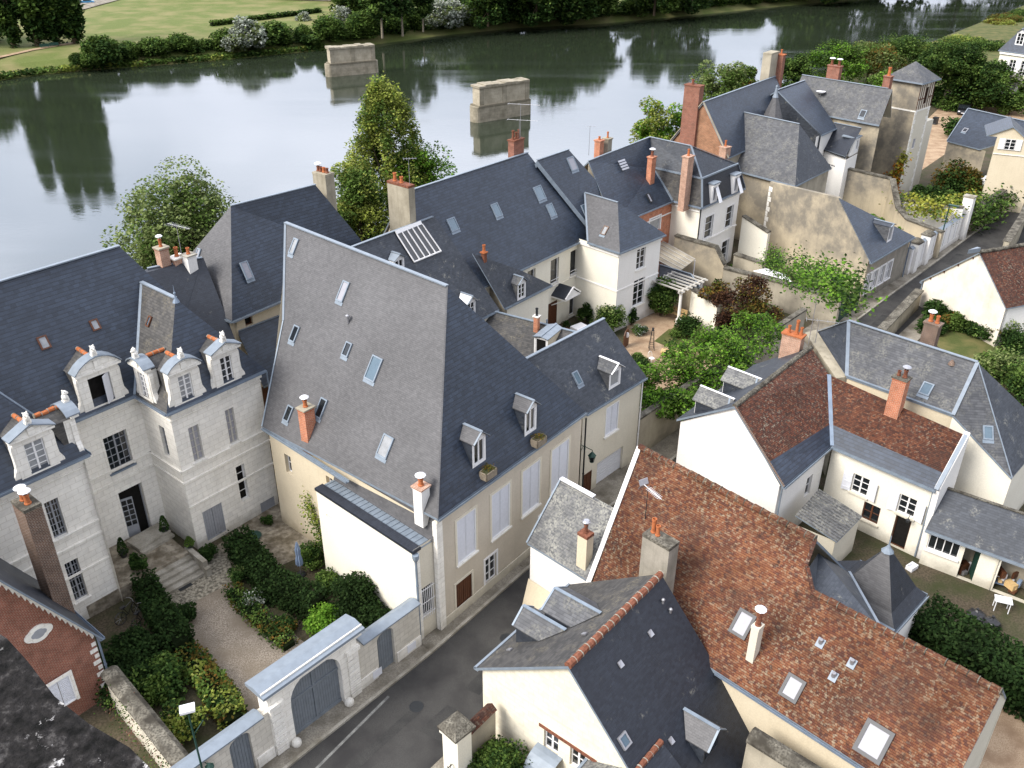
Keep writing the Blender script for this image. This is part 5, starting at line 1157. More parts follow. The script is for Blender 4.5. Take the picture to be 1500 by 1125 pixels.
# long dark roof running to the tower
H12 = thing('long_slate_house', 'long dark streaked slate roof house running up to the stone tower', 'house', U(1290, 300))
la = U(1175, 110, 13.3); lb2 = U(1301, 130, 13.3); ul = (lb2-la).normalized(); sl_ = V(-ul.y, ul.x, 0); el1 = U(1288, 183, 9.9); el0 = el1-ul*((el1-la).dot(ul)); wd = (lb2-el1).dot(sl_)
roof(H12, [((el0, el1, lb2+ul*.5, la), 'slate_old'), ((la, lb2+ul*.5, xy(lb2, 9.9)+sl_*wd, xy(la, 9.9)+sl_*wd), 'slate_old')]); trims(H12, [(la, lb2)], .25, .06, 'zinc_light'); gutter(H12, [(el0, el1)], m='zinc')
wmb = MB(); Wall(el0+sl_*.2, el1+sl_*.2, 0, 9.8, 'render_stain').emit(wmb); wmb.f_([xy(el0, 0), xy(el0+sl_*wd*2, 0), xy(el0+sl_*wd*2, 9.9), la-V(0, 0, .2), el0], 'render_old'); wmb.build('wall', H12)
chimney(H12, la+ul*3.6+sl_*.6, 1.5, .7, 1.5, 'brick_red', ul, ((-.45, 0, .55, .18, 'terracotta_old', 'plastic_white'), (.45, 0, .55, .18, 'terracotta_old', 'plastic_white')), 'brick_red', 2.0)
chimney(H12, la+ul*9.9+sl_*.8, .8, .7, 1.2, 'brick_red', ul, ((0, 0, .9, .2, 'terracotta', None),), 'brick_red', 2.0)
mb = MB(); c = U(1201, 143, 12.0); c = hit(1201, 143, *pl(el0, el1, la)); mb.tube(c, c+V(0, 0, .5), .03, .03, 'metal_grey'); D_ = MB()
mb.lathe(c+V(0, 0, .4), [(.04, 0), (.35, .12), (.55, .3)], 'plastic_white', 12); mb.build('satellite_dish', H12)
skylight(H12, pl(el0, el1, la), (1264, 167), .7, .9, 'zinc', 'glass_dark')
TW = thing('stone_tower', 'tall square rendered stone tower with pyramid slate cap and timbered opening', 'tower', U(1314, 290))
tz = 13.7; T0 = U(1350, 122, tz); T0 = xy(U(1314, 290), tz)*1; T0 = U(1349.5, 123, 13.5); T0.z = 0; d1 = ax(-47.5+180); d2 = ax(43.5); w1, w2 = 3.9, 3.7
wmb = MB(); wt1 = Wall(T0, T0+d1*w1, 0, tz, 'render_stain'); wt1.emit(wmb); wt2 = Wall(T0, T0+d2*w2, 0, tz, 'render_pale'); o1 = wt2.op((1358, 119), (1361, 139)); o2 = wt2.op((1339, 203), (1343, 217)); o1 = wt2.ops[0] = (1.6, 2.5, 11.0, 12.9); wt2.ops[1] = (1.2, 1.9, 6.0, 7.2); o2 = wt2.ops[1]; wt2.emit(wmb, .2)
Wall(T0+d1*w1, T0+d1*w1+d2*w2, 0, tz, 'render_old', T0+d1*40).emit(wmb); Wall(T0+d2*w2, T0+d1*w1+d2*w2, 0, tz, 'render_old', T0+d2*40).emit(wmb)
for k in range(26): # corner quoins
    z = .2+.52*k; 
    if z > 10.2: break
    ln = .55 if k % 2 else .32; wmb.box(wt2.p(-.03, z, -.0), wt2.d*ln, wt2.o*.03, V(0, 0, .46), 'stone_white'); wmb.box(wt2.p(w2-ln, z, 0), wt2.d*ln, wt2.o*.03, V(0, 0, .46), 'stone_white')
wmb.box(wt1.p(0, 10.4, 0), wt1.d*w1, wt1.o*.06, V(0, 0, .16), 'stone_white'); wmb.box(wt2.p(0, 10.4, 0), wt2.d*w2, wt2.o*.06, V(0, 0, .16), 'stone_white'); wmb.build('wall', TW)
mb = MB()
for k in range(8):
    x = .1+(w2-.2)*k/7; mb.box(wt2.p(x-.05, 10.6, .002), wt2.d*.1, wt2.o*.05, V(0, 0, 3.0 if not (1.6 < x < 2.5) else .4), 'wood_brown')
mb.box(wt2.p(0, 11.7, .05), wt2.d*1.5, wt2.o*.03, V(0, 0, .12), 'wood_brown'); mb.box(wt2.p(2.6, 11.7, .05), wt2.d*1.1, wt2.o*.03, V(0, 0, .12), 'wood_brown'); mb.build('timber_frame', TW)
window(TW, wt2, o1, 'open', 'wood_brown', 'dark_void', 1, 1, .18); window(TW, wt2, o2, 'case', 'paint_white', 'glass_blind', 1, 1, .1)
ov = .35; c4 = [T0-d1*ov-d2*ov, T0+d1*(w1+ov)-d2*ov, T0+d1*(w1+ov)+d2*(w2+ov), T0-d1*ov+d2*(w2+ov)]; c4 = [xy(p, tz-.05) for p in c4]; apx = xy(T0+d1*w1/2+d2*w2/2, tz+1.75)
roof(TW, [((c4[i], c4[(i+1) % 4], apx), 'slate_old') for i in range(4)], .12); gutter(TW, [(c4[0], c4[1]), (c4[3], c4[0])], m='zinc_light')
wb = Wall(T0+d1*w1, T0+d1*(w1+7.5), 0, 8.2, 'render_stain'); BW = thing('tower_wing', 'pale stained wing with blank wall left of the stone tower', 'house', xy(wb.B, 0)); mb = MB(); mb.box(wb.p(0, 0, 0), wb.d*5.6, -wb.o*3.0, V(0, 0, 8.2), 'render_stain'); mb.build('wall', BW); mb = MB(); mb.box(wb.p(0, 8.2, .08), wb.d*5.6, -wb.o*3.0, V(0, 0, .12), 'zinc'); mb.build('parapet_cap', BW)
# low wing right of the tower and narrow buttress wall
mb = MB(); wq = T0+d2*w2; mb.box(xy(wq, 0)+d1*.3, d2*2.6, d1*2.4, V(0, 0, 8.6), 'render_pale'); single('tower_annex', mb, 'narrow pale annex with white quoins behind the stone tower', 'annex')

# ------------------------------------------------------------------ blank gabled street house
H13 = thing('blank_gable_house', 'street house with huge blank stained gable wall and four white windows', 'house', U(1258, 447))
g0 = U(1256, 448); wg = Wall(g0, U(1112, 375), 0, 4.4, 'render_stain'); up = lambda x, y: hit(x, y, wg.A, wg.o)
tl, rg, er = up(1127, 266), up(1229, 290), up(1273, 380)
dz = (U(1318, 408)-g0); dz.z = 0; ud = dz.normalized(); dd = xy(ud, 0)*(dz.length+.3)
wmb = MB(); poly = [xy(wg.A, 0), xy(wg.B, 0), xy(wg.B, tl.z), rg, er]; 
th = ud*.35; wmb.prism(poly, th, 'render_stain')
for k in range(14): ln = .5 if k % 2 else .3; wmb.box(wg.p(wg.L-ln, .3+.5*k, .004), wg.d*ln, wg.o*.03, V(0, 0, .45), 'stone_white')
ze = er.z; ws_ = Wall(wg.A+ud*.05, wg.A+dd, 0, ze-.1, 'render_grey'); ops = [ws_.op((1271+k*15, 398-k*11+8), (1281+k*15, 418-k*11+8)) for k in range(4)]
ops = []; ws_.ops = []
for k in range(4): ops.append(ws_.opm(.5+k*1.45, 1.55+k*1.45, 1.0, 2.7))
ws_.emit(wmb, .15); wmb.build('wall', H13)
bmb = MB()
for a, b, z1, z2 in ops:
    for x0, x1, y0, y1 in ((a-.16, a, z1-.1, z2+.16), (b, b+.16, z1-.1, z2+.16), (a, b, z2, z2+.16)): bmb.box(ws_.p(x0, y0, .002), ws_.d*(x1-x0), ws_.o*.05, V(0, 0, y1-y0), 'paint_white')
bmb.build('window_surround', H13)
for o in ops: window(H13, ws_, o, 'case', 'paint_white', 'glass_net', 2, 2, .1, 'paint_white')
ex = er+ud*.1; ey = er+dd; f13 = pl(er, ey, rg); rg2 = rg+dd
bc = ey+wg.d*2*((rg-er).dot(wg.d)); roof(H13, [((er-wg.d*.25+V(0, 0, -.2), ey-wg.d*.25-V(0, 0, .2), rg), 'slate_blue'), ((ey-wg.d*.25-V(0, 0, .2), bc, rg), 'slate_dark')], .12); gutter(H13, [(er-wg.d*.25-V(0, 0, .2), ey-wg.d*.25-V(0, 0, .2))], m='zinc'); pipe(H13, xy(ws_.B, ze-.2)+ws_.o*.1, xy(ws_.B, .1)+ws_.o*.1, .06, 'lead')
dormer(H13, f13, (1302, 354), 1.0, 1.5, .15, None, 'slate_old', 'slate_dark', 'paint_white', 'glass_net', .12, 1, 1)
# ------------------------------------------------------------------ foreground slate house
def rooftab(H, plane, px, s=.22, m='metal_grey'):
    Q, nv = plane; c = hit(px[0], px[1], Q, nv); x = ZV.cross(nv).normalized(); y = nv.cross(x); y = y if y.z > 0 else -y
    mb = MB(); mb.prism([c-x*s*.5-y*s*.6+nv*.02, c+x*s*.5-y*s*.6+nv*.05, c+x*s*.5+y*s*.6+nv*.02, c-x*s*.5+y*s*.6+nv*.02], nv*.06, m); return mb.build('roof_vent', H)
HA = thing('slate_cottage', 'cream stone cottage with dark slate roof, red ridge tiles and gable facing the pillar', 'house', U(702, 1075))
ez = 4.2; E0 = U(696, 979, ez); ua = uu; na = nn_; RA = U(832, 976, 7.55); RB = hit(963, 845, RA, na); RB = U(963, 846, 7.55); ua = (RB-RA).normalized(); na = V(-ua.y, ua.x, 0)
E0 = RA+na*((E0-RA).dot(na)); E0.z = ez; E1 = E0+ua*((RB-RA).length+.3); fa = pl(E0, E1, RA); gq = RA
vR = hit(902, 1094, RA, ua); slope = (vR-RA); slope = slope.normalized(); rdn = slope*((7.55-0.9)/-slope.z); F0_ = RA+rdn; F1_ = F0_+ua*((RB-RA).length+.3); fb_ = pl(RA, RB, F0_); RBx = RB+ua*.3
roof(HA, [((E0, E1, RBx, RA), 'slate_brown'), ((RA, RBx, F1_, F0_), 'slate_black')], .16)  # street slope lighter, yard slope darker: light and shade set by colour
ridge_tiles(HA, RA+V(0, 0, .02), RBx+V(0, 0, .02), 'terracotta_old', .17, .40); trims(HA, [(E0, E1)], .14, .05, 'zinc_light', 'eaves_flashing'); gutter(HA, [(E0, E1)], m='zinc_light')
wmb = MB(); g = ua*.22; L0 = xy(E0-na*.2, 0)+g; gw = Wall(L0, L0-na*(9.5), 0, 3.9, 'stone_gable'); 
apx = RA+g-V(0, 0, .16); tr_ = F0_+g; 
o1 = gw.op((797, 1068), (815, 1092)); o2 = gw.op((826, 1092), (842, 1115)); gw.ops = []
def gwz(px, py): return gw.at(px, py)
s1, z1 = gwz(797, 1067); s2, z2 = gwz(814, 1092); s3, z3 = gwz(826, 1092); s4, z4 = gwz(841, 1112)
zt = max(z1, z3); o1 = gw.opm(s1, s1+.75, zt-1.15, zt-.02); o2 = gw.opm(s1+1.35, s1+2.1, zt-1.15, zt-.02)
# polygonal gable above the eaves and below the long rake
zcut = 3.9; t_ = (RA.z-zcut)/(RA.z-F0_.z); xr = RA.lerp(F0_, t_)+g-V(0, 0, .16); gw.B = xy(xr, 0); gw.L = (gw.B-gw.A).length; gw.z1 = zcut; gw.emit(wmb, .22)
wmb.f_([gw.p(0, zcut), xr, apx, V(L0.x, L0.y, ez-.1)], 'stone_gable'); wmb.f_([xy(xr, 0), xy(tr_, 0), tr_-V(0, 0, .16), xr], 'stone_gable')
ws_ = Wall(L0, L0+ua*((RB-RA).length), 0, ez-.15, 'stone_gable', L0+na*40); ws_.emit(wmb); wf = Wall(xy(F0_, 0)+na*.25, xy(F1_, 0)+na*.25, 0, F0_.z-.15, 'render_cream', F0_-na*30); wf.emit(wmb)
wmb.f_([xy(E1-na*.2, 0), xy(F1_, 0), F1_-V(0, 0, .2), RBx-V(0, 0, .2), E1-na*.2-V(0, 0, .2)], 'render_cream'); wmb.build('wall', HA)
for o in (o1, o2): window(HA, gw, o, 'case', 'paint_white', 'glass_dark', 2, 2, .18)
mb = MB(); mb.box(gw.p(s1-.25, zt, -.02), gw.d*2.9, gw.o*.06, V(0, 0, .16), 'terracotta_old'); mb.build('lintel', HA)
# barrel awning above the windows
mb = MB(); N = 7; c0 = gw.p(s1-.3, zt-1.9, 0); aw = [(1.0*math.cos(math.pi/2*k/(N-1)), .8*math.sin(math.pi/2*k/(N-1))) for k in range(N)]
for (x0, y0), (x1, y1) in zip(aw, aw[1:]): mb.prism([c0+gw.o*x0+V(0, 0, y0), c0+gw.o*x1+V(0, 0, y1), c0+gw.o*x1+V(0, 0, y1)+gw.d*1.3, c0+gw.o*x0+V(0, 0, y0)+gw.d*1.3], V(0, 0, .04), 'zinc_light')
mb.build('door_canopy', HA)
dormer(HA, fa, (770, 928), 1.35, .95, .55, None, 'slate_dark', 'slate_old', 'slate_old', 'glass_dark', .15, 2, 2, rtrim='zinc'); dormer(HA, fa, (815, 905), 1.75, 1.05, .55, None, 'slate_dark', 'slate_old', 'slate_old', 'glass_dark', .15, 2, 2, rtrim='zinc')
for px in ((952, 928), (908, 973), (982, 1085)): rooftab(HA, fb_, px)
for px in ((747, 953), (857, 930)): rooftab(HA, fa, px, .18)
for px in ((971, 884), (982, 898)): c = hit(px[0], px[1], *fb_); mb = MB(); mb.tube(c, c+V(0, 0, .18), .05, .05, 'metal_grey', 8); mb.sphere(c+V(0, 0, .2), .085, 'metal_grey', 8, 6); mb.build('vent_cowl', HA)
skylight(HA, fb_, (914, 1085), .5, .55, 'metal_grey', 'glass_sky', False)
dormer(HA, fb_, (1040, 1105), 1.3, 1.0, .6, None, 'slate_dark', 'slate_fine', 'slate_dark', 'glass_dark', .2, 1, 1, rtrim='zinc')
# lower porch roof in the corner of the picture
HB = thing('porch_house', 'small lichened slate roof with ridge tiles in front of the cream gable', 'porch', xy(U(930, 1110, 3.2), 0))
p0 = U(968, 1088, 4.3); p1 = U(906, 1160, 4.3); q0 = U(900, 1085, 3.3); q1 = U(820, 1150, 3.3); 
p0 = hit(968, 1088, *fb_)+V(0, 0, .1); pz = p0.z; d_ = -ua; p1 = p0+d_*3.2; q0 = U(874, 1096, pz-1.2); sdn = q0-p0; q1 = p1+sdn; r0 = p0-na*2-V(0, 0, 1.5); r1 = p1-na*2-V(0, 0, 1.5)
roof(HB, [((p0, p1, q1, q0), 'slate_lichen'), ((p0, p1, r1, r0), 'slate_black')]); ridge_tiles(HB, p0, p1, 'terracotta_old', .13, .36); trims(HB, [(q0, q1)], .16, .05, 'zinc')
mb = MB(); mb.box(xy(q1, 0)-na*.2, ua*3.0, -na*3.4, V(0, 0, 2.6), 'render_cream'); mb.build('wall', HB)

# ------------------------------------------------------------------ lean-to annex between the cottage and the orange roof
HC = thing('lean_to', 'small cream lean-to with lichened grey slates and a slim chimney by the street', 'house', U(773, 885))
e0 = U(772, 795, 4.3); e1 = U(862, 851, 4.3); r0 = U(848, 716, 7.0); dl = (e1-e0).normalized(); sl = V(-dl.y, dl.x, 0); sl = sl if sl.dot(uu) > 0 else -sl; r0 = e0+sl*((r0-e0).dot(sl)); r0.z = 7.0; r1 = r0+dl*2.35
fc = pl(e0, e1, r0); roof(HC, [((e0, e1, e1+(r0-e0), r0), 'slate_lichen')], .12); trims(HC, [(r0, r0+dl*2.2)], .32, .07, 'plastic_white'); trims(HC, [(e0, r0)], .12, .04, 'zinc', 'verge_flashing')
wmb = MB(); Wall(e0+sl*.15+dl*.1, e1+sl*.15, 0, 4.2, 'render_white').emit(wmb); wsd = Wall(e0+sl*.15+dl*.1, r0+dl*.1, 0, 4.2, 'render_pale', e0-dl*30); wsd.emit(wmb); wmb.f_([xy(wsd.A, 4.2), xy(wsd.B, 4.2), r0+dl*.1-V(0, 0, .1)], 'render_pale'); wk_ = Wall(r0+dl*.1-sl*.1, r0+(e1-e0)-sl*.1, 0, 6.9, 'render_pale', r0+sl*30); wk_.emit(wmb)
b0 = e0+dl*.05; wmb.prism([xy(b0, 0)-sl*.45, xy(b0, 0)+sl*.1, xy(b0, 1.9)+sl*.1], dl*2.4, 'render_cream'); wmb.build('wall', HC)
c = U(853, 838, 4.2); chimney(HC, V(c.x, c.y, 4.6)+sl*.1, .58, .5, 2.0, 'render_cream', dl, ((0, 0, .5, .11, 'terracotta_old', 'metal_grey'),), 'terracotta_old', 4.4, False)

# ------------------------------------------------------------------ long orange tiled house
HD = thing('orange_tile_house', 'long house under one great weathered orange tile slope', 'house', xy(U(1049, 983, 4.2), 0))
ez = 4.2; e0 = U(1264, 1123, ez); e1 = U(1049, 983, ez); dd_ = (e1-e0).normalized(); sb = V(-dd_.y, dd_.x, 0); sb = sb if sb.dot(uu) > 0 else -sb
rT = e0+sb*4.75+V(0, 0, 5.0); fd = pl(e0, e1, rT)
T = lambda x, y: hit(x, y, *fd)
a_ = T(937, 655); b_ = T(1195, 790); c0_ = T(1181, 829); c_ = T(1190, 866); d2_ = T(1468, 1013); v0 = T(864, 850); lowL = T(800, 880)
lowR = T(1425, 1140); eR = e0-dd_*1.2; 
verge = (v0-a_).normalized(); lowL = a_+verge*8.3; eL = e0+dd_*((lowL-e0).dot(dd_))
eR2 = e0-dd_*((e0-d2_).dot(dd_)); eR2 = e0+dd_*((d2_-e0).dot(dd_))
eLw = V(eL.x, eL.y, ez)
roof(HD, [((a_, b_, c0_, c_, d2_, eR2, e0, e1, eLw), 'tile_orange')], .2, under='render_cream')
bk = lambda p, h: xy(p, max(p.z-h, .5))+sb*h
roof(HD, [((a_, b_, bk(b_, 4.4), bk(a_, 4.4)), 'tile_orange'), ((c_+sb*.12, d2_+sb*.12, bk(d2_, 1.6), bk(c_, 1.6)), 'tile_orange')], .15, 'back_roof')
ridge_tiles(HD, a_+V(0, 0, .02), b_+V(0, 0, .02), 'tile_orange', .17, .42, 'coping_old'); ridge_tiles(HD, c_+V(0, 0, .0), d2_, 'tile_orange', .15, .40, 'coping_old')
trims(HD, [(a_, a_+verge*7.6)], .30, .10, 'render_white', 'verge_coping'); gutter(HD, [(e1, e0), (e0, eR2)], m='lead'); trims(HD, [(b_, c0_), (c0_, c_)], .2, .1, 'tile_brown', 'step_tiles')
wmb = MB(); wd1 = Wall(eLw+sb*.25, eR2+sb*.25, 0, ez-.15, 'render_cream'); wd1.emit(wmb); wE = [xy(eR2+sb*.25, 0), xy(d2_, 0)+dd_*.1, d2_+dd_*.1-V(0, 0, .2), V(eR2.x, eR2.y, ez-.2)+sb*.25]; wmb.f_(wE, 'render_pale'); wmb.f_([xy(d2_, 0)+dd_*.1, xy(bk(d2_, 1.6), 0), bk(d2_, 1.6), d2_+dd_*.1-V(0, 0, .2)], 'render_pale')
wL = [xy(eLw+sb*.25, 0), xy(a_, 0), xy(bk(a_, 4.2), 0), bk(a_, 4.2)-V(0, 0, .2), a_-V(0, 0, .2), V(eLw.x, eLw.y, ez-.2)+sb*.25]; wmb.f_([p-verge*0+dd_*-.12 for p in wL], 'render_pale')
Wall(bk(a_, 4.1), bk(b_, 4.1), 0, bk(a_, 4.2).z-.1, 'render_pale', a_+sb*40).emit(wmb); Wall(bk(c_, 1.4), bk(d2_, 1.4), 0, bk(c_, 1.6).z-.1, 'render_pale', c_+sb*40).emit(wmb)
wmb.build('wall', HD)
skylight(HD, fd, (1088, 914), .82, 1.15, 'frame_dark', 'glass_blind', False, f=.13); skylight(HD, fd, (1161, 1008), .80, 1.0, 'frame_dark', 'glass_blind', False, f=.13); skylight(HD, fd, (1280, 1086), 1.1, 1.35, 'frame_dark', 'glass_blind', False, f=.15)
for px in ((1202, 942), (1248, 972), (1221, 991)):
    c = T(*px); mb = MB(); nv = fd[1]; x = dd_; y = nv.cross(x); mb.box(c-x*.16-y*.2+nv*.02, x*.32, y*.4, nv*.03, 'zinc_light'); mb.tube(c+nv*.04, c+nv*.05+V(0, 0, .2), .09, .09, 'metal_grey', 8); mb.build('roof_vent', HD)
cb = T(1102, 960); mb = MB(); ch = chimney(HD, cb, .34, .42, 1.75, 'render_pale', dd_, ((0, 0, .7, .13, 'terracotta_old', 'plastic_white'),), 'render_pale', 1.0, False)
cb = T(958, 880); chim_to(HD, cb, 787, .7, 1.45, 'render_grey', sb, ((.05, .45, .75, .12, 'terracotta', None), (.0, .18, .55, .11, 'terracotta', None)), 'coping_old', 3.0, False)
mb = MB(); c = T(945, 760); mb.tube(c, c+V(0, 0, 1.9), .022, .018, 'iron_black', 6); t_ = c+V(0, 0, 1.8); d = ax(-60); e = ax(30)
mb.tube(t_-d*.3, t_+d*1.0, .018, .018, 'plastic_white', 5)
for k in range(9): q = t_+d*(.05+.1*k); mb.tube(q-e*.16, q+e*.16, .010, .010, 'plastic_white', 4); mb.tube(q-V(0, 0, .12), q+V(0, 0, .12), .010, .010, 'plastic_white', 4)
for sg in (-1, 1): mb.prism([t_-d*.3-e*.25, t_-d*.3+e*.25, t_-d*.42+e*.25+V(0, 0, .26*sg), t_-d*.42-e*.25+V(0, 0, .26*sg)], d*.015, 'metal_grey')
mb.build('aerial', HD)

# ------------------------------------------------------------------ old wall coping in front of the orange house
mb = MB(); c0 = U(1100, 1078, 3.4); c1 = U(1215, 1150, 3.4); d = (c1-c0).normalized(); s_ = V(-d.y, d.x, 0); L = (c1-c0).length+1.2
for sg in [0]:
    prof = [(-.42, 0), (-.42, .12), (-.25, .34), (0, .42), (.25, .34), (.42, .12), (.42, 0)]; mb.prism([c0+s_*x+V(0, 0, z) for x, z in prof], d*L, 'coping_old'); mb.box(xy(c0, 0)-s_*.3, d*L, s_*.6, V(0, 0, 3.4), 'render_old')
single('yard_wall', mb, 'thick old wall with mossy rounded coping below the orange tile eaves', 'wall', xy(c0, 0))

# ------------------------------------------------------------------ brown tiled L shaped white house
HE = thing('brown_tile_house', 'white L shaped house with mottled brown tiles and white shutters', 'house', U(1342, 820))
ez = 4.9; g1 = U(1371, 718, ez); gv = U(1218, 653, ez); g0 = U(1148, 713, ez)
dA = (gv-g1).normalized(); dB = (g0-gv).normalized(); nA = V(-dA.y, dA.x, 0); nA = nA if nA.dot(uu) > 0 else -nA; nB = V(-dB.y, dB.x, 0); nB = nB if nB.dot(nn_) > 0 else -nB
t1 = g1+nA*2.75; t1.z = 7.45; fA = pl(g1, gv, t1); tr1 = hit(1415, 638, *fA); tv = hit(1214, 549, *fA)
rB = gv+nB*4.2; rB.z = 8.25; fB = pl(gv, g0, rB); r0 = hit(1076, 595, *fB); r1 = hit(1188, 508, *fB); rz = r0.z
r1 = r0+(r1-r0).normalized()*(r1-r0).length
mid = lambda a, b, t: a.lerp(b, t)
tA = .30; gA1 = mid(g1, tr1, tA); gAv = mid(gv, tv, tA); gB0 = mid(g0, r0, tA)
roof(HE, [((g1, gv, gAv, gA1), 'slate_blue'), ((gA1, gAv, tv, tr1), 'tile_mix'), ((gv, g0, gB0, gAv), 'slate_blue'), ((gAv, gB0, r0, r1, tv), 'tile_brown')], .15)
bB = lambda p: xy(p, rz-2.4)+nB*3.6
roof(HE, [((r0, r1, bB(r1), bB(r0)), 'slate_dark')], .15, 'rear_roof')
trims(HE, [(gv, tv)], .34, .04, 'lead', 'valley_flashing'); ridge_tiles(HE, r0, r1, 'coping_old', .16, .3, 'coping_old'); trims(HE, [(g0, r0)], .12, .05, 'brick_dark', 'verge_flashing'); gutter(HE, [(g1, gv), (gv, g0)], m='zinc')
wmb = MB(); wA = Wall(g1+nA*.25, gv+nA*.25, 0, ez-.1, 'render_ivory')
o1 = wA.op((1246, 693), (1273, 729)); o2 = wA.op((1314, 722), (1343, 757)); o3 = wA.op((1254, 770), (1277, 805)); o4 = wA.op((1305, 787), (1324, 825)); wA.ops = []
def ow(c, z1, z2, w): s, z = wA.at(*c); return wA.opm(s-w/2, s+w/2, z1, z2)
s_, z_ = wA.at(1260, 711); o1 = wA.opm(s_-.5, s_+.5, z_-.62, z_+.62); s2, z2 = wA.at(1329, 739); o2 = wA.opm(s2-.5, s2+.5, z_-.62, z_+.62); s3, z3 = wA.at(1266, 789); o3 = wA.opm(s3-.5, s3+.5, .9, 2.1); s4, z4 = wA.at(1313, 800); o4 = wA.opm(s4-.45, s4+.45, 0.05, 2.15)
wA.emit(wmb, .2); wB = Wall(gv+nB*.25, g0+nB*.25, 0, ez-.1, 'render_white'); sB, zB = wB.at(1184, 712); oB = wB.opm(sB-.35, sB+.35, zB-.7, zB+.7); wB.emit(wmb, .2)
gg = dB*-.15; gbl = [xy(g0+nB*.25, 0)+gg, xy(bB(r0), 0)-nB*.2+gg, bB(r0)-nB*.2+gg-V(0, 0, .16), r0+gg-V(0, 0, .16), g0+nB*.25+gg-V(0, 0, .16)]; wmb.f_(gbl, 'render_white'); 
bw = Wall(bB(r0)-nB*.25+gg, bB(r1)-nB*.25, 0, bB(r0).z-.1, 'render_pale', bB(r0)+nB*40); bw.emit(wmb)
# tall party wall strip behind the tiles, to the slate house
wR = [xy(g1+nA*.25, 0)+dA*.12, xy(tr1, 0)+dA*.12, tr1+dA*.12+V(0, 0, .25), g1+dA*.12+nA*.05+V(0, 0, .12)]; wmb.prism(wR, -dA*.3, 'render_white'); wmb.build('wall', HE)
trims(HE, [(g1-dA*.03, tr1-dA*.03)], .3, .16, 'zinc_light', 'verge_flashing')
for o in (o1, o2): window(HE, wA, o, 'case', 'paint_white', 'glass_dark', 2, 3, .14, 'render_pale'); shutters(HE, wA, o)
window(HE, wA, o3, 'case', 'wood_brown', 'glass_dark', 2, 2, .14, 'render_pale'); window(HE, wA, o4, 'open', 'wood_brown', 'dark_void', 1, 1, .18, None, 'door'); window(HE, wB, oB, 'case', 'paint_white', 'glass_dark', 1, 2, .16)
b = hit(1309, 602, *fA); chimney(HE, b, .78, .62, 2.25, 'brick_orange', dA, ((-.15, 0, .5, .13, 'terracotta_old', 'metal_grey'), (.2, 0, .32, .11, 'terracotta_old', None)), 'coping_old', 1.0)
rp_ = pl(r0, r1, bB(r0))
for px in ((1100, 577), (1040, 614)): pass
for fr in (.12, .46):
    q = r0.lerp(r1, fr)+nB*2.6; q.z = rz-1.75; Qd, nd = rp_
    mbd = MB(); o = nB; d = dB; w_ = 1.25
    base = V(q.x, q.y, rz-.35); th = V(0, 0, .06); e = base+o*.3
    mbd.prism([e+V(0, 0, 0)-d*.0, e-o*2.3, e-o*2.3+d*.75-V(0, 0, .6), e+d*.75-V(0, 0, .6)], th, 'slate_lichen'); mbd.prism([e, e-o*2.3, e-o*2.3-d*.75-V(0, 0, .6), e-d*.75-V(0, 0, .6)], th, 'slate_lichen')
    mbd.bar(e+th, e-o*2.3+th, .12, .04, 'plastic_white'); mbd.bar(e-o*2.0-V(0, 0, .0)+th, e-o*2.3+d*.75-V(0, 0, .6)+th, .1, .04, 'zinc_light')
    for sg in (-1, 1): mbd.box(base+d*sg*.62-d*.03-o*1.6-V(0, 0, 1.9), d*.06, o*1.7, V(0, 0, 1.35), 'slate_dark')
    mbd.box(base-d*.62+o*.08-V(0, 0, 1.9), d*1.24, o*.06, V(0, 0, 1.4), 'paint_white'); mbd.build('dormer', HE)
cq = r1+nB*.75-dB*-.2-V(0, 0, .8)
chimney(HE, U(1159, 512, rz-.4), .62, 1.25, 1.15, 'brick_pale', ax(51), ((0, -.15, .95, .12, 'terracotta', None), (.1, -.42, .5, .11, 'terracotta', None), (-.1, .3, .5, .11, 'terracotta', None)), 'terracotta', 3.2)
antenna(HE, r1+V(0, 0, .1)-dB*.0+nB*.2, 4.2, ax(-10), 2.4, 9); antenna(HE, r1-dB*.5+V(0, 0, .1), 1.6, ax(-15), 2.0, 4)
lb = wA.p(.9, 2.75, 0); mb = MB(); mb.path([lb, lb+wA.o*.4, lb+wA.o*.5-V(0, 0, .15)], .02, 'iron_black'); mb.lathe(lb+wA.o*.5-V(0, 0, .38), [(.1, 0), (.12, .15), (.03, .24)], 'iron_black', 8); mb.build('wall_lamp', HE)
pipe(HE, xy(wA.A, ez-.2)+wA.o*.08+wA.d*.15, xy(wA.A, .1)+wA.o*.08+wA.d*.15, .05, 'zinc_light'); pipe(HE, xy(wB.B, ez-.2)+wB.o*.1-wB.d*.2, xy(wB.B, .1)+wB.o*.1-wB.d*.2, .05, 'zinc')
# little lean-to in the yard corner
SH = thing('yard_lean_to', 'small cream outhouse under ribbed lichened sheet roof in the yard corner', 'outhouse', U(1228, 815))
p = [U(1165, 755, 3.0), U(1226, 794, 2.4), U(1262, 757, 2.6), U(1200, 716, 3.2)]; fS = pl(p[0], p[1], p[3]); p[2] = hit(1263, 756, *fS); roof(SH, [((p[0], p[1], p[2], p[3]), 'slate_lichen')], .07); mb = MB()
for k in range(12): t_ = (k+.5)/12; mb.bar(p[0].lerp(p[3], t_)+V(0, 0, .01), p[1].lerp(p[2], t_)+V(0, 0, .01), .07, .045, 'slate_lichen')
mb.build('sheet_ribs', SH); mb = MB(); ins = .08
for i, j in ((0, 1), (1, 2)): Wall(p[i].lerp(p[3 if i == 0 else 0], .04), p[j].lerp(p[3 if j != 3 else 1], .04), 0, min(p[i].z, p[j].z)-.08, 'render_pale').emit(mb)
mb.build('wall', SH)

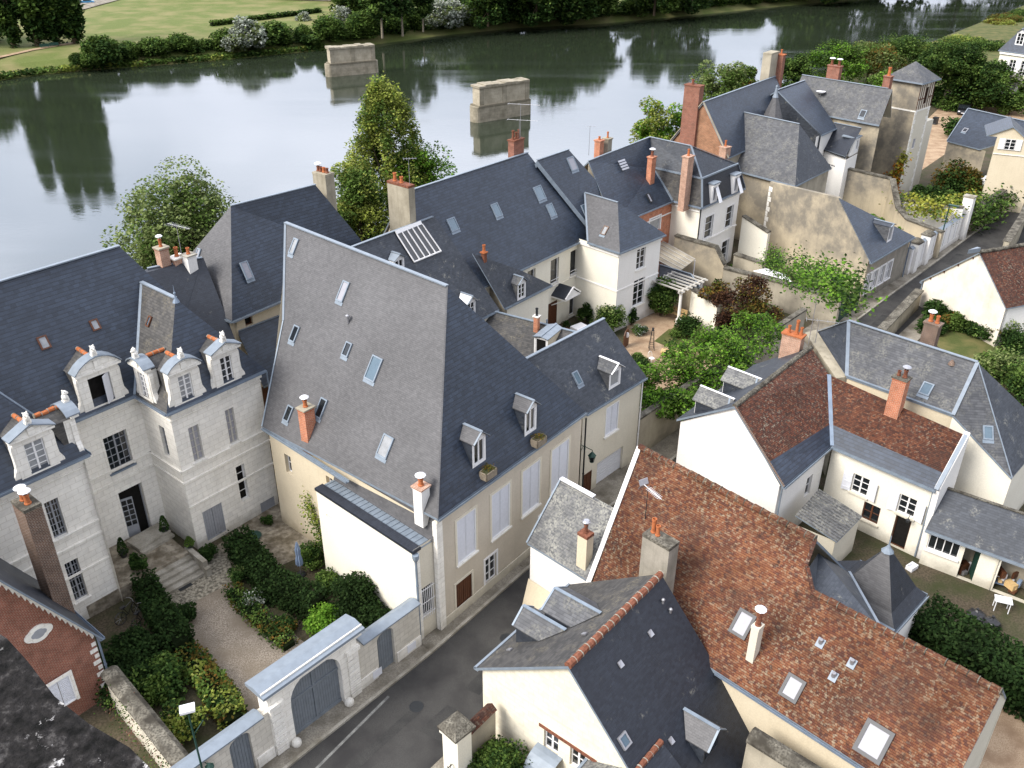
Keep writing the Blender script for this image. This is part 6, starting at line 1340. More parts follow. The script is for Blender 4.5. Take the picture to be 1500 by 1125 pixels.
# ------------------------------------------------------------------ slate house behind it
HF = thing('hipped_slate_house', 'grey slate hipped house with zinc hips behind the brown tiled house', 'house', xy(U(1480, 690, 5), 0))
fS_z = 7.45; s0 = U(1396, 608, fS_z); s1 = U(1240, 551, fS_z); q0 = U(1432, 531, 9.75); q1 = U(1243, 470, 9.75); dS = (s1-s0).normalized(); nS = V(-dS.y, dS.x, 0); nS = nS if nS.dot(uu) > 0 else -nS; fS_ = pl(s0, s1, q1)
q0 = hit(1432, 531, *fS_); q1 = hit(1243, 470, *fS_); cL = U(1196, 512-26, 8.4); cLl = U(1213, 592-30, 7.5) if False else hit(1243, 551, *fS_)
r_l = U(1195, 487, 8.0); r_ll = U(1240, 551, 7.45)
eR = U(1482, 700, 4.9); eR2_ = U(1500, 672, 5.2); sR = q0+nS*3.0-V(0, 0, 3.2); 
rgt0 = hit(1481, 700, *pl(s0, q0, U(1482, 700, 5.0))); hipf = U(1482, 700, 5.0); hipb = hipf+nS*6.5; hipm = U(1480, 590, 7.0)
roof(HF, [((s0, s1, q1, q0), 'slate_old'), ((s1, r_l, q1), 'slate_dark'), ((s0, q0, hipf), 'slate_old'), ((q0, hipb, hipf), 'slate_dark'), ((q0, q1, q1+nS*4-V(0, 0, 4.3), hipb), 'slate_dark'), ((q1, r_l, q1+nS*4-V(0, 0, 4.3)), 'slate_dark')], .13)
trims(HF, [(q1, q0), (s1, q1), (q0, s0), (r_l, q1)], .28, .05, 'zinc_light', 'hip_flashing'); trims(HF, [(s0, s1)], .2, .05, 'zinc'); trims(HF, [(q0, hipf)], .08, .04, 'zinc_light', 'hip_line')
wmb = MB(); wmb.f_([xy(g1, 0)+nA*.3, xy(hipf, 0)+nS*.1, hipf-V(0, 0, .15)+nS*.1, s0-V(0, 0, .15), xy(s0, 0)], 'render_ivory'); wS = Wall(s0+nS*.1, s1+nS*.1, 4.5, fS_z-.1, 'render_cream'); wS.emit(wmb); Wall(hipf+nS*.1, hipb, 0, 4.9, 'render_ivory', hipf-dS*30).emit(wmb)
wmb.prism([s1+V(0, 0, -.05), r_l+V(0, 0, .2), r_l-dS*-.3-nS*.9+V(0, 0, .2), s1-nS*.5+dS*.4-V(0, 0, .1)], V(0, 0, -.5), 'stone_pier')
Wall(s1, r_l+nS*2, 0, 7.2, 'render_pale', s1+dS*30).emit(wmb); wmb.build('wall', HF)
skylight(HF, fS_, (1357, 570), .62, .8, 'zinc', 'glass_sky'); skylight(HF, pl(s0, q0, hipf), (1447, 634), .55, .8, 'zinc', 'glass_sky')
mb = MB(); c = hit(1394, 533, *fS_); mb.lathe(c-V(0, 0, .05), [(.2, 0), (.16, .12), (.05, .3)], 'brick_dark', 10); mb.build('roof_vent', HF)
chimney(HF, U(1341, 508, 9.0)+nS*2.2, .9, .6, .9, 'brick_dark', dS, ((-.2, 0, .5, .13, 'terracotta', None), (.2, 0, .5, .14, 'terracotta', 'plastic_white')), 'brick_dark', 4.0)
# ------------------------------------------------------------------ low open shed
SD = thing('open_shed', 'low cluttered shed with dark mossy slate roof and open bays', 'shed', U(1350, 825))
e0 = U(1356, 775, 2.6); e1 = U(1540, 842, 2.6); ds = (e1-e0).normalized(); ns = V(-ds.y, ds.x, 0); ns = ns if ns.y > 0 else -ns; k0 = U(1386, 715, 4.4); k1 = k0+ds*((e1-e0).length)
roof(SD, [((e0, e1, k1, k0), 'slate_dark')], .12); gutter(SD, [(e0, e1)], m='zinc_light'); trims(SD, [(k0, k1)], .25, .06, 'coping_old')
wmb = MB(); wS = Wall(e0+ns*.35+ds*.1, e1+ns*.35, 0, 2.4, 'render_ivory')
L = wS.L; f = lambda x, y: wS.at(x, y)[0]
x1, x2, x3, x4, x5, x6 = f(1357, 790), f(1404, 812), f(1408, 812), f(1432, 825), f(1462, 838), f(1500, 850)
oa = wS.opm(min(x1, x2)+.1, max(x1, x2), 1.15, 2.3); ob = wS.opm(x3+.1, x4, .02, 2.3); oc = wS.opm(x5, min(x6+.4, L-.1), .02, 2.3); wS.emit(wmb, .25)
back = Wall(k0-ns*.2, k1-ns*.2, 0, 4.2, 'render_old', k0-ns*9); back.emit(wmb); wmb.build('wall', SD)
window(SD, wS, oa, 'open', 'paint_white', 'glass_dark', 1, 1, .12, 'paint_white'); mb = MB()
for k in (1, 2, 3): x = oa[0]+(oa[1]-oa[0])*k/4; mb.box(wS.p(x-.025, 1.15, -.1), wS.d*.05, wS.o*.06, V(0, 0, 1.15), 'paint_white')
mb.build('window_bars', SD)
r_ = random.Random(4); mb = MB()
for k in range(16): c = wS.p(oc[0]+.1+r_.random()*(oc[1]-oc[0]-.4), .1+r_.random()*.7, -.3-.9*r_.random()); a = r_.random()*180; mb.box(c, ax(a)*r_.uniform(.2, .7), ax(a+90)*r_.uniform(.1, .4), V(0, 0, r_.uniform(.08, .4)), r_.choice(['wood_pale', 'metal_grey', 'plastic_white', 'wood_brown', 'canvas_blue']))
for k in range(7): c = wS.p(ob[0]+.05+r_.random()*(ob[1]-ob[0]-.3), .02, -.3-.7*r_.random()); mb.box(c, ax(20)*.3, ax(110)*.2, V(0, 0, r_.uniform(.1, .6)), r_.choice(['metal_grey', 'plastic_white', 'wood_brown']))
cl = mb.build('shed_clutter', SD); tag(cl, kind='stuff')
mb = MB(); mb.box(wS.p(ob[1]-.02, .05, -.1), (wS.d*-.3+wS.o*-.8), wS.d*.05, V(0, 0, 2.2), 'iron_green'); mb.build('door', SD)
pipe(SD, wS.p(x4+.9, 2.4, .06), wS.p(x4+.9, .05, .06), .04, 'render_pale')
wl2 = MB(); 

# ------------------------------------------------------------------ slate turret roof against the orange house
TU = thing('pavilion_turret', 'small pavilion under steep pointed slate roof beside the tiled ridge', 'pavilion', xy(U(1310, 922, 3.4), 0))
tz = 3.5; a0 = U(1310, 925, tz); a1 = U(1357, 872, tz); dT = ax(45); W_ = 3.5; a1 = a0+(a1-a0).normalized()*W_; dT = (a1-a0).normalized(); nT = V(-dT.y, dT.x, 0); b1 = a1+nT*W_; b0 = a0+nT*W_; ap = a0+dT*W_/2+nT*W_/2; pxa, pya = pj(ap); ap.z = zat(800, ap)
def flare(a, b):
    m0, m1 = a.lerp(ap, .3)-V(0, 0, .28), b.lerp(ap, .3)-V(0, 0, .28); return m0, m1
m = [p.lerp(xy(ap, p.z), .26)+V(0, 0, (ap.z-p.z)*.17) for p in (a0, a1, b1, b0)]; cs = [a0, a1, b1, b0]; F_ = []
for i in range(4):
    j = (i+1) % 4; mt = ['slate_black', 'slate_black', 'slate_black', 'slate_fine'][i]; F_ += [((cs[i], cs[j], m[j], m[i]), mt), ((m[i], m[j], ap), mt)]  # left face coloured as lit, the other three as shaded
roof(TU, F_, .1); gutter(TU, [(a0, a1), (a1, b1)], m='zinc_light'); trims(TU, [(m[3], cs[3]), (b0, a0)], .2, .05, 'zinc_light', 'hip_flashing')
mb = MB(); mb.lathe(ap-V(0, 0, .3), [(.3, 0), (.12, .22), (.04, .4), (.02, .9)], 'zinc', 8); mb.build('roof_finial', TU)
mb = MB(); Wall(a0+nT*.15+dT*.15, a1+nT*.15-dT*.15, 0, tz-.1, 'render_white').emit(mb); Wall(a1+nT*.15-dT*.15, b1-nT*.15-dT*.15, 0, tz-.1, 'render_white', a1+dT*30).emit(mb); Wall(a0+dT*.15, b0+dT*.15, 0, tz-.1, 'render_white', a0-dT*30).emit(mb); Wall(b0-nT*.15, b1-nT*.15, 0, tz-.1, 'render_white', b0+nT*30).emit(mb); mb.build('wall', TU)
kE = c_+sb*.25-V(0, 0, .25); kA = c0_+sb*.25-V(0, 0, .3); kD = T(1290, 921)+sb*.2-V(0, 0, .25); kC = U(1244, 839, 5.0); fk_ = pl(kE, kD, kC); kB = U(1199, 810, kA.z-.6)
roof(TU, [((kE, kD, kC, kB, kA), 'slate_dark')], .1, 'link_roof'); trims(TU, [(kC, kD)], .16, .06, 'zinc_light')
lo = [U(1183, 822, 5.6), U(1241, 838, 4.7), U(1302, 922, 3.9), U(1202, 868, 5.0)]; lw0 = b0+nT*.1; k_ = [lw0+V(0, 0, .1), a0-nT*.1+V(0, 0, .25), a0-dT*2.6+V(0, 0, 1.6), lw0-dT*2.9+V(0, 0, 1.5)]
e_ = lw0+nT*1.5; roof(TU, [((b0+nT*.05, b1+nT*.0, b1+nT*1.4-V(0, 0, .9), b0+nT*1.4-V(0, 0, .9)), 'slate_black')], .1, 'lower_roof'); trims(TU, [(b0, b0+nT*1.4-V(0, 0, .9))], .2, .06, 'zinc_light', 'verge_flashing')

# ------------------------------------------------------------------ cream gabled house across the street on the right
HG = thing('cream_gable_house', 'cream gable house with narrow brown tile roof beside the curving street', 'house', U(1345, 445))
gl = U(1344, 447); gr = U(1450, 505); wg = Wall(gl, gr, 0, 2.5, 'render_patchy'); at = lambda x, y: hit(x, y, wg.A, wg.o); pL = at(1354, 411); pA = at(1437, 371); pR = at(1474, 449); d = wg.d; bk = -wg.o
wmb = MB(); wmb.prism([xy(pL, 0), xy(pR, 0), pR, pA, pL], bk*.3, 'render_patchy'); Wall(xy(pL, 0), xy(pL, 0)+bk*7.5, 0, pL.z, 'render_white', pL-d*30).emit(wmb); Wall(xy(pR, 0), xy(pR, 0)+bk*7.5, 0, pR.z, 'render_white', pR+d*30).emit(wmb); wmb.build('wall', HG)
ov = -bk*.18; dpt = 5.4
e1 = pL+(pL-pA).normalized()*.25; e2 = pR+(pR-pA).normalized()*.25; up_ = V(0, 0, .1)
roof(HG, [((e1+ov+up_, pA+ov+up_, pA+bk*dpt+up_, e1+bk*dpt+up_), 'tile_brown'), ((pA+ov+up_, e2+ov+up_, e2+bk*dpt+up_, pA+bk*dpt+up_), 'tile_brown')], .12); ridge_tiles(HG, pA+ov+V(0, 0, .16), pA+bk*dpt+V(0, 0, .16), 'coping_old', .16, .35, 'coping_old')
mb = MB()
for a, b, k in ((pL, pA, 4), (pA, pR, 5)):
    for i in range(k): q = a.lerp(b, (i+.5)/k); mb.box(q-wg.o*.02-V(0, 0, .12), d*.1, wg.o*.16, V(0, 0, .1), 'wood_brown')
mb.build('rafter_end', HG); gutter(HG, [(e1+ov, e1+bk*dpt)], m='zinc_light'); pipe(HG, pL-V(0, 0, .2)-d*.12, xy(pL, .1)-d*.12, .05, 'zinc_light')
mb = MB(); q = hit(1417, 372, *pl(e1, pA, pA+bk*3)); mb.prism([q, q+bk*.2-V(0, 0, .0), q+bk*1.3, q+bk*1.2-d*.3], V(0, 0, .35), 'zinc_light'); mb.build('roof_hatch', HG)
HH = thing('side_slate_house', 'house with dark slate roof and zinc verge right of the cream gable', 'house', U(1500, 520))
z0_ = U(1476, 448, 2.6); z1_ = U(1479, 381, 4.8); z2_ = U(1540, 470, 2.6); dd = (z2_-z0_).normalized(); fH = pl(z0_, z2_, z1_); roof(HH, [((z0_, z0_+dd*9, z1_+dd*9, z1_), 'slate_dark')], .12); trims(HH, [(z0_, z1_)], .25, .07, 'zinc_light', 'verge_flashing'); trims(HH, [(z1_, z1_+dd*9)], .25, .07, 'zinc_light')
mb = MB(); Wall(z0_-wg.o*.0, z0_+dd*9, 0, 2.5, 'render_white').emit(mb); mb.f_([xy(z0_, 0), xy(z1_, 0), z1_-V(0, 0, .15), z0_-V(0, 0, .15)], 'render_white'); mb.build('wall', HH)
# far right: barn-like tan house, white mansion
HI = thing('tan_house', 'tan rendered house with dark slate roofs and white shuttered gable window', 'house', U(1388, 275))
i0 = U(1387, 206, 5.2); i1 = U(1428, 216, 5.2); R0_ = U(1418, 159, 8.5); R1_ = U(1500, 177, 8.5); dI = ax(-59); nI = V(-dI.y, dI.x, 0); R1_ = R0_+dI*9; i0 = R0_-nI*0; 
fI = pl(U(1387, 206, 5.2), U(1387, 206, 5.2)+dI*5, R0_); I0 = U(1387, 206, 5.2); I1 = I0+dI*4.5; off = (R0_-I0).dot(nI)
rr0 = R0_; rr1 = R0_+dI*11
roof(HI, [((I0, I1, rr1, rr0), 'slate_blue'), ((rr0, rr1, rr1+nI*5-V(0, 0, 3.3), rr0+nI*5-V(0, 0, 3.3)), 'slate_blue')], .14); trims(HI, [(rr0, rr1)], .25, .06, 'zinc_light'); trims(HI, [(I0, rr0)], .14, .05, 'zinc_light', 'verge_flashing')
J = U(1447, 200, 5.6); wI = Wall(I0+nI*.2, I0+nI*.2+dI*5.2, 0, 5.1, 'render_stain'); wmb = MB(); wI.emit(wmb); wmb.f_([xy(I0, 0)+nI*.2, xy(I0, 0)+nI*7, xy(rr0+nI*5, 5), rr0-V(0, 0, .2), I0-V(0, 0, .2)+nI*.2], 'render_old'); wmb.build('wall', HI); wmb = MB()
gI = Wall(U(1433, 305), U(1520, 315), 0, 4.6, 'render_cream'); at = lambda x, y: hit(x, y, gI.A, gI.o)
pJ, pK = at(1445, 199), at(1484, 186); wpt = [xy(gI.A, 0), xy(gI.A, 0)+gI.d*9, at(1545, 240), pK, pJ, xy(gI.A, pJ.z)]
ow_ = (at(1474, 207), at(1485, 216)); s_a = (ow_[0]-gI.A).dot(gI.d); s_b = (ow_[1]-gI.A).dot(gI.d)
wmb.prism(wpt, -gI.o*.4, 'render_cream'); wmb.build('gable_wall', HI)
gt = pK+V(0, 0, .1); roof(HI, [((pJ+gI.o*.2+V(0, 0, .1), gt+gI.o*.2, gt-gI.o*5, pJ-gI.o*5+V(0, 0, .1)), 'slate_blue'), ((gt+gI.o*.2, at(1548, 242)+gI.o*.2, at(1548, 242)-gI.o*5, gt-gI.o*5), 'slate_dark')], .12, 'cross_roof')
f_ = Wall(gI.A+gI.o*.02, gI.B+gI.o*.02, 0, 4, 'render_cream'); zc_ = (ow_[0].z+ow_[1].z)/2; oo = ((s_a+s_b)/2-.55, (s_a+s_b)/2+.55, zc_-.6, zc_+.6); window(HI, f_, oo, 'case', 'paint_white', 'glass_dark', 2, 3, -.03); shutters(HI, f_, oo, 'paint_white', .6, 4)
bands(HI, f_, (zc_-1.2,), 'stone_white', .06, .1); skylight(HI, fI, (1414, 191), .6, .6, 'metal_grey', 'glass_dark')
for s in (1431,): pass
HJ = thing('white_mansion', 'white mansion with slate roof and white shutters half hidden by creeper', 'house', U(1465, 150))
j0 = U(1446, 152); dJ = ax(-50); wJ = Wall(j0, j0+dJ*16, 0, 8.6, 'render_ivory'); ops = []
for px, py, hh in ((1482, 98, 2.2), (1499, 100, 2.2), (1474, 134, 2.4), (1494, 138, 2.4), (1463, 90, 2.2)):
    s, z = wJ.at(px, py)
    if .6 < s < 15: ops.append(wJ.opm(s-.5, s+.5, z-hh/2, z+hh/2))
wmb = MB(); wJ.emit(wmb, .2); lJ = Wall(j0, j0+ax(40)*9, 0, 8.6, 'render_ivory', j0+ax(130)*30); lJ.emit(wmb); wmb.build('wall', HJ)
for o in ops: window(HJ, wJ, o, 'case', 'paint_white', 'glass_dark', 2, 4, .12); shutters(HJ, wJ, o, 'paint_white', .52, 4)
t0 = xy(j0, 8.6)-ax(40)*.3-dJ*.3; rj = [t0, t0+dJ*17, t0+dJ*15+ax(40)*3+V(0, 0, 4.4), t0+dJ*2.5+ax(40)*3+V(0, 0, 4.4), t0+ax(40)*9.5, t0+ax(40)*9.5+dJ*17]
roof(HJ, [((rj[0], rj[1], rj[2], rj[3]), 'slate_blue'), ((rj[0], rj[3], rj[4]), 'slate_dark'), ((rj[4], rj[3], rj[2], rj[5]), 'slate_dark')]); bm = MB(); bands(HJ, wJ, (8.1,), 'stone_white', .25, .3); bands(HJ, wJ, (4.3,), 'stone_white', .1, .15)
dormer(HJ, pl(rj[0], rj[1], rj[2]), (1492, 66), 1.3, 1.9, .5, None, 'slate_dark', 'slate_fine', 'paint_white', 'glass_dark', .2, 3, 2)

# ------------------------------------------------------------------ brick gable house bottom left
HK = thing('red_brick_house', 'red brick gable with white saw tooth trim under dark slate roof', 'house', U(150, 975))
z_ = 3.6; cr = U(136, 925, 3.9); 
gA = U(148, 1000, 1.5); gk = Wall(xy(U(135, 926, 4.0), 0), xy(U(135, 926, 4.0), 0)-uu*7.5, 0, 3.9, 'brick_red', U(135, 926, 4.0)-nn_*40)
at = lambda x, y: hit(x, y, gk.A, gk.o)
k1 = at(135, 926); k2 = at(0, 850); kk = at(-60, 815); wmb = MB(); wmb.prism([xy(k1, 0), k1, k2, kk, xy(kk, 0)], nn_*.35, 'brick_red')
rt_ = uu*.02; wr_ = Wall(xy(k1, 0)+rt_, xy(k1, 0)+rt_+nn_*7, 0, k1.z-.1, 'render_cream', k1+uu*40); wr_.emit(wmb); wmb.build('wall', HK)
mb = MB(); dr = (k2-k1).normalized()
mb.box(k1+gk.o*.003-V(0, 0, .28), (kk-k1), gk.o*.06, V(0, 0, .24), 'stone_white')
for i in range(22):
    q = k1.lerp(kk, (i+.5)/22)-V(0, 0, .28); mb.prism([q-dr*.14, q+dr*.14, q-V(0, 0, .2)], gk.o*.05, 'stone_white')
for i in range(9): q = k1-V(0, 0, .75+.36*i)+gk.d*(.0); mb.box(xy(q, q.z)+gk.o*.003, gk.d*(.34 if i % 2 else .2), gk.o*.05, V(0, 0, .2), 'stone_white')
oc = at(56, 927); ring = []
for i in range(24):
    a = 2*math.pi*i/24; r_ = .46*(1+.16*abs(math.cos(2*a))); ring.append((math.cos(a)*r_*1.15, math.sin(a)*r_*.78))
mb.prism([oc+gk.d*x+V(0, 0, y)+gk.o*.004 for x, y in ring], gk.o*.07, 'stone_white'); mb.prism([oc+gk.d*x*.55+V(0, 0, y*.55)+gk.o*.07 for x, y in ring], gk.o*.012, 'paint_grey'); mb.build('brick_trim', HK)
s_, z0 = gk.at(93, 985); wk_ = Wall(gk.A+gk.o*.14, gk.B+gk.o*.14, 0, 4, 'brick_red', gk.A-nn_*40); window(HK, wk_, (s_-.15, s_+.95, z0-1.7, z0-.1), 'shut', 'shutter_white', surround='stone_white')
eo = -nn_*.5; e1 = k1+eo+V(0, 0, .15)-dr*.35; e2 = kk+eo+V(0, 0, .15); bd = nn_*8.5
e1s = U(150, 918, 4.0); roof(HK, [((e1, e2, e2+bd, e1+bd), 'slate_dark')], .16); gutter(HK, [(e1, e1+bd)], m='lead'); pipe(HK, k1+gk.o*.12-gk.d*.1-V(0, 0, .1), xy(k1, .1)+gk.o*.12-gk.d*.1, .05, 'lead')
fk = pl(e1, e2, e2+bd); f_ = min((abs(pj(e1.lerp(e1+bd, k/60))[0]-100), k) for k in range(61))[1]; cb = e1.lerp(e1+bd, f_/60)-uu*.35
print('HK', pj(e1), pj(e1+bd), pj(cb), zat(735, cb))
chim_to(HK, cb, 735, .75, 1.15, 'brick_dark', uu, ((0, .2, .5, .14, 'terracotta', 'plastic_white'), (0, -.2, .5, .14, 'terracotta', 'plastic_white')), 'coping_old', 3.5, False)
# lichened ledge of the castle wall right below the camera
mb = MB(); LG = []
pts = [(-40, 905), (10, 935), (40, 968), (80, 1020), (130, 1060), (190, 1095), (245, 1150), (120, 1290), (-60, 1290)]
top = [U(x, y, 29.9) for x, y in pts]
rs = random.Random(5); N = 46
xs = [V(p.x, p.y, 0) for p in top]
def inside(p):
    c = False; j = len(xs)-1
    for i in range(len(xs)):
        if (xs[i].y > p.y) != (xs[j].y > p.y) and p.x < (xs[j].x-xs[i].x)*(p.y-xs[i].y)/(xs[j].y-xs[i].y)+xs[i].x: c = not c
        j = i
    return c
mb.prism([p for p in top], V(0, 0, -1.4), 'lichen_ledge')
lg = mb; single('castle_ledge', lg, 'dark stone ledge blotched with white lichen at the castle edge', 'ledge', top[7]-V(0, 0, 1.4))
# ------------------------------------------------------------------ courtyard street wall with the carriage gate
ga, gb = U(434, 1086), U(618, 945); wd_ = (gb-ga).normalized(); wo_ = V(wd_.y, -wd_.x, 0)
CW = thing('courtyard_wall', 'white stone courtyard wall with zinc coping and two arched doors', 'wall', ga)
sof = lambda x, y: (U(x, y)-ga).dot(wd_)
s_g0, s_g1 = sof(405, 1108), sof(533, 1017); s_end = sof(617, 946); s_beg = s_g0-7
zR = zat(886, ga+wd_*sof(611, 950)); zG = zat(929, ga+wd_*sof(528, 1021))+.2; zL = zR
Wp = lambda s, z, o=0.0: ga+wd_*s+wo_*o+V(0, 0, z)
def arch_wall(mb, s0, s1, a, b, zs, zc, z1, m, th=.5, out=0.0, dep=.28):
    N = 12; mid = (a+b)/2; hw_ = (b-a)/2
    arc = [(mid-hw_*math.cos(math.pi*k/N), zs+(zc-zs)*math.sin(math.pi*k/N)**.75) for k in range(N+1)]
    mb.f_((Wp(s0, 0, out), Wp(a, 0, out), Wp(a, z1, out), Wp(s0, z1, out)), m); mb.f_((Wp(b, 0, out), Wp(s1, 0, out), Wp(s1, z1, out), Wp(b, z1, out)), m)
    for (x0, y0), (x1, y1) in zip(arc, arc[1:]):
        mb.f_((Wp(x0, y0, out), Wp(x1, y1, out), Wp(x1, z1, out), Wp(x0, z1, out)), m)
    pts = [(a, 0)]+arc+[(b, 0)]
    for (x0, y0), (x1, y1) in zip(pts, pts[1:]): mb.f_((Wp(x0, y0, out), Wp(x0, y0, out-dep), Wp(x1, y1, out-dep), Wp(x1, y1, out)), m)
    mb.f_((Wp(s0, 0, out-th), Wp(s0, z1, out-th), Wp(s1, z1, out-th), Wp(s1, 0, out-th)), m); mb.f_((Wp(s0, z1, out), Wp(s1, z1, out), Wp(s1, z1, out-th), Wp(s0, z1, out-th)), m)
    for s in (s0, s1): mb.f_((Wp(s, 0, out), Wp(s, z1, out), Wp(s, z1, out-th), Wp(s, 0, out-th)), m)
    return arc
def gate(arc, a, b, out, leaves, name):
    mb = MB(); n_ = max(6, int((b-a)/.13)); zf = lambda s: np.interp(s, [p[0] for p in arc], [p[1] for p in arc])
    for k in range(n_):
        x0 = a+(b-a)*k/n_+.006; x1 = a+(b-a)*(k+1)/n_-.006
        mb.prism([Wp(x0, .06, out), Wp(x1, .06, out), Wp(x1, float(zf(x1))-.01, out), Wp(x0, float(zf(x0))-.01, out)], wo_*-.05, 'paint_gate')
    if leaves: 
        zb_ = arc[0][1]-.05
        mb.box(Wp(a, zb_, out), wd_*(b-a), wo_*.06, V(0, 0, .12), 'paint_gate'); mb.box(Wp((a+b)/2-.05, .06, out), wd_*.1, wo_*.05, V(0, 0, arc[len(arc)//2][1]-.1), 'paint_gate'); mb.box(Wp(a, .08, out), wd_*(b-a), wo_*.04, V(0, 0, .22), 'paint_gate')
    mb.build(name, CW)
mb = MB(); a, b = sof(434, 1086), sof(504, 1031); zs, zc = zat(1035, ga+wd_*a), zat(975, ga+wd_*(a+b)/2)
arcG = arch_wall(mb, s_g0, s_g1, a, b, zs, zc, zG-.1, 'stone_white', .75, .06, .34); gate(arcG, a, b, -.22, True, 'carriage_gate')
for s in (s_g0+.02, s_g1-.62): # rusticated pilasters
    for k in range(8): mb.box(Wp(s, .15+.34*k, .062), wd_*.6, wo_*.09, V(0, 0, .29), 'stone_white')
    mb.box(Wp(s-.08, 2.95, .062), wd_*.76, wo_*.18, V(0, 0, .22), 'stone_white')
for s in (a-.12, b+.12): mb.sphere(Wp(s, .22, .22), .24, 'stone_white', 10, 8)
a2, b2 = sof(557, 992), sof(577.5, 972); zs2, zc2 = zat(942, ga+wd_*a2), zat(924, ga+wd_*(a2+b2)/2)
arc2 = arch_wall(mb, s_g1, s_end, a2, b2, zs2, zc2, zR-.08, 'stone_wall', .45, 0, .22); gate(arc2, a2, b2, -.16, False, 'door')
a3 = s_g0-2.0; arc3 = arch_wall(mb, s_beg, s_g0, a3, a3+1.0, zs2, zc2, zL-.08, 'stone_wall', .45, 0, .22); gate(arc3, a3, a3+1.0, -.16, False, 'door')
for s0, s1 in ((s_g1+.05, a2-.1), (b2+.1, s_end), (a3+1.1, s_g0-.02)): mb.box(Wp(s0, .0, .002), wd_*(s1-s0), wo_*.05, V(0, 0, .75), 'stone_white')
for s in (s_g1+.75, b2+.75): mb.box(Wp(s, .25, .06), wd_*.55, wo_*.02, V(0, 0, .45), 'shutter_white')
mb.build('wall', CW); mb = MB()
mb.prism([Wp(s_g0-.32, zG-.1, .38), Wp(s_g0-.32, zG+.04, .38), Wp(s_g0-.32, zG+.2, -.3), Wp(s_g0-.32, zG+.06, -.95), Wp(s_g0-.32, zG-.1, -.95)], wd_*(s_g1-s_g0+.64), 'zinc_light')
mb.box(Wp(s_g0-.15, zG-.3, .07), wd_*(s_g1-s_g0+.3), wo_*.25, V(0, 0, .2), 'stone_white')
mb.box(Wp(s_g0-.3, zG+.07, .14), wd_*(s_g1-s_g0+.6), wo_*.06, V(0, 0, .09), 'stone_white')
for s0, s1, z in ((s_g1+.33, s_end, zR), (s_beg, s_g0-.33, zL)):
    mb.prism([Wp(s0, z-.08, .16), Wp(s0, z, .16), Wp(s0, z+.1, -.3), Wp(s0, z-.08, -.62)], wd_*(s1-s0), 'zinc_light')
mb.build('coping', CW)
# old coping wall on the mansion side of the lane
mb = MB(); q0, q1 = U(159, 982, 2.3), U(285, 1140, 2.3); d = (q1-q0).normalized(); s_ = V(-d.y, d.x, 0); L = (q1-q0).length+1.5
mb.box(xy(q0, 0)-s_*.22, d*L, s_*.44, V(0, 0, 2.25), 'render_pale'); mb.prism([q0+s_*x+V(0, 0, z) for x, z in ((-.4, -.05), (-.4, .02), (-.2, .16), (.2, .16), (.4, .02), (.4, -.05))], d*L, 'coping_old')
single('lane_wall', mb, 'old garden wall with mossy grey coping beside the brick house', 'wall', xy(q0, 0))
P_ = np.concatenate([np.array(q0.lerp(q1, .15+.7*i/5)+s_*-.45)+np.random.RandomState(i).normal(size=(130, 3))*[.35, .35, .35]-[0, 0, .6] for i in range(6)]); FL = thing('valerian', 'pinkish dry flowering plants growing along the foot of the mossy wall', 'plant', xy(q0.lerp(q1, .4), 0)-s_*.5); P_[:, 2] = np.maximum(P_[:, 2], .05); leafcloud('foliage', P_, .05, ['leaf_pink', 'leaf_mid', 'leaf_dark'], FL, seed=4)
# lamp mast bottom left
lp = U(312, 1190); LM = thing('lamp_post', 'slim dark green lamp post with square white topped head by the courtyard wall', 'street lamp', lp); zt = zat(1040, lp); mb = MB(); mb.tube(lp, lp+V(0, 0, 1), .07, .06, 'iron_green'); tp = V(lp.x, lp.y, zt); mb.tube(lp+V(0, 0, 1), tp, .05, .035, 'iron_green'); mb.path([tp-V(0, 0, 1.4), tp-V(0, 0, 1.0)+wd_*.5], .02, 'iron_green'); mb.build('post', LM)
mb = MB(); mb.box(tp-ax(20)*.28-ax(110)*.2, ax(20)*.56, ax(110)*.4, V(0, 0, .12), 'plastic_white'); mb.box(tp-ax(20)*.24-ax(110)*.17-V(0, 0, .06), ax(20)*.48, ax(110)*.34, V(0, 0, .06), 'iron_black'); mb.build('lamp_head', LM)
wl_ = Wp(s_g0-3.1, 2.6, .02); LW = thing('wall_lantern', 'small green wall lantern beside the lamp post', 'lantern', wl_); mb = MB(); mb.path([wl_, wl_+wo_*.35+V(0, 0, .25)], .025, 'iron_green'); mb.lathe(wl_+wo_*.35-V(0, 0, .3), [(.09, 0), (.17, .35), (.2, .38), (.05, .55)], 'iron_green', 6); mb.build('lamp_cage', LW)

# ------------------------------------------------------------------ courtyard planting and furniture
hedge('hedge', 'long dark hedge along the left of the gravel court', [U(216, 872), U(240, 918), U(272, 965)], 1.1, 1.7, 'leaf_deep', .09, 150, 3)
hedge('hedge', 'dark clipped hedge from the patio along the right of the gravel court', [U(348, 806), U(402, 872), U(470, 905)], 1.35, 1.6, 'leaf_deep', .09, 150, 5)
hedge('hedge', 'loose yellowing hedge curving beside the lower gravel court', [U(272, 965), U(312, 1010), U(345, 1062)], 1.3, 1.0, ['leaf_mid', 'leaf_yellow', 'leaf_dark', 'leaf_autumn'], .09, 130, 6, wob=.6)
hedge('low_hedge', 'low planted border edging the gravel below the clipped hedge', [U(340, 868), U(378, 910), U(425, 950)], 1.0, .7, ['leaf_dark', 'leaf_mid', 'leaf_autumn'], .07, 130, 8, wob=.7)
S = shrub
S('shrub', 'tall rounded dark evergreen against the cream annex wall', U(520, 905), 1.25, 2.6, 'leaf_deep', .09, 34, 160, 11)
S('shrub', 'bright yellow green bush in front of the tall evergreen', U(478, 925), .9, 1.7, 'leaf_bright', .09, 22, 140, 12)
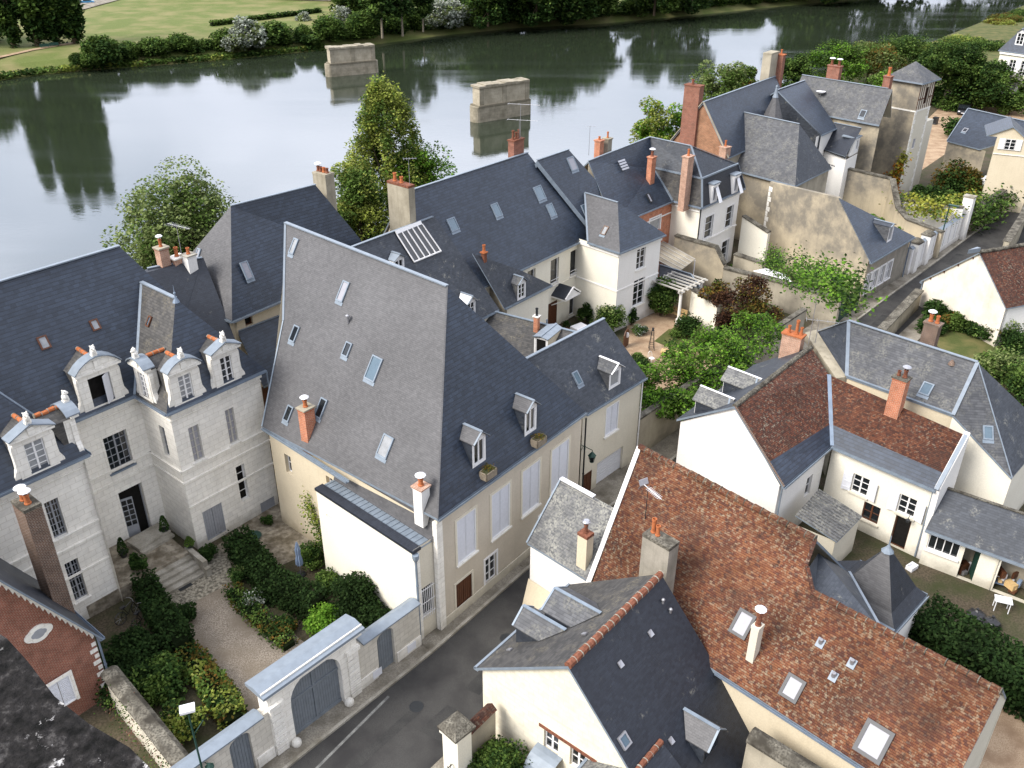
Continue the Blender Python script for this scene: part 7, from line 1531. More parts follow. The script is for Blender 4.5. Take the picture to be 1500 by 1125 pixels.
S('shrub', 'dark evergreen behind the zinc coped wall', U(545, 925), 1.0, 2.0, 'leaf_deep', .09, 22, 140, 13)
S('shrub', 'loose mid green bush below the mansion side of the loose hedge', U(240, 1010), 1.2, 1.3, ['leaf_dark', 'leaf_mid'], .10, 22, 140, 14)
S('shrub', 'dark spreading bush in the shaded left border', U(205, 965), 1.5, 1.2, 'leaf_deep', .10, 26, 140, 15)
S('shrub', 'large dark bush in the shaded corner by the mossy wall', U(190, 1010), 1.6, 1.1, 'leaf_deep', .10, 26, 140, 16)
S('shrub', 'green bush beside the lamp post head', U(268, 1075), 1.0, 1.5, ['leaf_mid', 'leaf_yellow', 'leaf_dark'], .10, 22, 130, 17)
S('shrub', 'rounded bush at the gravel edge by the hedge end', U(272, 912), .65, 1.0, 'leaf_deep', .08, 14, 120, 18)
S('shrub', 'small dark ball shrub beside the stone step cheek', U(306, 818), .5, .8, 'leaf_dark', .07, 14, 110, 19)
S('shrub', 'dark silvery bush at the top of the gravel court', U(352, 850), .6, .8, ['leaf_dark', 'leaf_olive'], .07, 14, 110, 20)
S('shrub', 'flowering shrub with pale blooms in the right border', U(375, 885), .6, .8, ['leaf_mid', 'leaf_dark', 'leaf_silver'], .07, 14, 110, 21)
S('shrub', 'dull red leaved bush low in the right border', U(415, 925), .7, .7, ['leaf_autumn', 'leaf_dark'], .07, 14, 110, 22)
S('bay_shrub', 'tall bay shrub by the terrace left of the steps', U(207, 850, .1), .45, 1.9, 'leaf_dark', .08, 16, 110, 23)
S('dark_shrub', 'small round dark plant in front of the grey hatch', U(391, 768), .36, .6, 'leaf_dark', .06, 10, 90, 24)
def topiary(label, px, h, m='leaf_dark'):
    b = U(px[0], px[1], .8); t_ = thing('potted_shrub', label, 'potted plant', b); mb = MB(); mb.lathe(b, [(.16, 0), (.23, .3), (.25, .34)], 'iron_black', 10); mb.build('pot', t_)
    rs_ = np.random.RandomState(int(px[0])); k = rs_.rand(420); a = rs_.rand(420)*6.28; r = .26*(1-k)**.7+.03; leafcloud('foliage', np.stack([b.x+np.cos(a)*r, b.y+np.sin(a)*r, b.z+.3+k*h], 1), .06, m, t_, seed=2)
topiary('slim conical shrub in a black pot left of the open mansion door', (182, 815), 1.0); topiary('slim conical shrub in a black pot right of the open mansion door', (243, 782), 1.0)
topiary('bushy potted plant at the corner of the terrace', (279, 803), .5, 'leaf_mid')
# climbers on the cream wall
b = U(424, 775); t_ = thing('climbing_plant', 'yellow green climber trained up the cream wall of the townhouse', 'climber', b); rs_ = np.random.RandomState(3)
pts = [np.array(lw3.p(lw3.L*f_, z_, .18))+rs_.normal(size=(260, 3))*[.22, .22, .42] for f_, z_ in ((.70, 1.0), (.73, 2.0), (.76, 2.9), (.66, .8), (.62, 1.4))]; P_ = np.concatenate(pts); P_[:, 2] = np.maximum(P_[:, 2], .05); leafcloud('foliage', P_, .075, ['leaf_yellow', 'leaf_mid'], t_, seed=5); mb = MB(); mb.path([lw3.p(lw3.L*.7, 0, .1), lw3.p(lw3.L*.72, 1.6, .1), lw3.p(lw3.L*.75, 3.0, .1)], .025, 'bark'); mb.build('stem', t_)
b = U(441, 842); t_ = thing('parasol', 'folded grey blue parasol standing on the patio', 'parasol', b); mb = MB(); mb.lathe(b, [(.28, 0), (.28, .07), (.05, .12)], 'iron_black', 12); mb.build('base', t_); mb = MB(); mb.tube(b, b+V(0, 0, 2.3), .022, .022, 'metal_grey'); mb.build('pole', t_)
mb = MB(); n_ = 16
rings = [[b+V(math.cos(2*math.pi*i/n_)*r*(1.25 if i % 2 else .75), math.sin(2*math.pi*i/n_)*r*(1.25 if i % 2 else .75), z) for i in range(n_)] for r, z in ((.17, .75), (.16, 1.1), (.11, 1.4), (.13, 1.8), (.06, 2.2), (.01, 2.35))]
for A_, B_ in zip(rings, rings[1:]):
    for i in range(n_): j = (i+1) % n_; mb.f_((A_[i], A_[j], B_[j], B_[i]), 'canvas_blue')
mb.build('canopy', t_)
S('shrub', 'feathery dark plants behind the folded parasol', U(455, 830), .7, 1.5, ['leaf_dark', 'leaf_mid'], .08, 16, 110, 25)
S('shrub', 'leafy bush along the cream annex wall by the patio', U(478, 862), .8, 1.2, ['leaf_dark', 'leaf_mid'], .08, 16, 110, 26)
b = U(371, 787); mb = MB(); mb.lathe(b, [(.42, 0), (.5, .12), (.05, .2)], 'iron_green', 14); single('garden_basin', mb, 'dark green round basin lying on the patio flags', 'basin', b)
def bicycle(label, px, rz, group=None):
    b = U(*px); t_ = thing('bicycle', label, 'bicycle', b); d = ax(rz); up = V(0, 0, 1); le = (up*.97+V(-d.y, d.x, 0)*.2).normalized()
    def wheel(c):
        mb = MB(); n_ = 18
        for i in range(n_):
            a0, a1 = 2*math.pi*i/n_, 2*math.pi*(i+1)/n_; mb.tube(c+d*math.cos(a0)*.33+le*math.sin(a0)*.33, c+d*math.cos(a1)*.33+le*math.sin(a1)*.33, .022, .022, 'plastic_black', 5, False)
        for i in range(8): a0 = math.pi*i/4; mb.tube(c, c+d*math.cos(a0)*.32+le*math.sin(a0)*.32, .005, .005, 'metal_grey', 3, False)
        mb.build('wheel', t_)
    f, r = b+d*.52+le*.34, b-d*.52+le*.34; wheel(f); wheel(r); bb, st, hd = b+le*.30-d*.05, b+le*.80-d*.2, b+le*.85+d*.38
    mb = MB()
    for p, q in ((bb, st), (bb, hd-le*.12), (st-le*.1, hd), (r, bb), (r, st-le*.1), (f, hd)): mb.tube(p, q, .018, .018, 'car_black', 6)
    mb.build('frame', t_); mb = MB(); mb.box(st-d*.14-V(-d.y, d.x, 0)*.08, d*.26, V(-d.y, d.x, 0)*.16, le*.06, 'plastic_black'); mb.build('saddle', t_); mb = MB(); s_ = V(-d.y, d.x, 0); mb.path([hd+le*.1-s_*.28-d*.08, hd+le*.13-s_*.1, hd+le*.13+s_*.1, hd+le*.1+s_*.28-d*.08], .016, 'metal_grey'); mb.build('handlebar', t_)
bicycle('black bicycle leaning nearest the corner of the white mansion', (192, 905), 60); bicycle('black bicycle parked nearer the hedge in the dark corner', (212, 912), 75)

# ------------------------------------------------------------------ pillar, railings and planting bottom centre
pb = U(672, 1150); PI = thing('gate_pillar', 'cream square gate pillar with mossy stone cap beside the road', 'pillar', pb); zt = zat(1062, pb); mb = MB(); mb.cbox(pb, .42, .42, 0, zt-.3, uu, 'render_ivory'); mb.cbox(pb, .5, .5, zt-.34, zt-.2, uu, 'render_ivory'); mb.build('shaft', PI); mb = MB(); mb.lathe(xy(pb, zt-.2), [(.78, 0), (.8, .14), (.5, .34), (.1, .42)], 'coping_old', 4); mb.build('cap', PI)
FE = thing('iron_railing', 'black iron railing between the road and the cream pillar', 'railing', pb-uu*.5); mb = MB(); 
for k in range(16): q = pb-uu*(.55+.17*k)-nn_*.1; mb.tube(xy(q, .5), xy(q, 2.0+.04*k), .014, .014, 'iron_black', 5)
for z in (.7, 1.85): mb.bar(xy(pb-uu*.45-nn_*.1, z), xy(pb-uu*3.2-nn_*.1, z+.25 if z > 1 else z), .03, .04, 'iron_black')
mb.build('bars', FE); mb = MB(); mb.box(xy(pb, 0)-uu*3.2-nn_*.2, uu*2.75, nn_*.2, V(0, 0, .5), 'render_old'); mb.build('plinth', FE)
mb = MB(); mb.box(xy(pb, 0)+uu*.42-nn_*.2, uu*1.8, nn_*.36, V(0, 0, zt-.9), 'render_old'); mb.prism([xy(pb, zt-.9)+uu*.42+nn_*x+V(0, 0, z) for x, z in ((-.3, 0), (-.02, .22), (.26, 0))], uu*1.8, 'tile_brown'); single('low_wall', mb, 'low wall with brown tile coping joining the pillar to the cream gable', 'wall', xy(pb, 0)+uu*1.2)
S('shrub', 'big round dark green bush below the cream gable', U(728, 1150), 1.15, 1.9, ['leaf_dark', 'leaf_mid'], .085, 36, 170, 31)

# ------------------------------------------------------------------ garden behind the street: walls, pergola, furniture, planting
mb = MB(); w0 = V(w4.B.x, w4.B.y, 0)+u4*.2; w1_ = w0+ax(47.5)*23; d = (w1_-w0).normalized(); s_ = V(-d.y, d.x, 0); mb.box(w0, d*23, s_*.35, V(0, 0, 3.1), 'render_old'); mb.box(w0-s_*.05+V(0, 0, 3.1), d*23, s_*.45, V(0, 0, .14), 'coping_old'); single('garden_wall', mb, 'grey rendered garden wall along the street under bright green foliage', 'wall', w0)
def mass(name, label, base, spots, r, leafm, size, per, seed, cat='tree', trunkh=None, sd=None):
    t_ = thing(name, label, cat, base); out = []; rs_ = np.random.RandomState(seed); mb = MB(); b = Vector(base)
    for i, (p, k) in enumerate(spots):
        for j in range(5):
            c = np.array(p)+rs_.normal(size=3)*[r*.8*k, r*.8*k, r*.35*k]; e = rs_.normal(size=(per, 3)); e /= np.linalg.norm(e, axis=1)[:, None]; out.append(c+e*(r*k*(.45+.4*rs_.rand(per)))[:, None]*[1, 1, .75])
        m_ = b.lerp(Vector(p), .5)+V(0, 0, .3); mb.tube(b if i % 3 == 0 else b.lerp(Vector(p), .12), m_, .09, .06, 'bark', 6, False); mb.tube(m_, Vector(p), .06, .02, 'bark', 6, False)
    P_ = np.concatenate(out); P_[:, 2] = np.maximum(P_[:, 2], .05); leafcloud('crown', P_, size, leafm, t_, seed=seed); mb.build('trunk', t_); return t_
sp = [(U(x, y, z), k) for x, y, z, k in ((950, 575, 2.6, .7), (965, 585, 2.4, .8), (1000, 600, 2.4, .8), (955, 560, 3.4, .8), (985, 545, 3.6, 1), (1000, 580, 3.2, .9), (1030, 530, 3.8, 1.1), (1020, 560, 3.4, 1), (1060, 510, 3.9, 1.1), (1085, 525, 3.5, 1), (1100, 495, 3.9, 1), (1045, 500, 3.2, .9), (975, 575, 3.2, .8), (1120, 480, 3.6, .8), (1005, 525, 3.5, .9), (1075, 540, 3.4, .8))]
mass('wisteria', 'big bright green wisteria spilling over the grey garden wall', U(1050, 560), sp, 1.3, ['leaf_bright', 'leaf_mid', 'leaf_bright', 'leaf_dark'], .11, 270, 41)
sp = [(U(x, y, z), k) for x, y, z, k in ((1085, 430, 3.5, 1), (1060, 440, 3.2, .9), (1110, 440, 3.4, 1), (1085, 455, 2.6, 1), (1050, 425, 3.6, .7), (1120, 460, 2.4, .8), (1100, 415, 3.8, .8), (1065, 470, 2.0, .8))]
mass('copper_tree', 'dark purple leaved spreading tree in the walled garden', U(1090, 485), sp, 1.1, ['leaf_purple', 'leaf_purple', 'leaf_autumn'], .11, 190, 43)
S('climber_bush', 'thick green climber covering the corner of the white wing by the pergola', U(968, 462), (1.5, 1.2), 3.6, ['leaf_mid', 'leaf_dark'], .12, 36, 140, 44); S('shrub', 'tall rosemary like shrub beside the white wing', U(893, 486), 1.3, 2.4, ['leaf_olive', 'leaf_mid', 'leaf_dark'], .10, 28, 120, 45)
S('shrub', 'narrow shrub against the ivory house wall by the terrace', U(857, 474), .7, 1.9, ['leaf_dark', 'leaf_mid'], .09, 16, 100, 46); S('shrub', 'narrow climber on the white wing between window and pergola', U(926, 476), .45, 1.5, 'leaf_dark', .09, 12, 90, 47)
S('shrub', 'dark shrub beside the pergola column', U(1008, 490), 1.1, 1.8, 'leaf_dark', .10, 22, 120, 48); S('flowering_shrub', 'low rose bush with white flowers by the sandy path', U(938, 490), .7, .7, ['leaf_mid', 'leaf_dark', 'leaf_silver'], .08, 12, 90, 49); S('shrub', 'fern like plant at the edge of the small lawn', U(993, 493), .7, .6, 'leaf_mid', .09, 12, 90, 50)
S('shrub', 'dark plants below the gable end of the garage house', U(935, 540), .9, 1.2, ['leaf_dark', 'leaf_mid'], .09, 18, 110, 51); S('shrub', 'dark bush under the copper leaved tree', U(1050, 482), 1.2, 1.2, 'leaf_dark', .1, 18, 110, 52)
# pergola
pc = U(993, 475); PG = thing('pergola', 'white wooden pergola on stone columns over the garden bench', 'pergola', pc); zt = 3.0; mb = MB(); e = ax(46); f = ax(136); cs = [pc, pc+e*3.0]
for i, c in enumerate(cs): mb2 = MB(); mb2.lathe(c, [(.24, 0), (.24, .5), (.14, .55), (.12, zt-.15), (.18, zt)], 'render_white', 10); mb2.build('column', PG)
mb.box(xy(cs[0], zt)-e*.4-f*.08, e*4.0, f*.16, V(0, 0, .2), 'paint_worn'); mb.box(xy(cs[0], zt)-e*.4+f*2.7, e*4.0, f*.16, V(0, 0, .2), 'paint_worn')
for k in range(7): mb.box(xy(cs[0], zt+.2)-e*.3+e*.58*k-f*.5, e*.08, f*3.4, V(0, 0, .12), 'paint_worn')
mb.build('rafters', PG)
def bench(name, label, px, rz, w_=1.7, m='wood_orange', cat='bench'):
    b = U(*px); t_ = thing(name, label, cat, b); d = ax(rz); s_ = V(-d.y, d.x, 0); mb = MB()
    for k in range(4): mb.box(b-d*w_/2+s_*(-.22+.12*k)+V(0, 0, .42), d*w_, s_*.1, V(0, 0, .04), m)
    mb.build('seat', t_); mb = MB()
    for k in range(3): mb.box(b-d*w_/2+s_*.26+V(0, 0, .55+.14*k), d*w_, s_*.04, V(0, 0, .1), m)
    mb.build('backrest', t_)
    for x in (-1, 1):
        for y in (-.2, .24): mb = MB(); mb.box(b+d*(x*(w_/2-.08)-.03)+s_*y, d*.06, s_*.06, V(0, 0, .42 if y < 0 else .95), m); mb.build('leg', t_)
    return t_
bench('garden_bench', 'honey coloured wooden bench under the white pergola', (989, 466), -40, 2.0, 'wood_pale')
def lounger(label, px, rz):
    b = U(*px); t_ = thing('sun_lounger', label, 'sun lounger', b); d = ax(rz); s_ = V(-d.y, d.x, 0); mb = MB()
    for sg in (-1, 1): mb.bar(b-d*.95+s_*.32*sg+V(0, 0, .3), b+d*.95+s_*.32*sg+V(0, 0, .3), .05, .05, 'wood_pale')
    mb.build('frame', t_); mb = MB(); mb.box(b-d*.95-s_*.3+V(0, 0, .35), d*1.25, s_*.6, V(0, 0, .08), 'wood_pale'); mb.build('seat', t_); mb = MB(); mb.box(b+d*.3-s_*.3+V(0, 0, .35), d*.6+V(0, 0, .35), s_*.6, V(-.02, 0, .08), 'wood_pale'); mb.build('backrest', t_)
    for x in (-.85, .85):
        for y in (-.3, .3): mb = MB(); mb.tube(b+d*x+s_*y, b+d*x+s_*y+V(0, 0, .3), .025, .025, 'wood_pale', 6); mb.build('leg', t_)
lounger('pale wooden sun lounger on the sandy path by the lawn', (985, 522), -20)
def metal_chair(label, px, rz, m='paint_white'):
    b = U(*px); t_ = thing('garden_chair', label, 'chair', b); d = ax(rz); s_ = V(-d.y, d.x, 0); mb = MB(); mb.lathe(b+V(0, 0, .43), [(.22, 0), (.22, .03)], m, 12); mb.build('seat', t_); mb = MB(); mb.path([b-d*.2+s_*.2+V(0, 0, .43), b-d*.28+s_*.17+V(0, 0, .85), b-d*.3+V(0, 0, .95), b-d*.28-s_*.17+V(0, 0, .85), b-d*.2-s_*.2+V(0, 0, .43)], .018, m, 5); mb.path([b-d*.22+V(0, 0, .43), b-d*.3+V(0, 0, .93)], .014, m, 5); mb.build('backrest', t_)
    for x, y in ((-1, -1), (-1, 1), (1, -1), (1, 1)): mb = MB(); mb.tube(b+d*.15*x+s_*.15*y+V(0, 0, .43), b+d*.2*x+s_*.2*y, .014, .014, m, 5); mb.build('leg', t_)
metal_chair('white metal garden chair on the sandy path', (954, 532), -60); metal_chair('dark metal chair beside the cloth covered terrace table', (840, 487), 10, 'iron_black'); metal_chair('dark metal chair behind the cloth covered terrace table', (862, 476), 150, 'iron_black')
b = U(954, 512); t_ = thing('trellis_obelisk', 'tall dark iron plant obelisk on the sandy path', 'trellis', b); mb = MB()
for i in range(4): a = R(45+90*i); mb.tube(b+V(math.cos(a)*.3, math.sin(a)*.3, 0), b+V(math.cos(a)*.1, math.sin(a)*.1, 1.75), .022, .018, 'iron_black', 5)
for z in (.15, .55, .95, 1.35): 
    r = .3-.2*z/1.75; q = [b+V(math.cos(R(45+90*i))*r, math.sin(R(45+90*i))*r, z) for i in range(5)]; mb.path(q, .016, 'iron_black', 4)
mb.sphere(b+V(0, 0, 1.9), .1, 'iron_black', 8, 6); mb.lathe(b+V(0, 0, 1.72), [(.13, 0), (.03, .18)], 'iron_black', 6); mb.build('frame', t_)
b = U(849, 490); t_ = thing('terrace_table', 'round terrace table under a white cloth by the brown house door', 'table', b); mb = MB(); mb.box(b-ax(40)*.55-ax(130)*.45+V(0, 0, .70), ax(40)*1.1, ax(130)*.9, V(0, 0, .04), 'wood_pale'); mb.build('tabletop', t_)
for x, y in ((-1, -1), (-1, 1), (1, -1), (1, 1)): mb = MB(); mb.box(b+ax(40)*.45*x+ax(130)*.35*y, ax(40)*.06, ax(130)*.06, V(0, 0, .7), 'wood_pale'); mb.build('leg', t_)
mb = MB(); c = b+V(0, 0, .75); a, e = ax(40), ax(130); mb.box(c-a*.62-e*.52, a*1.24, e*1.04, V(0, 0, .02), 'canvas_white')
for sg in (-1, 1): mb.box(c+a*.62*sg-a*.01-e*.52-V(0, 0, .3), a*.02, e*1.04, V(0, 0, .3), 'canvas_white'); mb.box(c+e*.52*sg-e*.01-a*.62-V(0, 0, .3), a*1.24, e*.02, V(0, 0, .3), 'canvas_white')
single('tablecloth', mb, 'white cloth draped over the terrace table', 'tablecloth', c)
b = U(828, 489); t_ = thing('potted_shrub', 'clipped round shrub in a terracotta pot by the brown house door', 'potted plant', b); mb = MB(); mb.lathe(b, [(.2, 0), (.3, .4), (.33, .45)], 'terracotta', 12); mb.build('pot', t_); P_, _ = crown_pts((b.x, b.y, b.z+.85), (.25, .25, .3), 8, 90, .2, 5, .3); leafcloud('foliage', P_, .06, 'leaf_dark', t_, seed=6)
b = U(916, 508); t_ = thing('wooden_screen', 'brown wooden panel with arched top by the path', 'panel', b); mb = MB(); d = ax(60); mb.prism([b-d*.5, b+d*.5, b+d*.5+V(0, 0, 1.2), b+d*.25+V(0, 0, 1.55), b-d*.25+V(0, 0, 1.55), b-d*.5+V(0, 0, 1.2)], ax(-30)*.06, 'wood_brown'); mb.build('board', t_); mb = MB(); mb.sphere(b+ax(-30)*.1+V(0, 0, 1.1), .16, 'plastic_white', 8, 6, (1, .4, 1.6)); mb.build('ornament', t_)
# glazed veranda, walls between the gardens
VR = thing('veranda', 'low veranda with white ribbed glass roof between the white houses', 'veranda', U(985, 420)); v0_, v1_, v2_, v3_ = U(966, 352, 3.6), U(1018, 381, 3.4), U(992, 400, 2.9), U(955, 378, 3.1); fv_ = pl(v0_, v1_, v3_); v2_ = hit(994, 399, *fv_); mb = MB(); mb.prism([v0_-(v1_-v0_)*.3, v1_, v2_, v3_-(v1_-v0_)*.3], V(0, 0, .06), 'render_old'); mb.build('roof', VR); mb = MB()
for k in range(6): mb.bar((v0_-(v1_-v0_)*.3).lerp(v3_-(v1_-v0_)*.3, k/5)+V(0, 0, .07), v1_.lerp(v2_, k/5)+V(0, 0, .07), .07, .05, 'paint_worn')
mb.build('glazing_bars', VR); mb = MB()
for q in (v1_, v2_, v3_): mb.tube(xy(q, 0), q, .05, .05, 'paint_white', 6)
mb.build('posts', VR)
def gwall(name, label, pts, zs, th, m, cap='coping_old', capw=.12, caph=.12):
    t_ = thing(name, label, 'wall', xy(pts[0], 0)); mb = MB(); cb_ = MB()
    for (a, za), (b, zb) in zip(zip(pts, zs), zip(pts[1:], zs[1:])):
        a, b = xy(a, 0), xy(b, 0); d = (b-a).normalized(); s_ = V(-d.y, d.x, 0)*th/2
        mb.prism([a, b, xy(b, zb), xy(a, za)], s_*2, m); k = V(-d.y, d.x, 0)
        cb_.prism([xy(a, za)-k*capw, xy(a, za)+k*(th+capw), xy(b, zb)+k*(th+capw), xy(b, zb)-k*capw], V(0, 0, caph), cap)
    mb.build('wall', t_); cb_.build('coping', t_); return t_
gwall('garden_wall', 'stained wall curving down between the veranda and the old coped wall', [U(982, 410), U(1040, 425), U(1055, 430)], [4.4, 4.2, 2.8], .4, 'render_stain')
gwall('garden_wall', 'old stone coped wall running below the huge blank gable', [U(1055, 432), U(1130, 452), U(1222, 480)], [2.6, 2.6, 2.6], .45, 'render_old')
gwall('garden_wall', 'pale stained wall between the mansard house and the blank gable', [U(1078, 388), U(1116, 402)], [5.0, 4.2], .35, 'render_ivory'); gwall('garden_wall', 'low crumbling wall at the foot of the mansard house', [U(1070, 412), U(1112, 425)], [2.7, 2.6], .4, 'render_old')
gwall('garden_wall', 'cream low wall beside the pergola under zinc roof', [U(1008, 470), U(1045, 492)], [2.9, 2.9], .35, 'render_ivory')
RF = thing('garden_shed', 'small garden shed with dark zinc edged roof behind the pergola', 'shed', U(990, 440)); s0_, s1_, s2_, s3_ = U(966, 388, 3.3), U(1012, 402, 3.3), U(1026, 420, 2.8), U(966, 408, 2.6); fr_ = pl(s0_, s1_, s3_); s2_ = hit(1025, 421, *fr_); roof(RF, [((s0_, s1_, s2_, s3_), 'slate_black')], .1); trims(RF, [(s0_, s1_), (s1_, s2_)], .16, .06, 'zinc_light'); mb = MB(); Wall(s3_, s2_, 0, 2.4, 'render_stain').emit(mb); mb.build('wall', RF)
b = U(1128, 432); t_ = thing('parasol', 'white square parasol opened behind the old coped wall', 'parasol', b); z_ = zat(410, b)
mb = MB(); c = [U(1103, 397, 2.6), U(1160, 413, 2.6), U(1150, 402, 2.6), U(1122, 393, 2.6)]; top = (c[0]+c[1]+c[2]+c[3])/4+V(0, 0, .25)
for i in range(4): mb.prism([c[i], c[(i+1) % 4], top], V(0, 0, .02), 'canvas_white')
mb.build('canopy', t_); mb = MB(); mb.tube(xy(top, 0), top, .03, .03, 'paint_white', 6); mb.build('pole', t_)
# vines trained on the blank wall
VN = thing('vine', 'green vine trained along the foot of the huge blank gable', 'climber', U(1180, 425)); rs_ = np.random.RandomState(9); out = []
for k in range(34): px, py = rs_.uniform(1120, 1240), 0; fr = (px-1120)/120; py = 378+fr*38+rs_.uniform(-14, 18); p = np.array(hit(px, py, wg.A, wg.o) if False else vhit(px, py, g0, (U(1112, 375)-g0).normalized()))+np.array([.35*.69, -.35*.72, 0]); out.append(p+rs_.normal(size=(170, 3))*[.42, .42, .36])
P_ = np.concatenate(out); P_[:, 2] = np.maximum(P_[:, 2], .1); leafcloud('foliage', P_, .095, ['leaf_bright', 'leaf_mid', 'leaf_dark'], VN, seed=9); mb = MB(); a, b = U(1130, 392), U(1240, 440)
for k in range(7): q = a.lerp(b, k/6)+V(.25, -.3, 0); mb.tube(q, q+V(0, 0, 1.8), .03, .02, 'bark', 5)
mb.build('stem', VN)
for i, (x, y, r, h, lab) in enumerate(((1150, 438, 1.3, 1.5, 'rounded green bush inside the vine garden by the white parasol'), (1062, 428, 1.0, 1.6, 'green bush on the old wall beside the purple tree'), (1185, 462, 1.0, 1.3, 'green bush before the old coped wall near the roof aerials'), (1075, 405, .6, 1.1, 'small bush at the corner of the mansard house'), (1035, 440, .8, 1.0, 'low green plant at the foot of the curving wall'), (1105, 470, 1.4, 1.7, 'dark bush right of the purple tree'))): S('shrub', lab, U(x, y), r, h, ['leaf_mid', 'leaf_bright', 'leaf_dark'], .12, 18, 90, 60+i)
GT = thing('garden_gate', 'dark green garden gate at the street end of the blank gable', 'gate', U(1230, 468)); mb = MB(); a, b = U(1222, 478), U(1256, 450); d = (b-a).normalized()
for k in range(14): mb.box(a+d*((b-a).length*k/14), d*((b-a).length/14-.02), V(-d.y, d.x, 0)*.05, V(0, 0, 2.0), 'iron_green')
mb.build('boards', GT); mb = MB(); mb.bar(a+V(0, 0, 2.0), b+V(0, 0, 2.0), .12, .1, 'iron_black'); mb.build('top_rail', GT)
# white street walls with pillars beyond the blank gable house
ss = [U(1327, 404), U(1345, 394), U(1372, 377), U(1402, 352)]; dW = (ss[3]-ss[0]).normalized(); nW = V(-dW.y, dW.x, 0)
def sp_(x, y): q = U(x, y); return ss[0]+dW*((q-ss[0]).dot(dW))
WW = thing('street_wall', 'white rendered street wall with pilasters and zinc coping', 'wall', ss[0]); mb = MB(); L = (ss[3]-ss[0]).length; mb.box(ss[0]+V(0, 0, 0), dW*L, nW*.4, V(0, 0, 2.7), 'render_white')
for k in range(9): mb.box(ss[0]+dW*(.1+L*.97*k/9)-nW*.06, dW*.35, nW*.05, V(0, 0, 2.6), 'paint_white')
mb.box(ss[0]-nW*.08, dW*L, nW*.06, V(0, 0, .6), 'render_white'); mb.build('wall', WW); mb = MB(); mb.prism([ss[0]-nW*.1+V(0, 0, 2.7), ss[0]+nW*.2+V(0, 0, 2.9), ss[0]+nW*.5+V(0, 0, 2.7)], dW*L, 'zinc_light'); mb.build('coping', WW)
for lab, px in (('white gate pillar with mossy cap nearer the blank gable house', (1336, 400)), ('white gate pillar with mossy cap nearer the street lamp', (1356, 389))):
    q = sp_(*px); t_ = thing('gate_pillar', lab, 'pillar', q); mb = MB(); mb.cbox(q+nW*.1, .45, .45, 0, 3.1, dW, 'render_white'); mb.build('shaft', t_); mb = MB(); mb.lathe(xy(q+nW*.1, 3.1), [(.75, 0), (.75, .12), (.35, .42), (.08, .5)], 'coping_old', 4); mb.build('cap', t_)
q = sp_(1405, 350); t_ = thing('tall_pillar', 'tall white pillar with dark side at the end of the street wall', 'pillar', q); mb = MB(); mb.cbox(q, .4, .5, 0, 4.6, dW, 'render_white'); mb.cbox(q, .46, .56, 4.6, 4.75, dW, 'kerb_stone'); mb.build('shaft', t_)
gwall('garden_wall', 'long stained wall stepping down from the slate house to the street lamp', [U(1200, 312), U(1290, 330), U(1303, 350), U(1318, 362), U(1370, 380)], [5.6, 5.2, 3.4, 3.0, 2.8], .4, 'render_stain'); gwall('garden_wall', 'white ruined wall under golden creeper', [U(1300, 335), U(1340, 345), U(1398, 356)], [3.6, 3.4, 3.8], .4, 'render_white')
b = U(1372, 376); LP = thing('lamp_post', 'tall slim dark green lamp post on the far street pavement', 'street lamp', b); zt = zat(301, b); mb = MB(); mb.lathe(b, [(.2, 0), (.16, .5), (.09, .6)], 'iron_green', 8); mb.tube(b+V(0, 0, .5), V(b.x, b.y, zt), .08, .05, 'iron_green'); mb.build('post', LP); mb = MB(); mb.box(V(b.x, b.y, zt)-dW*.1-nW*.9, dW*.25, nW*1.0, V(0, 0, .12), 'iron_green'); mb.build('lamp_head', LP)
b = U(1337, 392); mb = MB(); mb.tube(b, b+V(0, 0, 2.6), .06, .05, 'iron_black'); mb.sphere(b+V(0, 0, 2.65), .07, 'iron_black', 8, 6); single('street_post', mb, 'slim dark post standing at the white wall before the lamp', 'post', b)
def leafy_wall(name, label, base, spots, r, m, size, per, seed, cat='climber'):
    t_ = thing(name, label, cat, base); rs_ = np.random.RandomState(seed); P_ = np.concatenate([np.array(p)+rs_.normal(size=(per, 3))*r for p in spots]); P_[:, 2] = np.maximum(P_[:, 2], .05); leafcloud('foliage', P_, size, m, t_, seed=seed); return t_
leafy_wall('creeper', 'orange and red creeper climbing the corner of the stone tower', U(1320, 295), [T0+d1*a-d2*.3+V(0, 0, z) for a, z in ((.2, .5), (.2, 1.5), (.25, 2.5), (.3, 3.6), (.2, 4.4), (.0, 5.2), (.6, 1.2), (1.2, .8), (1.6, 1.8), (1.0, 2.6), (1.8, .8), (2.2, 1.4))], [.32, .32, .45], ['ivy_orange', 'ivy_orange', 'ivy_gold'], .2, 110, 71)
leafy_wall('creeper', 'golden green creeper draped along the white ruined wall', U(1350, 350), [U(x, y, 3.4) for x, y in ((1322, 290), (1330, 296), (1340, 293), (1350, 298), (1360, 300), (1370, 303), (1380, 305), (1390, 303), (1400, 300), (1410, 297), (1420, 290), (1345, 306), (1365, 312), (1385, 314))], [.8, .6, .4], ['ivy_gold', 'ivy_gold', 'leaf_yellow', 'leaf_mid'], .2, 120, 72)
leafy_wall('ivy', 'dark green ivy covering the street wall at the bend', U(1440, 325), [U(x, y, z) for x, y, z in ((1425, 305, 2.6), (1432, 312, 2), (1440, 300, 2.4), (1450, 298, 2.2), (1460, 290, 2.2), (1435, 325, 1.2), (1445, 315, 1.2), (1455, 307, 1.2), (1465, 300, 1.4), (1425, 318, 2), (1475, 290, 1.6))], [.8, .8, .6], ['leaf_dark', 'leaf_mid'], .2, 150, 73)
gwall('garden_wall', 'grey wall under dark ivy at the bend of the street', [U(1412, 345), U(1482, 297)], [2.4, 2.4], .4, 'render_old')
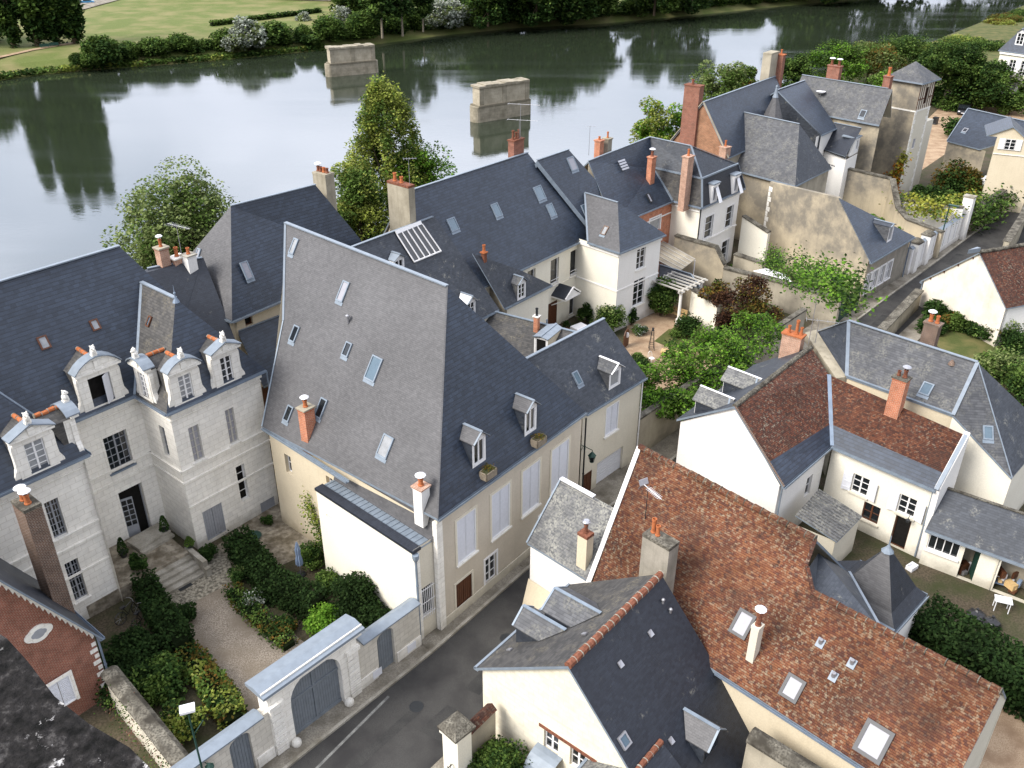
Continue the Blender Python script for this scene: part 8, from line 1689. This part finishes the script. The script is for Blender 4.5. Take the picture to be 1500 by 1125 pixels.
b = U(1447, 292); t_ = thing('garden_tent', 'white and grey garden tent behind the ivy wall', 'tent', b); mb = MB(); c = [b+ax(40)*x+ax(130)*y for x, y in ((-2, -1.6), (2, -1.6), (2, 1.6), (-2, 1.6))]; r_ = [b-ax(40)*2+V(0, 0, 3.1), b+ax(40)*2+V(0, 0, 3.1)]
z2 = V(0, 0, 2.2); mb.prism([c[0]+z2, c[1]+z2, r_[1], r_[0]], V(0, 0, .03), 'zinc_light'); mb.prism([c[3]+z2, c[2]+z2, r_[1], r_[0]], V(0, 0, .03), 'canvas_white'); mb.build('canopy', t_); mb = MB(); mb.f_([c[0], c[1], c[1]+z2, c[0]+z2], 'plastic_white'); mb.f_([c[0], c[3], c[3]+z2, r_[0], c[0]+z2], 'plastic_white'); mb.build('side_panel', t_)
for i, (x, y, r, h, m, lab) in enumerate(((1390, 290, 2.6, 4.2, ['leaf_autumn', 'leaf_dark'], 'large reddish brown rounded shrub beside the stone tower'), (1415, 292, 2.0, 3.4, ['leaf_autumn', 'leaf_mid'], 'smaller russet shrub before the tan house'), (1365, 305, 1.8, 2.2, 'leaf_dark', 'dark evergreen bush at the foot of the tower'), (1385, 312, 2.2, 2.0, ['leaf_dark', 'leaf_mid'], 'broad dark green bush in the tower garden'), (1412, 312, 1.8, 1.6, ['leaf_mid', 'leaf_dark'], 'mid green bush between the russet shrubs and the white tent'), (1430, 298, 1.4, 1.6, ['leaf_mid', 'leaf_dark'], 'green bush left of the white garden tent'), (1345, 300, 1.2, 2.0, 'leaf_dark', 'dark bush behind the golden creeper'))): S('shrub', lab, U(x, y), r, h, m, .2, 26, 110, 80+i)
for i, (x, y, r, h, lab) in enumerate(((1255, 315, .9, 1.4, 'green bush on the terrace wall left of the stone tower'), (1280, 335, 1.2, 1.2, 'low bush behind the blank gable roof'), (1310, 358, 1.4, 1.8, 'leafy bush above the dormer of the blank gable house'), (1240, 320, .9, 1.0, 'small bush at the top of the stained wall'))): S('shrub', lab, U(x, y), r, h, ['leaf_mid', 'leaf_bright'], .17, 16, 90, 90+i)
gwall('garden_wall', 'old stone wall along the street beside the cream gable lawn', [U(1290, 510), U(1345, 452)], [1.6, 1.7], .5, 'stone_pier', 'coping_old'); gwall('garden_wall', 'rough stone wall on the far side of the cream gable', [U(1468, 392), U(1492, 352), U(1500, 330)], [2.6, 2.6, 2.6], .5, 'stone_pier', 'coping_old')
for i, (x, y, r, h, m, lab) in enumerate(((1366, 470, 1.0, 2.0, 'leaf_dark', 'dark ivy clump where the stone wall meets the cream gable'), (1362, 488, 1.1, 1.3, 'leaf_dark', 'dark round bush behind the slate roof ridge'), (1385, 478, .9, 1.2, ['leaf_dark', 'leaf_autumn'], 'purplish dark bush at the cream gable'), (1400, 482, 1.0, 1.2, 'leaf_mid', 'green bush left of centre below the cream gable'), (1420, 488, 1.0, 1.2, ['leaf_mid', 'leaf_dark'], 'green bush in the middle below the cream gable'), (1440, 496, .9, 1.2, 'leaf_dark', 'dark bush beside the bare shrub below the cream gable'), (1460, 500, 1.0, 2.6, ['leaf_autumn', 'leaf_olive'], 'tall thin russet shrub at the corner of the cream gable'), (1485, 515, 1.3, 1.8, 'leaf_dark', 'dark bush before the side slate house'), (1478, 560, 2.2, 2.6, ['leaf_mid', 'leaf_dark', 'leaf_olive'], 'large loose green tree beside the lawn'), (1500, 590, 2.0, 2.6, ['leaf_mid', 'leaf_dark'], 'green bush at the picture edge by the lawn'), (1450, 545, 1.3, 1.4, ['leaf_mid', 'leaf_olive'], 'low green bush at the lawn edge'))): S('shrub', lab, U(x, y), r, h, m, .13, 24, 100, 100+i)
# right hand yard
hedge('hedge', 'dense dark ivy hedge below the open shed yard', [U(1340, 935), U(1420, 985), U(1560, 1060)], 2.6, 2.3, 'leaf_deep', .11, 120, 33, wob=.3)
b = U(1465, 893); mb = MB(); d = ax(-20); e = ax(70); mb.box(b-d*.42-e*.28+V(0, 0, .68), d*.84, e*.56, V(0, 0, .04), 'plastic_white'); t_ = thing('white_table', 'small white table on the dark yard earth', 'table', b); mb.build('tabletop', t_)
for x, y in ((-1, -1), (-1, 1), (1, -1), (1, 1)): mb = MB(); mb.tube(b+d*.34*x+e*.22*y, b+d*.34*x+e*.22*y+V(0, 0, .68), .025, .025, 'plastic_white', 6); mb.build('leg', t_)
def bag(label, px, s, seed):
    b = U(*px); rs_ = random.Random(seed); mb = MB(); n_ = 10
    pr = [(.2, 0), (.5, .08), (.55, .3), (.4, .5), (.15, .6), (.06, .68), (.1, .8)]
    rings = [[b+V(math.cos(2*math.pi*i/n_)*r*s*rs_.uniform(.75, 1.2), math.sin(2*math.pi*i/n_)*r*s*rs_.uniform(.75, 1.2), z*s) for i in range(n_)] for r, z in pr]
    for A_, B_ in zip(rings, rings[1:]):
        for i in range(n_): j = (i+1) % n_; mb.f_((A_[i], A_[j], B_[j], B_[i]), 'plastic_black')
    mb.f_(rings[-1], 'plastic_black'); single('rubbish_bag', mb, label, 'bag', b)
bag('black rubbish bag left of its neighbour in the shed yard', (1428, 905), .8, 3); bag('black rubbish bag nearest the hedge in the shed yard', (1450, 918), .9, 4)
b = U(1335, 833); mb = MB(); d = ax(35); e = ax(125)
for o_, a_, b2_, h_ in ((b-d*.3-e*.2, d*.6, e*.05, .25), (b-d*.3+e*.15, d*.6, e*.05, .25), (b-d*.3-e*.15, d*.05, e*.3, .25), (b+d*.25-e*.15, d*.05, e*.3, .25)): mb.box(o_, a_, b2_, V(0, 0, h_), 'plastic_white')
mb.box(b-d*.29-e*.19, d*.58, e*.38, V(0, 0, .04), 'plastic_white'); single('stone_trough', mb, 'small white trough at the foot of the shuttered house', 'trough', b)
# ------------------------------------------------------------------ river piers
def pier(label, wl, wr, top_y, seed):
    a, b = U(*wl, -5), U(*wr, -5); d = (b-a).normalized(); L = (b-a).length; n = V(-d.y, d.x, 0); zt = zat(top_y, a); h = zt+5; t_ = thing('bridge_pier', label, 'bridge pier', a); mb = MB()
    w_ = 2.6; o = a
    mb.box(o-V(0, 0, 1), d*L, n*w_, V(0, 0, 1+h*.42), 'pier_stone')
    for s0, c in ((a, 1), (b, -1)): # rounded cutwaters
        pts = [s0+n*w_/2-d*c*.9*math.cos(math.pi*k/8)*1.0*0-d*c*math.sin(math.pi*k/8)*.9+n*(-w_/2*math.cos(math.pi*k/8)) for k in range(9)]; mb.prism([p-V(0, 0, 1) for p in pts], V(0, 0, 1+h*.42), 'pier_stone')
    mb.box(o+d*.15+n*.2+V(0, 0, h*.42), d*(L-.3), n*(w_-.4), V(0, 0, h*.5), 'pier_panel')
    for k in (0, .46, .92): mb.box(o+d*(.1+(L-.9)*k/.92)+n*.12+V(0, 0, h*.42), d*.9, n*.1, V(0, 0, h*.5), 'pier_stone')
    mb.build('shaft', t_); mb = MB(); r9 = random.Random(seed)
    for k in range(8): mb.box(o-d*.1-n*(.05+r9.uniform(-.06, .06))+d*(L+.2)*k/8+V(0, 0, h*.92), d*((L+.2)/8-.03), n*(w_+.1+r9.uniform(-.15, .05)), V(0, 0, h*.08*r9.uniform(.7, 1.15)), 'pier_stone')
    mb.box(o-d*.2-n*.12+V(0, 0, h*.41), d*(L+.4), n*(w_+.24), V(0, 0, h*.045), 'stone_pier'); mb.build('cap', t_)
pier('old stone bridge pier farther up river near the far bank', (486, 113), (551, 107), 70, 1); pier('old stone bridge pier in mid river above the roofs', (703, 180), (775, 168), 126, 2)
# ------------------------------------------------------------------ trees on the town bank
def place(px, py, t): # point on the town bank at street distance along the sight line
    v = ray(px, py); k = t/(v.x*nn_.x+v.y*nn_.y); return V(v.x*k, v.y*k, 0)
def bank_tree(name, label, px, py_top, t, **kw):
    b = place(px, py_top+50, t); h = zat(py_top, b)
    return tree(name, label, b, h, **kw)
bank_tree('olive_tree', 'broad olive green willow behind the mansion roof', 272, 262, 58.5, rad=4.5, K=95, per=560, leafm=['leaf_olive', 'leaf_olive', 'leaf_mid'], size=.13, seed=201, trunk_r=.3, low=.12, cr=1.9)
bank_tree('poplar', 'tall light green poplar behind the long slate roof', 562, 118, 61, rad=6.4, K=290, per=140, leafm=['leaf_yellow', 'leaf_mid', 'leaf_yellow'], size=.135, seed=202, trunk_r=.3, low=.05, cr=.7, limbs=24, col=True)
bank_tree('tree', 'fuller green tree beside the light poplar', 612, 205, 59, rad=2.4, K=60, per=330, leafm=['leaf_mid', 'leaf_bright'], size=.135, seed=203, trunk_r=.25, low=.1, cr=1.3)
bank_tree('tree', 'lower green tree in front of the light poplar', 525, 235, 59, rad=2.4, K=55, per=330, leafm=['leaf_mid', 'leaf_yellow'], size=.135, seed=204, trunk_r=.25, low=.1, cr=1.3)
bank_tree('small_tree', 'small pale green treetop left of the mansion chimneys', 180, 347, 56, rad=.9, K=10, per=90, leafm='leaf_olive', size=.16, seed=205, trunk_r=.1, low=.5, cr=.5)
for i, (x, y, t, r, m, lab) in enumerate(((972, 138, 52, 3.4, ['leaf_bright', 'leaf_yellow'], 'bright green bush left of the brick gable'), (1052, 92, 62, 3.6, ['leaf_mid', 'leaf_olive'], 'bushy green tree behind the brick gable house'), (1085, 98, 63, 2.4, ['leaf_mid', 'leaf_autumn'], 'thin brownish tree beside the stone chimney'), (1160, 80, 63, 2.6, ['leaf_mid', 'leaf_dark'], 'thin green tree right of the stone chimney'),
    (1222, 62, 60, 4.4, ['leaf_mid', 'leaf_bright', 'leaf_dark'], 'dense green riverside tree behind the double chimney'), (1270, 66, 58, 4.6, ['leaf_olive', 'leaf_mid', 'leaf_autumn'], 'olive brown riverside tree between two green trees'), (1318, 52, 56, 5.0, ['leaf_dark', 'leaf_mid'], 'tall dark riverside tree behind the tower cap'), (1362, 66, 54, 3.8, ['leaf_yellow', 'leaf_mid'], 'yellow green riverside tree right of the tower'), (1432, 66, 52, 4.0, ['leaf_mid', 'leaf_dark'], 'large mid green tree beside the white mansion'), (1450, 36, 60, 3.4, ['leaf_yellow', 'leaf_autumn'], 'russet tipped tree above the white mansion roof'), (1275, 104, 46, 2.6, ['leaf_mid', 'leaf_bright'], 'lower bright bush behind the long slate roof'), (1400, 62, 58, 4.2, ['leaf_mid', 'leaf_yellow'], 'mid green riverside tree left of the white mansion'), (1462, 30, 60, 4.4, ['leaf_mid', 'leaf_autumn'], 'green riverside tree beyond the white mansion roof'), (1492, 22, 58, 4.4, ['leaf_dark', 'leaf_mid'], 'dark riverside tree at the upper picture corner'))):
    bank_tree('tree', lab, x, y, t, rad=r, K=50, per=240, leafm=m, size=.18, seed=210+i, trunk_r=.25, low=.06, cr=r*.36)
def gtree(label, px, py_top, **kw):
    b = U(*px); return tree('tree', label, b, zat(py_top, b), **kw)
gtree('dense dark round headed tree with pale trunk in the gravel drive', (1381, 158), 64, rad=5.0, K=90, per=260, leafm=['leaf_dark', 'leaf_mid', 'leaf_dark'], size=.17, seed=230, trunk_r=.5, low=.28, cr=1.5, bark='bark_pale')
gtree('dark green tree between the drive and the white mansion', (1420, 160), 92, rad=4.6, K=70, per=140, leafm=['leaf_dark', 'leaf_mid'], size=.26, seed=231, trunk_r=.35, low=.1, cr=1.8)
leafy_wall('creeper', 'bright green creeper draped over the white mansion front', U(1470, 155), [wJ.p(s, z, .4) for s, z in ((.5, 5), (1.5, 4.6), (2.5, 5.2), (3.5, 4.8), (4.5, 4.6), (6, 4.7), (7, 4.2), (8, 4.6), (5, 4), (.2, 3.5), (1, 6), (9, 4.4))], [.7, .7, .55], ['leaf_bright', 'leaf_mid'], .24, 110, 74)
for i, (x, y, r, h, lab) in enumerate(((1400, 160, 3.0, 1.9, 'low dark hedge bush beside the parked black car'), (1478, 168, 2.2, 3.2, 'clipped conical evergreen on the gravel drive'), (1398, 200, 1.8, 2.4, 'dark clipped hedge at the end of the drive'), (1448, 152, 3.0, 1.6, 'low clipped hedge below the white mansion'), (1368, 152, 2.0, 2.6, 'green bush behind the tower annex'), (1490, 160, 1.2, 3.0, 'narrow dark evergreen near the picture edge'))): S('shrub', lab, U(x, y), r, h, ['leaf_dark', 'leaf_mid'], .24, 24, 100, 240+i)
def car(label, px, rz, m, sc=1.0, z=0.0):
    b = U(px[0], px[1], z); t_ = thing('parked_car', label, 'car', b); d = ax(rz); s_ = V(-d.y, d.x, 0)
    side = [(-2.1, .35), (-2.15, .8), (-1.9, .95), (-1.2, 1.0), (-.75, 1.42), (.7, 1.45), (1.35, .98), (2.05, .85), (2.15, .45), (2.0, .3), (-2.0, .3)]
    mb = MB(); mb.prism([b+d*x-s_*.85+V(0, 0, z_) for x, z_ in side], s_*1.7, m); mb.build('body', t_); mb = MB()
    mb.prism([b+d*x-s_*.86+V(0, 0, z_) for x, z_ in ((-1.1, 1.02), (-.72, 1.36), (.62, 1.38), (1.2, 1.02))], s_*1.72, 'glass_dark'); mb.prism([b+d*x-s_*.75+V(0, 0, z_) for x, z_ in ((.75, 1.43), (1.34, 1.02), (1.37, 1.03), (.78, 1.45))], s_*1.5, 'glass_dark'); mb.build('windows', t_)
    for x in (-1.3, 1.35):
        for y in (-.86, .72): mb = MB(); c = b+d*x+s_*y+V(0, 0, .32); mb.tube(c, c+s_*.14, .32, .32, 'plastic_black', 14); mb.build('wheel', t_)
    for y in (-.6, .6): mb = MB(); mb.box(b+d*2.08+s_*(y-.15)+V(0, 0, .62), d*.06, s_*.3, V(0, 0, .14), 'plastic_white'); mb.build('headlight', t_)
    mb = MB(); mb.box(b+d*2.16-s_*.25+V(0, 0, .42), d*.02, s_*.5, V(0, 0, .11), 'plastic_white'); mb.build('number_plate', t_); return t_
car('black car parked facing the gravel drive', (1410, 166), -115, 'car_black'); b = U(1369, 182)
mb = MB(); mb.box(b-ax(40)*.3-ax(130)*.35, ax(40)*.6, ax(130)*.7, V(0, 0, .95), 'plastic_black'); mb.prism([b-ax(40)*.33-ax(130)*.38+V(0, 0, .95), b+ax(40)*.33-ax(130)*.38+V(0, 0, 1.02), b+ax(40)*.33+ax(130)*.38+V(0, 0, 1.02), b-ax(40)*.33+ax(130)*.38+V(0, 0, .95)], V(0, 0, .07), 'plastic_black'); mb.tube(b-ax(40)*.32-ax(130)*.3+V(0, 0, .1), b-ax(40)*.32+ax(130)*.3+V(0, 0, .1), .1, .1, 'iron_black', 8); single('wheelie_bin', mb, 'black wheeled bin standing beside the tower annex', 'bin', b)

# ------------------------------------------------------------------ the far bank
def on_bank(px, py, z=-3.0): return U(px, py, z)
car('blue and white car at the top edge on the far bank', (128, 6), 20, 'car_blue', 1, -2.2)
def copy_tree(root, loc, s, rz, label, group=None, sz=None):
    r = root.copy(); COL.objects.link(r); r.location = loc; r.scale = (s, s, sz or s); r.rotation_euler = (0, 0, rz); r['label'] = label
    if group: r['group'] = group
    for ch in list(root.children): c = ch.copy(); COL.objects.link(c); c.parent = r
    return r
# tall poplars
pop = tree('lombardy_poplar', 'dark tall poplar over the green benches on the far bank, leftmost of its row', on_bank(22, 74), 29, 2.3, 110, 120, 1.25, ['leaf_dark', 'leaf_dark', 'leaf_mid'], .5, 301, .6, 'bark', .09, limbs=8, col=True)
for i, (px, py, h, lab) in enumerate(((57, 72, 35, 'dark tall poplar over the green benches, second of its row'), (86, 70, 34, 'dark tall poplar over the green benches, third of its row'), (112, 68, 33, 'dark tall poplar over the green benches, last before the lawn'))): copy_tree(pop, on_bank(px, py), h/29, i*1.9+.7, lab)
# broad trees
kinds = {}
kinds['green'] = tree('bank_tree', 'broad green tree on the far bank, nearest the poplars', on_bank(-40, 70), 17, 7.0, 60, 130, 2.6, ['leaf_mid', 'leaf_dark'], .55, 311, .45, 'bark', -.1, group='broad trees on the far bank')
kinds['dark'] = tree('bank_tree', 'dark broad tree on the far bank behind the nearer pier', on_bank(730, 30), 18, 7.5, 64, 130, 2.8, ['leaf_dark', 'leaf_dark', 'leaf_mid'], .58, 312, .45, 'bark', -.12, group='broad trees on the far bank')
kinds['tall'] = tree('bank_tree', 'tall narrow thin tree at the far water edge', on_bank(560, 55), 20, 3.4, 46, 80, 1.6, ['leaf_mid', 'leaf_dark'], .5, 313, .3, 'bark_pale', .08, group='thin trees on the far bank', shell=.3)
lab_g, lab_d, lab_t = 'broad leafy tree growing along the far river bank', 'dark broad tree massed along the far river bank', 'tall thin tree at the far water edge'
gG, gD, gT = 'green trees on the far bank', 'dark trees on the far bank', 'thin trees on the far bank'
for k, (l, g) in dict(green=(lab_g, gG), dark=(lab_d, gD), tall=(lab_t, gT)).items(): kinds[k]['label'] = l; kinds[k]['group'] = g
for px, py, k, s in ((520, 40, 'green', .75), (545, 30, 'green', .95), (590, 52, 'tall', 1.0), (620, 46, 'tall', .85), (575, 25, 'dark', 1.0), (655, 18, 'green', 1.0), (690, 22, 'dark', .95), (715, 38, 'dark', .8), (760, 30, 'dark', 1.05), (785, 34, 'dark', .9), (815, 28, 'dark', 1.15), (845, 30, 'dark', .85), (870, 24, 'green', 1.05), (900, 25, 'dark', 1.2), (930, 20, 'dark', 1.0), (958, 22, 'green', 1.15), (985, 16, 'dark', 1.0), (1012, 16, 'dark', 1.25), (1040, 10, 'green', 1.1), (1075, 8, 'dark', 1.2), (1110, 4, 'dark', 1.05), (1150, 0, 'green', 1.3), (1190, -4, 'dark', 1.25), (1230, -8, 'dark', 1.45), (1275, -12, 'green', 1.5), (1320, -16, 'dark', 1.35), (1365, -20, 'dark', 1.6), (1410, -24, 'green', 1.2), (1455, -27, 'dark', 1.3), (1500, -30, 'dark', 1.3), (1560, -33, 'green', 1.3), (250, -8, 'green', .8), (310, -10, 'green', .9), (380, -10, 'dark', .9), (430, 2, 'green', .7), (470, -8, 'dark', 1.0), (510, 5, 'green', .9)):
    s *= (.62 if px < 1080 else .8)+.35*((px*37) % 100)/100 if px > 875 else .95
    s *= 1.3 if px > 1180 else 1.15 if px > 1080 else 1
    if px in (1275, 1365, 1455): continue
    if 875 < px < 1180 and (px*13) % 5 == 0: continue
    copy_tree(kinds[k], on_bank(px, py), s, (px*7) % 6.28, dict(green=lab_g, dark=lab_d, tall=lab_t)[k], dict(green=gG, dark=gD, tall=gT)[k])
bs = S('bank_bush', 'dark green bush at the far water edge', on_bank(150, 92, -3.6), 4.0, 5.0, ['leaf_dark', 'leaf_mid'], .42, 40, 110, 320, group='dark bushes on the far bank')
r8 = random.Random(3)
for a, b in zip(edge[3:15], edge[4:16]):
    n_ = max(1, int((b-a).length/3.3))
    for k in range(n_):
        q = a.lerp(b, (k+r8.random())/n_)+nb*(3.5+2*r8.random()); x_ = pj(q)[0]
        if 340 < x_ < 375 or x_ > 1480 or x_ < 140: continue
        copy_tree(bs, V(q.x, q.y, -3.7), (.5+.55*r8.random())*(.85 if x_ < 330 else 1.1), r8.random()*6, 'dark green bush at the far water edge', 'dark bushes on the far bank', (.4+.7*r8.random())*(.85 if x_ < 330 else 1.1))
for px, py, s in ((115, 95, .45), (135, 96, .5)):
    copy_tree(bs, on_bank(px, py, -3.6), s, (px*3) % 6.28, 'dark green bush at the far water edge', 'dark bushes on the far bank')
sv = S('silver_bush', 'silvery leaved willow bush at the far water edge', on_bank(365, 72, -3.6), 4.2, 6.4, ['leaf_silver', 'leaf_silver', 'leaf_olive'], .42, 40, 110, 330, group='silver bushes on the far bank')
for px, py, s in ((350, 76, .7), (505, 48, .9), (525, 45, .7), (648, 42, 1.0), (668, 40, .95), (690, 38, .6), (630, 44, .6), (445, 38, .5)): copy_tree(sv, on_bank(px, py, -3.6), s, (px*5) % 6.28, 'silvery leaved willow bush at the far water edge', 'silver bushes on the far bank')
# reeds at the water line, clipped hedges, path and benches over there
rs_ = np.random.RandomState(8); P_ = []
for a, b in zip(edge[1:7], edge[2:8]):
    L = (b-a).length; n_ = int(L*46); f = rs_.rand(n_, 1); P_.append(np.array(a)+f*np.array(b-a)+np.outer(rs_.rand(n_)*3.2-.3, np.array(nb))+np.stack([np.zeros(n_), np.zeros(n_), .1+rs_.rand(n_)*1.1], 1))
rd = leafcloud('bank_grass', np.concatenate(P_), .42, ['leaf_mid', 'leaf_dark', 'leaf_yellow'], None, seed=9); tag(rd, 'rough green grass fringing the far water edge', 'grass', kind='stuff')
mb = MB(); pth = [on_bank(-30, 92, -2.3), on_bank(50, 74, -2.3), on_bank(110, 64, -2.3)]
for a, b in zip(pth, pth[1:]): polyh(mb, (a, b, b+nb*2.2, a+nb*2.2), -2.2, 'sand_path')
struct('bank_path', mb); mb = MB(); polyh(mb, [on_bank(x, y, -2) for x, y in ((120, 16), (200, -6), (600, 6), (600, -20), (60, -30))], -1.7, 'pavement'); struct('far_road', mb)
for i, (px, py, lab) in enumerate(((66, 71, 'green bench under the far bank poplars, nearer the water corner'), (80, 69, 'green bench under the far bank poplars, nearer the lawn'))):
    b = on_bank(px, py, -2.4); t_ = thing('park_bench', lab, 'bench', b); d = ax(28); s_ = V(-d.y, d.x, 0); mb = MB(); mb.box(b-d*1.0-s_*.25+V(0, 0, .42), d*2.0, s_*.5, V(0, 0, .06), 'iron_green'); mb.build('seat', t_); mb = MB(); mb.box(b-d*1.0+s_*.25+V(0, 0, .5), d*2.0, s_*.06, V(0, 0, .5), 'iron_green'); mb.build('backrest', t_)
    for x in (-.8, .8): mb = MB(); mb.box(b+d*x-s_*.2, d*.08, s_*.45, V(0, 0, .42), 'iron_green'); mb.build('leg', t_)
hedge('clipped_hedge', 'long clipped hedge along the far bank lawn', [on_bank(310, 40, -2.4), on_bank(470, 20, -2.4)], 1.6, 1.5, ['leaf_mid', 'leaf_dark'], .34, 14, 40, -2.4)
